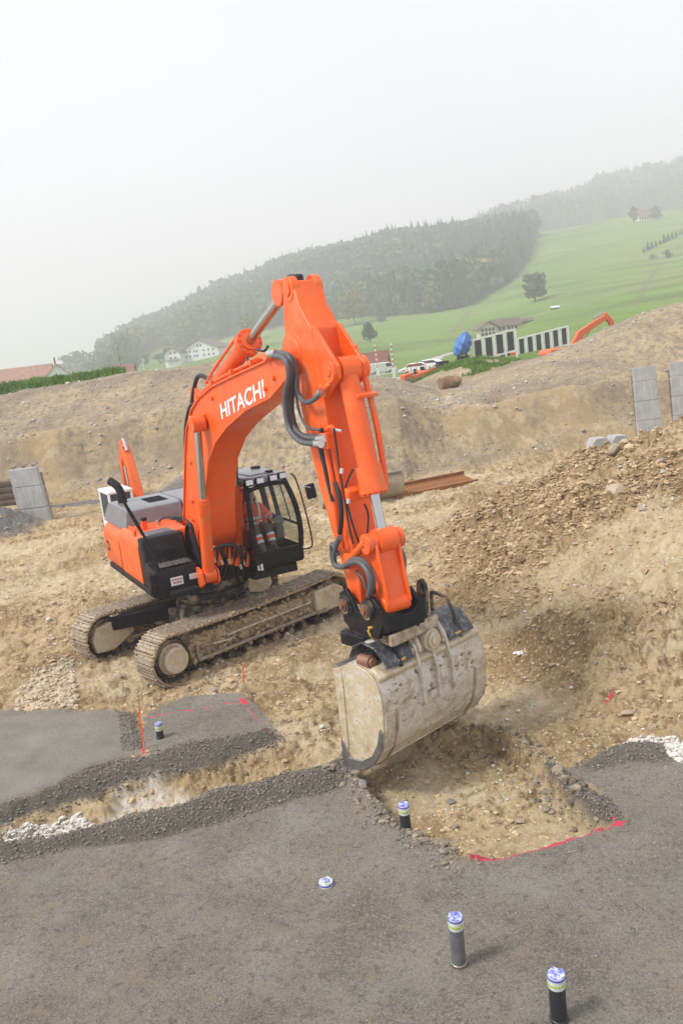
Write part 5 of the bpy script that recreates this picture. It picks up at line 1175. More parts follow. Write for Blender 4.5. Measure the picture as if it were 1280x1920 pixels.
# lower arm loops
for L,r_,y in(([(634,1040),(622,1020),(624,1055),(636,1064),(652,1062)],.03,-.33),([(636,1008),(627,1035),(628,1058),(642,1063),(655,1056),(675,1055),(690,1075),(694,1100),(690,1118)],.036,-.36),([(655,1052),(672,1048),(688,1060),(699,1088),(696,1112)],.036,-.30),([(700,1060),(706,1085),(700,1112)],.03,.0),([(667,1070),(680,1085),(686,1105)],.016,-.27)):
    b=MB(); b.tube([tuple(MP(px,py,y)) for px,py in L],r_,10,5); b.build('hose',M['hose'],arm)
b=MB(); b.tube([MP(750,1030,.32),MP(756,1050,.33),MP(755,1085,.32)],.04,8); b.build('hose',M['hose'],arm)
# side links, link tube, H link
b=MB()
for s_ in(-1,1):
    a=MP(648,1050,-.26); b.cyl((a[0]+.08,s_*.255,a[2]),(lt[0]-.02,s_*.245-.02,lt[1]+.02),.06,12); b.cyl((a[0]+.08,s_*.22,a[2]),(a[0]+.08,s_*.30,a[2]),.11,16); b.cyl((lt[0],s_*.19-.03,lt[1]),(lt[0],s_*.27-.03,lt[1]),.135,22)
b.build('side_link',M['orange'],EX,bevel=.008)
lk=MB(); lk.cyl((lt[0],-.25,lt[1]),(lt[0],-.07,lt[1]),.122,24); lk.cyl((lt[0],-.055,lt[1]),(lt[0],.22,lt[1]),.122,24)
lb_=(7.66,2.50)
lko=lk.build('link_tube',M['orange'],EX,bevel=.012)
V=[(lt[0]-.02,-.17,lt[1]),(lt[0]+.08,-.17,lt[1]),(lb_[0]+.08,-.22,lb_[1]),(lb_[0]-.08,-.22,lb_[1]),(lt[0]-.02,.12,lt[1]),(lt[0]+.08,.12,lt[1]),(lb_[0]+.08,.11,lb_[1]),(lb_[0]-.08,.11,lb_[1])]
k=MB(); k.add(V,[(0,1,2,3),(7,6,5,4),(1,5,6,2),(0,3,7,4),(0,4,5,1),(3,2,6,7)])
for s_,q in((-1,-.20),(1,.125)):
    k.prism([(lt[0]-.06,lt[1]),(lt[0]+.15,lt[1]),(lb_[0]+.14,lb_[1]+.02),(lb_[0]-.12,lb_[1]+.02)],q-.02,q+.02)
k.cyl((lb_[0],-.24,lb_[1]),(lb_[0],.14,lb_[1]),.115,24); lko2=k.build('bucket_link',M['orange'],EX,bevel=.015)
k=MB(); k.box((lt[0]+.095,-.03,lt[1]-.19),(.03,.15,.08)); k.build('cut_out',M['bucketside'],lko2,bevel=.012)
# --- quick coupler and tilting rotator
cq=MB(); CP=[(6.68,2.50),(6.88,2.60),(7.02,2.50),(7.12,2.33),(7.30,2.36),(7.42,2.60),(7.60,2.64),(7.74,2.52),(7.78,2.28),(7.66,2.08),(7.0,1.98),(6.72,2.10)]
cq.prism(CP,-.34,-.28); cq.prism(CP,.22,.28); cq.box((7.05,-.03,2.14),(.6,.52,.14)); cq.prism([(-.30,2.17),(.30,2.17),(.36,2.50),(.27,2.50),(.14,2.36),(-.14,2.36),(-.28,2.48),(-.33,2.48)],7.70,7.78,'yz'); cq.box((7.5,-.02,2.2),(.4,.5,.08)); co_=cq.build('quick_coupler',M['black'],EX,bevel=.012)
for (x,z) in((6.89,2.39),(7.50,2.45)):
    k=MB(); k.cyl((x,-.42,z),(x,-.33,z),.085,18); k.cyl((x,-.45,z),(x,-.42,z),.05,14); k.cyl((x,.28,z),(x,.36,z),.085,18); k.build('coupler_pin',M['copper'],co_)
for x,z in((6.89,2.39),(7.5,2.45)):
    k=MB(); k.cyl((x,-.40,z),(x,-.335,z),.13,20); k.build('pin_collar',M['mudmetal'],co_)
for s_,y in((1,.42),(-1,.50)):
    if s_>0: k=MB(); k.prism([(7.48,2.25),(7.66,2.22),(7.72,2.50),(7.70,2.64),(7.62,2.71),(7.53,2.66),(7.50,2.52)],y-.03,y+.03); k.build('latch_plate',M['mudmetal'],co_,bevel=.01)
rb=MB(); rb.cyl((7.12,.08,1.78),(7.12,.08,2.05),.42,28,.46); rb.box((6.95,-.05,1.92),(.5,.75,.2),(0,0,.25)); rb.box((7.0,.1,1.66),(.5,.6,.28),(0,0,.25)); ro=rb.build('rotator_housing',M['black'],EX,bevel=.04,seg=3)
k=MB(); k.box((7.66,.20,2.06),(.06,.92,.15),(0,0,.26)); k.box((7.38,-.22,2.0),(.42,.05,.13),(0,0,.26)); k.box((7.30,.52,2.08),(.36,.05,.14),(0,0,.26)); k.box((7.44,.17,1.97),(.42,.80,.03),(0,0,.26)); ko=k.build('lower_frame',M['shoe'],ro,bevel=.008)
k=MB(); k.prism([(-.42,2.0),(.46,2.0),(.14,1.70),(-.10,1.68)],7.36,7.46,'yz'); k.build('tilt_bracket',M['bucket'],ro,bevel=.015,rot=(0,0,0))
k=MB(); k.tube([MX(690,1178,7.5),MX(702,1176,7.52),MX(712,1180,7.5),MX(724,1188,7.45)],.022,8); k.build('hose',M['yellowhose'],ro)
k=MB(); k.tube([MX(690,1182,7.45),MX(698,1196,7.45),MX(712,1202,7.4),MX(722,1198,7.3)],.018,8); k.tube([MX(732,1205,7.3),MX(735,1215,7.4),MX(742,1222,7.3)],.015,6); k.build('hose',M['yellowhose'],ro)
# --- tilting ditching bucket (own frame, yawed by the rotator)
BY=R_(14.5); BC=Vector((7.19,.40,0))
def bk(lx,ly,z): return (BC.x+lx*math.cos(BY)-ly*math.sin(BY),BC.y+lx*math.sin(BY)+ly*math.cos(BY),z)
KX=.80
prof=[(-.50,1.56),(-.30,1.70),(0.,1.74),(.26,1.71),(.43,1.60),(.51,1.42),(.53,1.15),(.49,.88),(.38,.62),(.20,.42),(-.05,.27),(-.30,.18),(-.52,.13)]
prof=[(x*KX,z) for x,z in prof]
bw=1.03
b=MB(); n=len(prof); V=[(x,y,z) for y in(-bw,bw) for x,z in prof]; inn=[(x*.93-.02,z*.93+.06) for x,z in prof]; V+=[(x,y,z) for y in(-bw,bw) for x,z in inn]
Fz=[(i,i+1,n+i+1,n+i) for i in range(n-1)]+[(2*n+i,3*n+i,3*n+i+1,2*n+i+1) for i in range(n-1)]+[(0,n,3*n,2*n),(n-1,3*n-1,4*n-1,2*n-1)]
b.add(V,Fz); bko=b.build('bucket',M['bucket'],EX,loc=tuple(BC),rot=(0,0,BY))
for s_ in(-1,1):
    k=MB(); k.prism([(-0.416,1.60)]+prof[1:-1]+[(-0.432,.12)],s_*bw-.02,s_*bw+.02); so_=k.build('side_plate',M['bucketside'],bko,bevel=.008)
    k=MB(); k.prism([(-0.436,1.62),(-0.288,1.66),(-0.272,1.40),(-0.320,.55),(-0.424,.10)],s_*(bw+.025)-.012,s_*(bw+.025)+.012); k.build('side_cutter',M['bucketside'],bko,bevel=.006)
    k=MB(); k.prism([(-0.448,.085),(-0.448,.62),(-0.376,.55),(-0.320,.36),(-0.080,.38),(0.144,.52),(0.272,.72),(0.344,.95),(0.392,.9),(0.320,.62),(0.160,.41),(-0.040,.26),(-0.240,.16)],s_*(bw+.03)-.02,s_*(bw+.03)+.02); k.build('side_edge',M['edge'],bko,bevel=.006)
k=MB(); k.box((-.42,0,.115),(.22,2*bw+.06,.035),(0,-.28,0)); k.build('cutting_edge',M['edge'],bko,bevel=.006)
def band(i0,i1,y0,y1,t,name,mt,dz=0):
    P_=prof[i0:i1+1]; m2=len(P_); V=[];
    for y in(y0,y1):
        for j,(x,z) in enumerate(P_):
            a=Vector(prof[max(i0+j-1,0)]);c=Vector(prof[min(i0+j+1,n-1)]); t_=(c-a).normalized(); nn=Vector((-t_.y,t_.x)); 
            if nn.dot(Vector((x,z-.95)))<0: nn=-nn
            V+= [(x-nn.x*.01,y,z-nn.y*.01),(x+nn.x*t,y,z+nn.y*t)]
    F_=[]; q=2*m2
    for j in range(m2-1): F_+=[(2*j+1,2*j+3,q+2*j+3,q+2*j+1),(2*j,q+2*j,q+2*j+2,2*j+2),(2*j,2*j+2,2*j+3,2*j+1),(q+2*j,q+2*j+1,q+2*j+3,q+2*j+2)]
    F_+=[(0,1,q+1,q),(2*m2-2,q+2*m2-2,q+2*m2-1,2*m2-1)]
    k=MB(); k.add(V,F_); return k.build(name,mt,bko,bevel=.003)
band(6,8,-bw,bw,.022,'wear_strip',M['bucket']); band(8,9,-bw,bw,.012,'wear_strip',M['bucketside']); band(9,12,-bw,bw,.022,'wear_strip',M['bucket'])
band(6,11,-bw+.18,-bw+.23,.032,'wear_rib',M['mud']); band(6,11,bw-.28,bw-.23,.032,'wear_rib',M['mud'])
k=MB(); k.box((.28,0,1.62),(.22,2*bw-.05,.17),(0,.55,0)); k.build('top_beam',M['bucketside'],bko,bevel=.03)
for y in(-.30,.0,.30):
    k=MB()
    pr=[(-.05,1.74),(.08,1.99 if y else 1.72),(.24,2.01 if y else 1.74),(.38,1.82),(.48,1.45),(.475,1.05),(.42,1.0),(.2,1.5)]
    k.prism(pr,y-.022,y+.022); k.build('gusset',M['bucket'],bko,bevel=.006)
for s_ in(-1,1):
    k=MB(); k.prism([(.02,1.72),(.10,1.95),(.22,2.02),(.34,1.98),(.42,1.82),(.42,1.72)],s_*.24-.03,s_*.24+.03); k.build('pivot_ear',M['bucket'],bko,bevel=.02)
k=MB(); k.cyl((.10,-.02,1.84),(.44,-.02,1.84),.15,26); k.cyl((.44,-.02,1.84),(.49,-.02,1.84),.115,26); k.cyl((.49,-.02,1.84),(.51,-.02,1.84),.07,20); k.build('pivot_pin',M['bucketside'],bko,bevel=.01)
k=MB(); k.box((.12,0,1.76),(.5,.70,.10)); k.build('pivot_plate',M['bucketside'],bko,bevel=.02)
for s_ in(-1,1):
    k=MB(); gp=[(-.30,1.72),(-.20,1.90),(-.02,1.98),(.20,1.94),(.34,1.80),(.40,1.70)]
    V=[(x,y,z+q) for y in(s_*.36,s_*.88) for q in(0,.022) for x,z in gp]; m2=len(gp)
    F_=[]
    for j in range(m2-1): F_+=[(j,j+1,2*m2+j+1,2*m2+j),(m2+j,3*m2+j,3*m2+j+1,m2+j+1),(j,m2+j,m2+j+1,j+1),(2*m2+j,2*m2+j+1,3*m2+j+1,3*m2+j)]
    F_+=[(0,2*m2,3*m2,m2),(m2-1,2*m2-1,4*m2-1,3*m2-1)]
    k.add(V,F_); k.build('cylinder_guard',M['guard'],bko,bevel=.004)
    k=MB(); y=s_*.62; k.tube([(-.10,y,1.90),(-.10,y,2.20),(-.06,y,2.24),(.14,y,2.22),(.20,y,2.17),(.40,y+.02,1.66)],.028,8,2); k.build('guard_hoop',M['blackmatt'] if s_<0 else M['mudmetal'],bko)
    k=MB(); k.cyl((.08,s_*.30,1.84),(.08,s_*.86,1.80),.075,16); k.build('tilt_cylinder',M['blackmatt'],bko)
    k=MB(); k.cyl((-.02,s_*.92,1.78),(.18,s_*.92,1.78),.085,16); k.cyl((.18,s_*.92,1.78),(.22,s_*.92,1.78),.06,14); k.build('cylinder_eye',M['copper'],bko)
    k=MB(); k.tube([(.26,s_*.40,1.80),(.34,s_*.55,1.77),(.30,s_*.70,1.78)],.018,6); k.tube([(.22,s_*.38,1.82),(.38,s_*.52,1.74),(.34,s_*.72,1.76)],.018,6); k.build('hose',M['yellowhose'],bko)
k=MB(); k.box((-.34,0,1.60),(.26,2*bw,.03),(0,.3,0)); k.build('top_lip',M['edge'],bko,bevel=.006)
# mud stuck to the shell
V=[];F_=[]
for i in range(160):
    j=RS.randint(4,10); t=RS.rand(); x=prof[j][0]*(1-t)+prof[j+1][0]*t; z=prof[j][1]*(1-t)+prof[j+1][1]*t; y=RS.uniform(-bw,bw); q=RS.uniform(.008,.03)
    o=len(V)
    for d in((1,0,0),(-1,0,0),(0,1.6,0),(0,-1.6,0),(0,0,1),(0,0,-1)): V.append(Vector((x,y,z))+Vector(d)*q*RS.uniform(.6,1.4))
    F_+=[(o+4,o,o+2),(o+4,o+2,o+1),(o+4,o+1,o+3),(o+4,o+3,o),(o+5,o+2,o),(o+5,o+1,o+2),(o+5,o+3,o+1),(o+5,o,o+3)]
md=npmesh('caked_mud',V,F_,M['mud'],True,bko); md['kind']='stuff'
# --- cab
CX0,CX1=-.12,1.46; CY0,CY1=.50,1.50
cb=MB()
# floor pan and lower front, with rounded lower corner
cb.prism([(CX0,1.62),(CX1-.06,1.62),(CX1+.02,1.70),(CX1+.03,1.98),(CX1-.05,1.98),(CX1-.05,1.74),(CX0,1.74)],CY0-.02,CY1+.04)
cb.box(((CX0+CX1)/2,CY1+.01,1.84),(CX1-CX0-.04,.04,.28)); cb.box(((CX0+CX1)/2,CY0+.01,1.84),(CX1-CX0-.04,.04,.28))
cab=cb.build('cab',M['black'],EX,bevel=.04,seg=3)
def pil(L,r_,nm='pillar'):
    b=MB(); b.tube(L,r_,8,3); return b.build(nm,M['black'],cab)
pil([(CX1+.01,CY0+.03,1.95),(CX1+.02,CY0+.02,2.5),(CX1-.05,CY0+.04,3.0),(CX1-.16,CY0+.07,3.36)],.052)
pil([(CX1+.01,CY1+.0,1.95),(CX1+.03,CY1+.03,2.4),(CX1-.02,CY1-.02,2.9),(CX1-.14,CY1-.13,3.34)],.058)
pil([(CX0+.62,CY1+.03,1.95),(CX0+.60,CY1+.0,2.6),(CX0+.62,CY1-.12,3.32)],.05)
pil([(CX0+.03,CY1+.02,1.7),(CX0+.03,CY1-.0,2.6),(CX0+.06,CY1-.12,3.32)],.07)
pil([(CX0+.03,CY0+.02,1.7),(CX0+.03,CY0+.02,2.6),(CX0+.06,CY0+.05,3.32)],.07)
pil([(CX0+.03,CY1+.03,2.42),(CX1+.0,CY1+.03,2.38)],.03)
pil([(CX1-.0,CY0+.06,3.30-.06),(CX1-.03,(CY0+CY1)/2,3.30),(CX1-.06,CY1-.12,3.26)],.045,'front_header')
b=MB(); 
rp_=[(CX0-.02,CY0+.02),(CX1-.22,CY0+.02),(CX1-.06,CY0+.10),(CX1-.02,CY1-.22),(CX1-.14,CY1-.10),(CX0-.02,CY1-.10)]
def shp(d): cx_,cy_=.65,.95; return [(cx_+(x-cx_)*(1-d),cy_+(y-cy_)*(1-d)) for x,y in rp_]
rf=loft([(shp(.02),3.30),(shp(-.02),3.36),(shp(.0),3.42),(shp(.08),3.47)],'roof',M['grey'],cab)
k=MB(); k.prism([(.2,.72),(1.15,.72),(1.15,1.22),(.2,1.22)],3.465,3.49,'xy'); k.build('roof_hatch',M['grey'],rf,bevel=.012)
k=MB(); k.cyl((.35,1.2,3.48),(.35,1.2,3.53),.10,16); k.cyl((1.1,1.18,3.47),(1.1,1.18,3.51),.08,16); k.build('roof_vent',M['blackmatt'],rf)
k=MB(); k.tube([(.1,.75,3.47),(.08,.72,3.75),(.02,.66,4.05)],.008,5); k.build('antenna',M['blackmatt'],rf)
for i,y in enumerate((.585,.80,1.08,1.30)):
    x=CX1-.03+(.05 if 0<i<3 else .02); z=3.40+.005*i
    k=MB(); k.box((x,y,z),(.09,.17,.125)); l_=k.build('work_light',M['blackmatt'],cab,bevel=.015)
    k=MB(); k.box((x+.048,y,z),(.012,.145,.10)); k.build('lamp_glass',M['lens'],l_,bevel=.01)
# glazing
def pane(vs,nm='window_pane'):
    b=MB(); b.add(vs,[(0,1,2,3)]); o=b.build(nm,M['glass'],cab,smooth=False); o.modifiers.new('thick','SOLIDIFY').thickness=.006; return o
pane([(CX1+.03,CY0+.04,1.99),(CX1+.03,CY1-.0,1.99),(CX1+.02,CY1-.02,2.62),(CX1+.03,CY0+.04,2.62)],'windscreen')
pane([(CX1+.025,CY0+.04,2.63),(CX1+.022,CY1-.02,2.63),(CX1-.10,CY1-.14,3.30),(CX1-.11,CY0+.08,3.30)],'windscreen')
pane([(CX1-.02,CY0+.0,1.98),(CX0+.06,CY0+.0,1.98),(CX0+.08,CY0+.04,3.30),(CX1-.14,CY0+.05,3.30)])
pane([(CX1-.02,CY1+.045,2.44),(CX0+.64,CY1+.03,2.44),(CX0+.66,CY1-.11,3.28),(CX1-.14,CY1-.12,3.28)])
pane([(CX0+.56,CY1+.02,2.44),(CX0+.08,CY1+.02,2.44),(CX0+.08,CY1-.11,3.28),(CX0+.58,CY1-.11,3.28)])
pane([(CX1-.03,CY1+.045,1.98),(CX0+.1,CY1+.045,1.98),(CX0+.1,CY1+.035,2.36),(CX1-.02,CY1+.045,2.36)])
pane([(CX0+.02,CY1-.02,2.3),(CX0+.02,CY0+.04,2.3),(CX0+.05,CY0+.06,3.28),(CX0+.05,CY1-.12,3.28)])
pil([(CX1-.42,CY1+.03,2.42),(CX1-.45,CY1-.04,2.9),(CX1-.46,CY1-.10,3.3)],.014,'window_bar')
# front bottom bezel, outer handrail, mirror
b=MB(); b.tube([(CX1+.02,CY1-.02,3.42),(CX1+.03,CY1+.06,3.30),(CX1+.04,CY1+.14,2.9),(CX1+.04,CY1+.22,2.3),(CX1+.04,CY1+.24,1.95),(CX1+.03,CY1+.18,1.86),(CX1,CY1+.03,1.86)],.016,8); b.build('handrail',M['blackmatt'],cab)
b=MB(); b.box((CX1+.06,CY1+.34,3.00),(.07,.20,.30),(.12,0,-.25)); mo=b.build('mirror',M['blackmatt'],cab,bevel=.025,seg=3)
b=MB(); b.tube([(CX1+.04,CY1+.10,3.06),(CX1+.05,CY1+.2,3.12),(CX1+.09,CY1+.33,3.08)],.012,6); b.build('mirror_stay',M['fitting'],mo)
b=MB(); b.box((CX1-.0,CY0+.1,1.70),(.06,.05,.13)); b.box((CX1-.0,CY0+.03,1.70),(.06,.03,.10)); b.build('warning_sticker',M['silver'],cab,smooth=False)
# cab interior
b=MB(); b.box((.35,.98,2.16),(.50,.50,.13)); b.box((.08,.98,2.55),(.14,.48,.72),(0,-.12,0)); b.box((.02,.98,2.98),(.10,.26,.18),(0,-.1,0)); b.build('seat',M['seat'],cab,bevel=.04,seg=3)
b=MB(); b.box((.35,.98,1.93),(.36,.36,.36)); b.box((.5,.66,2.14),(.55,.14,.34)); b.box((.55,1.32,2.12),(.55,.14,.34)); b.build('console',M['blackmatt'],cab,bevel=.03)
b=MB(); b.box((.80,1.33,2.20),(.26,.16,.26),(0,.2,0)); b.box((.95,1.32,2.45),(.05,.2,.16),(0,-.3,.3)); b.build('monitor',mat('grey_plastic',(.13,.13,.14),.5),cab,bevel=.02)
b=MB()
for y in(.86,1.04): b.box((1.2,y,1.80),(.16,.10,.03),(0,-.4,0)); b.cyl((1.15,y,1.74),(1.18,y+.01,2.02),.012,6)
b.build('pedal',M['blackmatt'],cab)
for y in(.66,1.30): 
    b=MB(); b.cyl((.68,y,2.28),(.74,y,2.46),.014,8); b.sphere((.75,y,2.50),.035,10,6,(1,1,1.4)); b.build('joystick',M['blackmatt'],cab)
b=MB(); b.box((.6,1.0,1.755),(1.3,.9,.02)); b.build('floor_mat',mat('greenish_dusty_mat',(.10,.13,.12),.8,var=.3,vscale=8),cab,smooth=False)
b=MB(); b.box((CX0+.0,.98,2.0),(.05,.9,.66)); b.build('rear_wall',M['blackmatt'],cab)
b=MB(); b.sphere((.18,1.30,3.12),.10,10,6,(.5,1.2,.9)); b.build('hanging_jacket',M['hivis'],cab)
# --- operator
def skinbody(name,J,E_,mt,par,sub=2,root=0):
    me=bpy.data.meshes.new(name); me.from_pydata([j[:3] for j in J],E_,[]); o=bpy.data.objects.new(name,me); COL.objects.link(o); o.parent=par
    md=o.modifiers.new('skin','SKIN'); md.use_smooth_shade=True; md.branch_smoothing=.3
    for i,j in enumerate(J):
        sv=me.skin_vertices[0].data[i]; sv.radius=(j[3],j[4] if len(j)>4 else j[3]); sv.use_root=(i==root)
    s_=o.modifiers.new('sub','SUBSURF'); s_.levels=sub; s_.render_levels=sub
    for q in (mt if isinstance(mt,list) else [mt]): me.materials.append(q)
    return o
PR=thing('person','machine operator in orange high visibility clothing sitting at the controls in the cab','person',tuple(m2w((.35,.98,2.22))),0); PR.rotation_euler=(0,0,PI/2-YAW)
# local coords: x forward, y left; seat top at z=0
body=[(.02,0,.09,.15,.12),(.03,0,.28,.135,.11),(.03,0,.46,.155,.12),(.02,0,.56,.07,.07),(.03,0,.64,.055,.055),
 (.02,.17,.52,.07),(.10,.27,.34,.058),(.28,.33,.19,.048),(.40,.31,.22,.036),
 (.02,-.17,.52,.07),(.06,-.29,.32,.058),(.22,-.33,.14,.048),(.36,-.31,.16,.036),
 (.05,.10,.06,.10),(.46,.14,.09,.078),(.60,.13,-.20,.058),(.72,.12,-.38,.05),
 (.05,-.10,.06,.10),(.44,-.13,.10,.078),(.60,-.11,-.18,.058),(.72,-.10,-.36,.05)]
ed=[(0,1),(1,2),(2,3),(3,4),(2,5),(5,6),(6,7),(7,8),(2,9),(9,10),(10,11),(11,12),(0,13),(13,14),(14,15),(15,16),(0,17),(17,18),(18,19),(19,20)]
bo_=skinbody('body',body,ed,M['skin'],PR,2)
jk=[(.02,0,.12,.165,.135),(.03,0,.28,.155,.125),(.03,0,.45,.17,.13),(.02,0,.545,.085,.08),
 (.02,.18,.51,.082),(.10,.28,.34,.072),(.27,.335,.20,.058),(.34,.325,.205,.05),(.02,-.18,.51,.082),(.06,-.30,.32,.072),(.21,-.34,.15,.058),(.29,-.325,.155,.05)]
skinbody('jacket',jk,[(0,1),(1,2),(2,3),(2,4),(4,5),(5,6),(6,7),(2,8),(8,9),(9,10),(10,11)],M['hivis'],PR,2)
for s_ in(1,-1):
    tr1=[(.03,s_*.09,.06,.115),(.25,s_*.12,.09,.10),(.47,s_*.14,.09,.092),(.55,s_*.135,-.08,.078),(.66,s_*.12,-.28,.07),(.69,s_*.118,-.33,.066)]
    skinbody('trouser_leg',tr1,[(i,i+1) for i in range(5)],M['greycloth'],PR,2)
    skinbody('trouser_front',[(.03,s_*.09,.065,.117),(.16,s_*.105,.08,.110),(.28,s_*.122,.095,.102)],[(0,1),(1,2)],M['hivis'],PR,2)
    for t0,t1,mt_,r_ in((.00,.14,'silver',.083),(.16,.32,'hivis',.082),(.34,.5,'silver',.080)):
        A_=Vector((.53,s_*.137,-.02));B_=Vector((.68,s_*.118,-.33)); b=MB(); b.cyl(A_.lerp(B_,t0),A_.lerp(B_,t1),r_+.002,14,r_-.002); b.build('reflective_band',M[mt_],PR)
    b=MB(); b.sphere((.76,s_*.112,-.415),.06,12,8,(1.9,.85,.75)); b.cyl((.70,s_*.115,-.40),(.68,s_*.118,-.31),.058,12); b.build('boot',M['boot'],PR)
b=MB()
for z,rx,ry in((.16,.152,.185),(.27,.146,.175)):
    b.lathe([(1,-.02),(1.02,0),(1,.02)],(0,0,0),'z',24)
    m0=len(b.v)-72
    for i in range(m0,len(b.v)): v=b.v[i]; b.v[i]=(v[0]*rx+.03,v[1]*ry,v[2]*1.2+z)
b.build('reflective_band',M['silver'],PR)
for s_ in(1,-1):
    b=MB(); b.tube([(.17,s_*.09,.28),(.175,s_*.10,.40),(.12,s_*.11,.53),(.03,s_*.11,.59),(-.08,s_*.11,.54)],.022,6,3); b.build('reflective_strap',M['silver'],PR)
    A_=Vector((.14,s_*.298,.29)) if s_>0 else Vector((.09,s_*.30,.28)); B_=Vector((.25,s_*.33,.21)) if s_>0 else Vector((.19,s_*.335,.17)); b=MB(); b.cyl(A_,A_.lerp(B_,.4),.071,14); b.cyl(A_.lerp(B_,.75),A_.lerp(B_,1.1),.064,14); b.build('reflective_band',M['silver'],PR)
b=MB(); b.tube([(.178,.0,.06),(.182,.0,.25),(.168,.0,.42),(.11,0,.55)],.006,5,2); b.build('zip',M['blackmatt'],PR)
# hands: palm and fingers around the joysticks
for s_,c in((1,(.42,.315,.225)),(-1,(.38,-.315,.165))):
    c=Vector(c); J=[(c.x-.02,c.y,c.z,.030,.022),(c.x+.05,c.y,c.z+.01,.034,.020)]; E_=[(0,1)]
    for k in range(4):
        y=c.y+(k-1.5)*.020; L=[.07,.08,.075,.06][k]; i0=len(J); J+=[(c.x+.065,y,c.z+.012,.010),(c.x+.065+L*.5,y,c.z+.0,.0095),(c.x+.06+L*.62,y,c.z-.03,.0085),(c.x+.05+L*.4,y,c.z-.045,.008)]; E_+=[(1,i0),(i0,i0+1),(i0+1,i0+2),(i0+2,i0+3)]
    i0=len(J); J+=[(c.x+.02,c.y-s_*.035,c.z-.01,.012),(c.x+.06,c.y-s_*.045,c.z-.025,.010),(c.x+.085,c.y-s_*.035,c.z-.035,.009)]; E_+=[(0,i0),(i0,i0+1),(i0+1,i0+2)]
    skinbody('hand',J,E_,M['skin'],PR,1)
# head turned down towards the bucket
HD=MB(); HD.sphere((.065,0,.765),.105,24,16,(.96,.80,1.18))
for i in range(len(HD.v)):
    x,y,z=HD.v[i]
    if z<.72: k=(.72-z)/.09; x+=.012*k; y*=1-.22*min(k,1); 
    if x>.12 and .745<z<.785 and abs(y)>.018 and abs(y)<.055: x-=.010
    if x>.13 and abs(y)<.014 and .72<z<.765: x+=.012
    HD.v[i]=(x,y,z)
HD.prism([(.155,.785),(.163,.78),(.19,.735),(.185,.725),(.155,.728)],-.013,.013)
hd=HD.build('head',M['skin'],PR)
b=MB()
for s_ in(1,-1): b.sphere((.148,s_*.034,.772),.012,8,6)
b.build('eye',mat('eye',(.10,.08,.07),.3),hd)
b=MB(); b.box((.158,0,.703),(.012,.045,.008)); b.build('mouth',mat('lips',(.38,.16,.13),.5),hd,bevel=.002)
for s_ in(1,-1): b=MB(); b.sphere((.055,s_*.088,.755),.026,10,6,(.8,.35,1.25)); b.build('ear',M['skin'],hd)
b=MB(); b.sphere((.045,0,.79),.108,24,14,(.96,.84,1.10))
keep=[]
for f in b.f:
    c=np.mean([b.v[i] for i in f],0)
    if (c[2]>.80 and c[0]<.125+.05*(c[2]-.80)/.1) or (c[0]<.02 and c[2]>.70): keep.append(f)
b.f=keep; b.mi=[0]*len(keep); b.build('hair',M['hair'],hd)
hd.rotation_euler=(0,0,0)
# ------------------------------------------------------------------ pipes, stakes, stones, clods
Mp=mat('black_plastic_pipe',(.022,.024,.028),.42,vcol=(.06,.06,.062),vscale=8,vlo=.5,vhi=.8); Mpg=mat('dusty_grey_pipe',(.10,.105,.115),.5,vcol=(.17,.165,.16),vscale=7)
def capmat():
    k=N('blue_printed_cap_film'); c=k.ramp(k.noise(26,4,.7),[(.40,(.12,.13,.48)),(.52,(.34,.37,.70)),(.62,(.72,.74,.82))]); k.base(c); k.b.inputs['Roughness'].default_value=.3; return k.M
Mcap=capmat(); Mfilm=mat('white_film_wrap',(.62,.64,.62),.35,vcol=(.40,.45,.38),vscale=22); Mgreen=mat('lime_green_print',(.38,.50,.06),.5); Mblue=mat('blue_print',(.10,.10,.42),.5)
def pipe(px,py,h,d,lab,mt=Mp,tilt=(0,0),bury=.3,low=False):
    P=ground_at(px,py); P[2]=hz_at(P[0],P[1])[0]
    r=thing('drain_pipe',lab,'pipe',tuple(P),0,rot=(R_(tilt[0]),R_(tilt[1]),RS.uniform(0,6)))
    ra=d/2
    if not low:
        b=MB(); b.lathe([(ra,-bury),(ra,h-.10),(ra*1.0,h-.02),(ra*.9,h-.01)],(0,0,0),'z',28); b.build('pipe',mt,r)
        b=MB(); b.lathe([(ra*1.06,.0),(ra*1.10,.01),(ra*1.10,.03),(ra*1.03,.035)],(0,0,0),'z',28); b.build('collar',M['steel'] if mt is Mpg else mt,r)
    b=MB(); b.lathe([(ra*1.03,h-.115),(ra*1.06,h-.10),(ra*1.07,h-.02),(ra*1.02,h-.003)],(0,0,0),'z',28); w=b.build('film_wrap',Mfilm,r)
    b=MB(); b.lathe([(ra*1.085,h-.082),(ra*1.09,h-.074),(ra*1.085,h-.064)],(0,0,0),'z',28); b.build('green_stripe',Mgreen,w)
    b=MB(); b.lathe([(ra*1.085,h-.028),(ra*1.10,h-.02),(ra*1.085,h-.010)],(0,0,0),'z',28); b.build('blue_stripe',Mblue,w)
    b=MB(); n_=28; V=[(0,0,h+.002)]; 
    for j,q in enumerate((.35,.7,.98,1.04)):
        for k in range(n_): a=2*PI*k/n_; V.append((ra*q*math.cos(a),ra*q*math.sin(a),h+(.008*math.sin(5*a+j*2)*(j<3)+(.004 if j<3 else -.012))))
    F_=[(0,1+k,1+(k+1)%n_) for k in range(n_)]+[(1+j*n_+k,1+(j+1)*n_+k,1+(j+1)*n_+(k+1)%n_,1+j*n_+(k+1)%n_) for j in range(3) for k in range(n_)]
    b.add(V,F_); b.build('cap',Mcap if not low else Mfilm,r)
    if low: b=MB(); b.lathe([(.0,h+.012),(ra*.55,h+.014),(ra*.5,h+.018)],(0,0,0),'z',20); b.build('blue_print',Mcap,r)
    return r
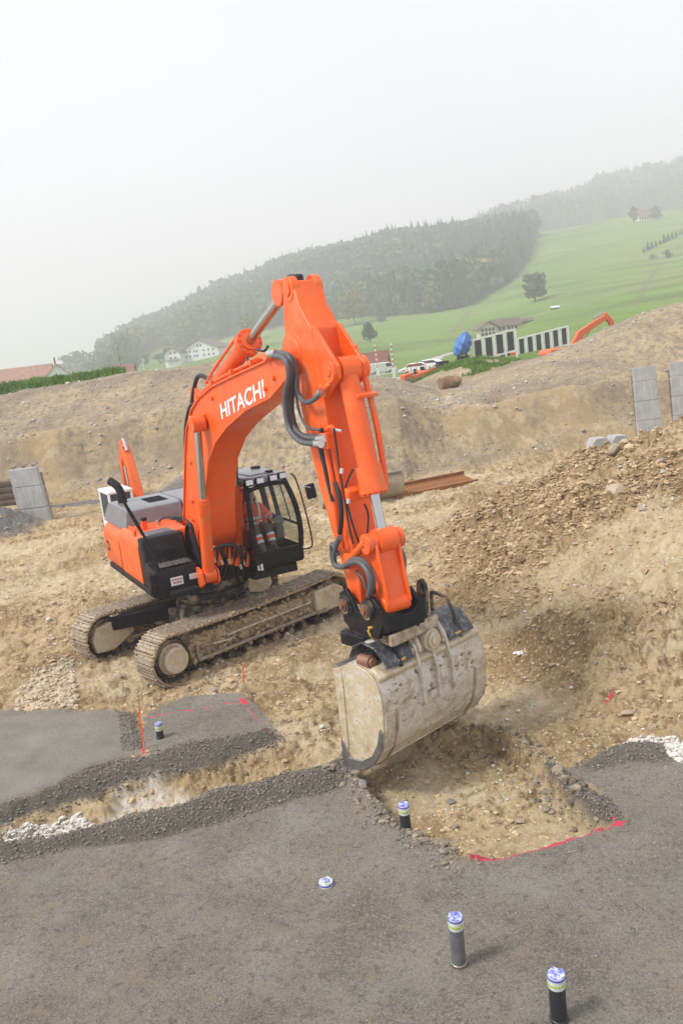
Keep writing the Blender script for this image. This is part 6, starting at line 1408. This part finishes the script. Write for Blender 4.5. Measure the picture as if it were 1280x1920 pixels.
pipe(862,1828,.62-.11,.135,'dusty grey drain pipe with a blue film cap in the right foreground',Mpg,(0,-1.5))
pipe(1049,1936,.45,.14,'black drain pipe with blue cap cut by the bottom picture edge',Mp,(0,-1))
pipe(764,1578,.40,.125,'black capped drain pipe beside the broken edge of the trench',Mp,(0,0))
pipe(303,1394,.245,.115,'small black capped pipe on the sprayed gravel pad near the stakes',Mp,(0,-2))
pipe(614,1679,.045,.15,'white pipe cap almost flush with the gravel in the middle foreground',Mp,(0,0),low=True)
Mst=mat('orange_sprayed_stake',(.75,.14,.03),.6); Mstw=mat('bare_stake_wood',(.42,.32,.22),.8,var=.2); Mrebar=mat('rusty_rod',(.38,.20,.10),.7)
def stake(px,py,tx,ty,lab,w=.026,frac=.5,base=Mstw,top=Mst):
    P=ground_at(px,py); P[2]=hz_at(P[0],P[1])[0]; Q=DY(tx,ty,P[1]+.02)
    r=thing('marker_stake',lab,'stake',tuple(P)); v=Vector(Q)-Vector(P); 
    b=MB(); b.cyl(v*-.15,v*(1-frac),w/2,4); b.build('post',base,r,smooth=False)
    b=MB(); b.cyl(v*(1-frac),v,w/2*1.05,4); b.build('sprayed_tip',top,r,smooth=False)
stake(460,1324,456,1246,'upright orange topped stake at the back of the sprayed pad',.034,.5)
stake(273,1416,260,1334,'leaning orange stake at the left corner of the sprayed pad',.034,.8)
stake(265,1352,259,1294,'thin brown rod behind the leaning orange stake',.022,.6,Mrebar,Mrebar)
stake(498,1380,492,1304,'thin red tipped rod at the right corner of the sprayed pad',.016,.35,Mstw,Mrebar)
# --- stones
def rock_mesh(seed,sub=2,flat=.7,name='stone'):
    bm=bmesh.new(); bmesh.ops.create_icosphere(bm,subdivisions=sub,radius=1); r=np.random.RandomState(seed); A_=r.randn(9,3); A_/=np.linalg.norm(A_,axis=1)[:,None]; D_=r.uniform(.55,.95,9)
    for v in bm.verts:
        p=np.array(v.co[:])
        for a,d in zip(A_,D_):
            t=p@a
            if t>d: p=p-a*(t-d)*.9
        p*=np.array([1,.8+.1*r.rand()*0,flat]); v.co=p
    me=bpy.data.meshes.new(name); bm.to_mesh(me); bm.free(); me.polygons.foreach_set('use_smooth',[True]*len(me.polygons)); me.set_sharp_from_angle(angle=R_(32)); return me
def stonemat(nm,a,b_,c): 
    k=N(nm); q=k.ramp(k.noise(3.0,5,.65),[(.3,a),(.55,b_),(.75,c)]); oi=k.t.nodes.new('ShaderNodeObjectInfo'); q=k.mix(.5,q,k.ramp(oi.outputs['Random'],[(0,(.6,.6,.62)),(1,(1.3,1.27,1.2))]),'MULTIPLY'); k.base(q); k.b.inputs['Roughness'].default_value=.8; k.bump(k.noise(9,5,.7),.03); return k.M
Mstone=stonemat('limestone',(.36,.34,.30),(.50,.47,.42),(.62,.60,.55)); Mstone2=stonemat('clay_coated_stone',(.40,.31,.20),(.52,.43,.31),(.62,.55,.45)); Mstone3=stonemat('grey_pebble',(.26,.25,.235),(.38,.37,.345),(.52,.50,.465))
RK=[]
for s_ in range(6):
    me=rock_mesh(200+s_); me.materials.append([Mstone,Mstone2,Mstone3][s_%3]); RK.append(me)
def stone(px,py,wpx,lab,k=0,group=None,cat='stone',flat=1,name=None):
    P=ground_at(px,py); s_=scale_at(P)*wpx/2; z=hz_at(P[0],P[1])[0]
    o=link(name or 'stone',RK[k%6],None,(P[0],P[1],z+s_*.28),(RS.uniform(-.3,.3),RS.uniform(-.3,.3),RS.uniform(0,6.3)),(s_,s_*.95,s_*flat)); return tag(o,lab,cat,group)
big=[(1157,948,52,'largest pale boulder half sunk in the right earth heap',1,.9,'boulder'),(1152,872,32,'rounded tan boulder on the dark patch of the heap crest',1,1.1,'boulder'),(1172,858,22,'small boulder just above the tan one on the heap crest',1,.9,'boulder'),
 (1240,900,17,'pale round stone near the crest at the right edge of the heap',0,1,'stone'),(1245,926,22,'flat pale stone below the round one near the right edge',0,.7,'stone'),(1123,855,15,'small stone at the dark patch left of the tan boulder',3,1,'stone'),
 (957,908,14,'white stone on the upper left flank of the heap',0,1,'stone'),(952,921,13,'second white stone just below on the upper left flank',0,.7,'stone'),(1205,984,17,'pale stone on the smooth upper slope of the heap',0,.7,'stone'),(806,1073,13,'round white stone on the clods beside the bucket link',0,1,'stone'),
 (839,1104,11,'grey stone lying right of the bucket link',2,.8,'stone'),(1119,1268,13,'white stone low on the heap face',0,.8,'stone'),(1138,1258,13,'ochre stone right of the white stone on the heap face',1,.9,'stone'),(1211,1222,17,'chalky lump on the right side of the heap face',0,.8,'stone'),
 (935,914,9,'little grey stone left of the white pair on the heap',2,1,'stone'),(795,1030,12,'grey stone among clods right of the cylinder rod',0,.8,'stone'),(1176,1352,30,'flat tan rock at the foot of the heap on the right',1,.5,'rock'),
 (414,1476,26,'largest pale flat rock in the muddy channel',0,.6,'rock'),(434,1467,16,'smaller pale rock right of the flat one in the channel',0,.8,'stone'),(420,1459,16,'pale rock above the flat one in the channel',0,.7,'stone'),(459,1437,11,'small white stone on the wheel marks of the channel',0,1,'stone'),(548,1456,13,'white stone near the end of the lower wet berm',0,.7,'stone'),(361,1517,11,'rounded stone on the channel bank',1,1,'stone'),
 (972,1524,22,'pale flat stone on the trench floor',1,.6,'stone'),(842,1482,22,'grey flat rock on the upper trench floor',2,.5,'rock'),(850,1523,16,'tan lump on the trench floor left of centre',4,.8,'stone'),
 (682,1494,26,'dark cobble at the broken left edge of the trench',2,.9,'stone'),(783,1543,24,'dark grey cobble right behind the capped pipe',2,.8,'stone'),(1026,1481,18,'grey cobble sticking out of the right trench wall',2,.9,'stone'),(1008,1455,15,'dark stone at the top of the right trench wall',2,.9,'stone'),(957,1451,13,'grey stone on the right rim of the trench',2,.9,'stone'),
 (1102,1190,10,'small white stone high on the heap face',0,.9,'stone'),(228,1278,12,'pale stone left of the near track on the clay',0,.8,'stone'),(390,1279,14,'white stone under the near track edge',0,.8,'stone'),(400,1307,15,'white stone between the track and the pad',0,.8,'stone'),(543,1218,13,'white stone right of the near track',0,.9,'stone'),(137,1322,10,'stone at the lower end of the pebble strip',0,.9,'stone'),
 (725,1292,8,'pebble seen under the bucket side',0,.9,'stone')]
for (x,y,w,l,k,fl,cat) in big: stone(x,y,w,l,k,None,cat,fl,'boulder' if cat=='boulder' else 'stone')
# paper scrap and spray marked clod
P=ground_at(975,1236); z=hz_at(P[0],P[1])[0]; V=[];F_=[]
for i in range(5):
    for j in range(4): V.append(((i-2)*.055,(j-1.5)*.05,.03+.025*math.sin(i*2.1+j*1.7)))
for i in range(4):
    for j in range(3): F_.append((i*4+j,i*4+j+1,(i+1)*4+j+1,(i+1)*4+j))
b=MB(); b.add(V,F_); o=b.build('paper_scrap',mat('crumpled_paper',(.75,.70,.68),.8,vcol=(.62,.35,.32),vscale=18,vlo=.55,vhi=.7),None,loc=(P[0],P[1],z+.01),rot=(.1,.1,.5),smooth=False); o.modifiers.new('t','SOLIDIFY').thickness=.004; tag(o,'crumpled white paper scrap lying right of the bucket','paper')
# --- scattered clods, pebbles and gravel as joined low poly meshes
ICO=None
def ico():
    bm=bmesh.new(); bmesh.ops.create_icosphere(bm,subdivisions=1,radius=1); V=np.array([v.co[:] for v in bm.verts]); F_=np.array([[v.index for v in f.verts] for f in bm.faces]); bm.free(); return V,F_
IV,IF=ico()
OV=np.array([(1,0,0),(-1,0,0),(0,1,0),(0,-1,0),(0,0,1),(0,0,-1.)]); OF=np.array([(4,0,2),(4,2,1),(4,1,3),(4,3,0),(5,2,0),(5,1,2),(5,3,1),(5,0,3)])
def scatter(name,X,Y,size,mt,lab,cat,lift=.25,rough=.3,flat=.7,octa=False,z=None,smooth=False):
    V0,F0=(OV,OF) if octa else (IV,IF); n=len(X); X=np.asarray(X);Y=np.asarray(Y)
    if z is None: z=terrain(X,Y)[0]
    r=RS; sc=np.asarray(size)[:,None,None]*np.stack([r.uniform(.7,1.3,n),r.uniform(.6,1.1,n),r.uniform(.5,1,n)*flat],-1)[:,None,:]
    P=V0[None]*sc*(1+r.uniform(-rough,rough,(n,len(V0),1)))
    a=r.uniform(0,2*PI,n)[:,None]; c,s_=np.cos(a),np.sin(a); x=P[...,0]*c-P[...,1]*s_; y=P[...,0]*s_+P[...,1]*c
    P=np.stack([x+X[:,None],y+Y[:,None],P[...,2]+(z+size*lift)[:,None]],-1).reshape(-1,3)
    Fc=(F0[None]+np.arange(n)[:,None,None]*len(V0)).reshape(-1,3)
    o=npmesh(name,P,Fc,mt,smooth); return tag(o,lab,cat,kind='stuff')
def inpoly(P_,n,minw=0):
    P_=np.array(P_); lo=P_.min(0);hi=P_.max(0); lo[0]=max(lo[0],-12);hi[0]=min(hi[0],14);lo[1]=max(lo[1],4)
    x=RS.uniform(lo[0],hi[0],n*8); y=RS.uniform(lo[1],hi[1],n*8); k=polyd(x,y,P_)>minw; return x[k][:n],y[k][:n]

Mclod=mat('damp_clay_clod',(.28,.19,.10),.9,vcol=(.55,.42,.26),vscale=2.5,vlo=.38,vhi=.62,spec=.2)
Mgrav=N('loose_wet_gravel'); oi=Mgrav.ramp(Mgrav.noise(45,2,.5),[(.35,(.075,.066,.054)),(.56,(.17,.15,.12)),(.68,(.36,.33,.27))]); Mgrav.base(oi); Mgrav.b.inputs['Roughness'].default_value=.85; Mgrav=Mgrav.M
Mwhite=N('crushed_limestone'); q=Mwhite.ramp(Mwhite.noise(14,3,.6),[(.35,(.36,.33,.28)),(.5,(.55,.52,.46)),(.62,(.72,.70,.66))]); Mwhite.base(q); Mwhite.b.inputs['Roughness'].default_value=.8; Mwhite=Mwhite.M
Mclod2=mat('dry_clay_crumb',(.40,.29,.165),.9,vcol=(.60,.47,.30),vscale=3,spec=.2)
# heap clods, thick on the dark upper left flank
n=26000; t=RS.uniform(.02,.47,n*3); Y=np.exp(RS.uniform(math.log(11),math.log(25),n*3)); X=t*Y
hh,dd=heap(X,Y); dk=terrain(X,Y)[1]['dark']; k=(dd>.05)&(RS.rand(len(X))<.05+.95*np.clip(dk,0,1)); X,Y=X[k][:n],Y[k][:n]; dk=dk[k][:n]
sz=np.exp(RS.normal(math.log(.030),.5,len(X)))*(Y/17)**.6; sz=np.clip(sz*.85,.008,.10)
scatter('clay_clods',X,Y,sz,[Mclod],'crumbly brown clods covering the excavated heap','soil',lift=.1,rough=.45)
# clay floor clods
n=9000; t=RS.uniform(-.5,.45,n*3); Y=np.exp(RS.uniform(math.log(8),math.log(31),n*3)); X=t*Y; mk=terrain(X,Y)[1]; cl_=fbm(X,Y,1.3,3,111); k=(mk['gravel']<.05)&(heap(X,Y)[1]<.1)&(cl_>-.05)&(RS.rand(len(X))>mk['pale']*.85); X,Y=X[k][:n],Y[k][:n]
scatter('clay_clods',X,Y,np.clip(np.exp(RS.normal(math.log(.014),.6,len(X)))*(Y/14),.005,.07),[Mclod2],'loose tan clay crumbs on the rutted site floor','soil',lift=.1,rough=.45)
# pebbles in the clay and on the bank
n=2600; t=RS.uniform(-.5,.48,n*4); Y=np.exp(RS.uniform(math.log(8),math.log(34),n*4)); X=t*Y; mk=terrain(X,Y)[1]; k=(mk['gravel']<.05)&(fbm(X,Y,2.0,2,112)>-.15); X,Y=X[k][:n],Y[k][:n]
scatter('pebbles',X,Y,np.clip(np.exp(RS.normal(math.log(.014),.5,len(X)))*(Y/12),.006,.07),Mwhite,'pale pebbles mixed into the clay','pebbles',lift=.3,rough=.15,smooth=True)
n=6500; t=RS.uniform(-.5,.48,n*2); Y=RS.uniform(33,52,n*2); X=t*Y; mk=terrain(X,Y)[1]; k=(mk['upper']>.3)&(mk['grass']<.2); X,Y=X[k][:n],Y[k][:n]
scatter('pebbles',X,Y,np.clip(np.exp(RS.normal(math.log(.030),.55,len(X))),.012,.14),Mstone3,'grey stones washed out of the cut bank','pebbles',lift=.2,rough=.2,smooth=True)
n=1500; t=RS.uniform(-.5,.48,n*2); Y=RS.uniform(33,52,n*2); X=t*Y; mk=terrain(X,Y)[1]; k=(mk['upper']>.3)&(mk['grass']<.2); X,Y=X[k][:n],Y[k][:n]
scatter('pebbles',X,Y,np.clip(np.exp(RS.normal(math.log(.036),.5,len(X))),.02,.14),Mwhite,'white stones dotted over the cut bank','pebbles',lift=.2,rough=.2,smooth=True)
# wet berm gravel and general loose gravel
XX,YY,SS=[],[],[]
for P_,n in((BERM_L,13000),(BERM_U,9000),(BERM_R,2200),(EDGE_R,1200),(RIDGE,600)):
    x,y=inpoly(P_,n,-.03); XX.append(x);YY.append(y)
X=np.concatenate(XX);Y=np.concatenate(YY); k=(X/Y>-.5)&(X/Y<.5); X,Y=X[k],Y[k]
scatter('gravel',X,Y,np.clip(np.exp(RS.normal(math.log(.0075),.55,len(X)))*(Y/10),.003,.032),Mgrav,'dark damp loose gravel along the berms','gravel',lift=.3)
x,y=inpoly(PAD_A,34000); cl_=fbm(x,y,.9,3,115); k=(cl_>-.12)&(x/y>-.5)&(x/y<.5); x,y=x[k],y[k]
Mg2=N('compacted_gravel_stones'); q=Mg2.ramp(Mg2.noise(50,2,.5),[(.35,(.11,.10,.085)),(.55,(.22,.20,.17)),(.68,(.42,.39,.33))]); Mg2.base(q); Mg2.b.inputs['Roughness'].default_value=.85; Mg2=Mg2.M
scatter('gravel',x,y,np.clip(np.exp(RS.normal(math.log(.0055),.5,len(x)))*(y/7)**.8,.002,.018),Mg2,'fine loose grit on the compacted gravel pad','gravel',lift=.15,octa=True)
XX,YY=[],[]
for P_,n in zip(WHITE_GRAVEL[:2],(1500,1300)): x,y=inpoly(P_,n); XX.append(x);YY.append(y)
X=np.concatenate(XX);Y=np.concatenate(YY)
scatter('crushed_stone',X,Y,np.clip(np.exp(RS.normal(math.log(.022),.35,len(X)))*(Y/11)**.8,.01,.05),Mwhite,'pale crushed stone in the drainage strips','crushed stone',lift=.35,rough=.35)
x,y=inpoly(WHITE_GRAVEL[2],2000); scatter('crushed_stone',x,y,np.clip(np.exp(RS.normal(math.log(.026),.4,len(x))),.01,.06),Mstone2,'tan and grey pebbles washed together beside the left pad','crushed stone',lift=.3,rough=.3)
Mrub=mat('crumbled_gravel_lump',(.12,.10,.075),.9,vcol=(.34,.28,.20),vscale=6)
# broken gravel edge of the trench
XX,YY=[],[]
for a,c in list(zip(PIT[0:4],PIT[1:5]))+list(zip(PIT[8:12],PIT[9:13])):
    m_=170 if c[0]<1.2 and a[0]<1.2 else 90; t=RS.rand(m_); XX.append(a[0]*(1-t)+c[0]*t+RS.normal(0,.13,m_)); YY.append(a[1]*(1-t)+c[1]*t+RS.normal(0,.12,m_))
X=np.concatenate(XX);Y=np.concatenate(YY)
scatter('rubble',X,Y,np.clip(np.exp(RS.normal(math.log(.016),.7,len(X))),.005,.07),[Mrub],'crumbled gravel lumps along the broken trench edge','rubble',lift=.3)
x,y=inpoly(PIT,1300,.02); scatter('clay_clods',x,y,np.clip(np.exp(RS.normal(math.log(.010),.65,len(x))),.004,.05),[Mclod2],'fresh clay crumbs on the trench floor','soil',lift=.1,rough=.45)
# grass tufts on the bank and hump
def tufts(name,X,Y,hgt,lab,col):
    n=len(X); z=terrain(X,Y)[0]; V=[];F_=[]
    a=RS.uniform(0,PI,n); ln=RS.uniform(-.5,.5,(n,2)); w=.035+.02*RS.rand(n)
    P0=np.stack([X-np.cos(a)*w,Y-np.sin(a)*w,z-.02],-1);P1=np.stack([X+np.cos(a)*w,Y+np.sin(a)*w,z-.02],-1);P2=np.stack([X+ln[:,0]*hgt*.6,Y+ln[:,1]*hgt*.6,z+hgt*RS.uniform(.3,1.5,n)*(1+.8*fbm(X,Y,.8,3,120))],-1)
    P=np.stack([P0,P1,P2],1).reshape(-1,3); o=npmesh(name,P,np.arange(3*n).reshape(-1,3),col,False); tag(o,lab,'grass',kind='stuff')
Mgr=mat('grass_blades',(.06,.15,.012),.7,vcol=(.17,.30,.03),vscale=1.0)
n=26000; t=RS.uniform(-.46,-.225,n); Y=RS.uniform(49.5,57,n); tufts('grass_tufts',t*Y,Y,.26,'bright green grass on the bank at the left',Mgr)
n=9000; X=RS.normal(10.3,2.6,n); Y=RS.normal(60.5,3.5,n); k=terrain(X,Y)[1]['grass']>.3; tufts('grass_tufts',X[k],Y[k],.22,'weeds growing over the dark topsoil hump',Mgr)
# --- haze over the valley
b=MB(); b.box((0,1120,125),(4200,2300,280)); hz=b.build('haze',None,None,smooth=False); hz.data.materials.clear()
hm=bpy.data.materials.new('valley_haze'); hm.use_nodes=True; t_=hm.node_tree; t_.nodes.clear(); o_=t_.nodes.new('ShaderNodeOutputMaterial'); v_=t_.nodes.new('ShaderNodeVolumePrincipled')
v_.inputs['Color'].default_value=(.975,.95,1,1); v_.inputs['Density'].default_value=.0011; v_.inputs['Anisotropy'].default_value=.15; t_.links.new(v_.outputs[0],o_.inputs['Volume'])
hz.data.materials.append(hm); hz.display_type='WIRE'; tag(hz,'pale damp haze filling the valley','haze',kind='stuff')
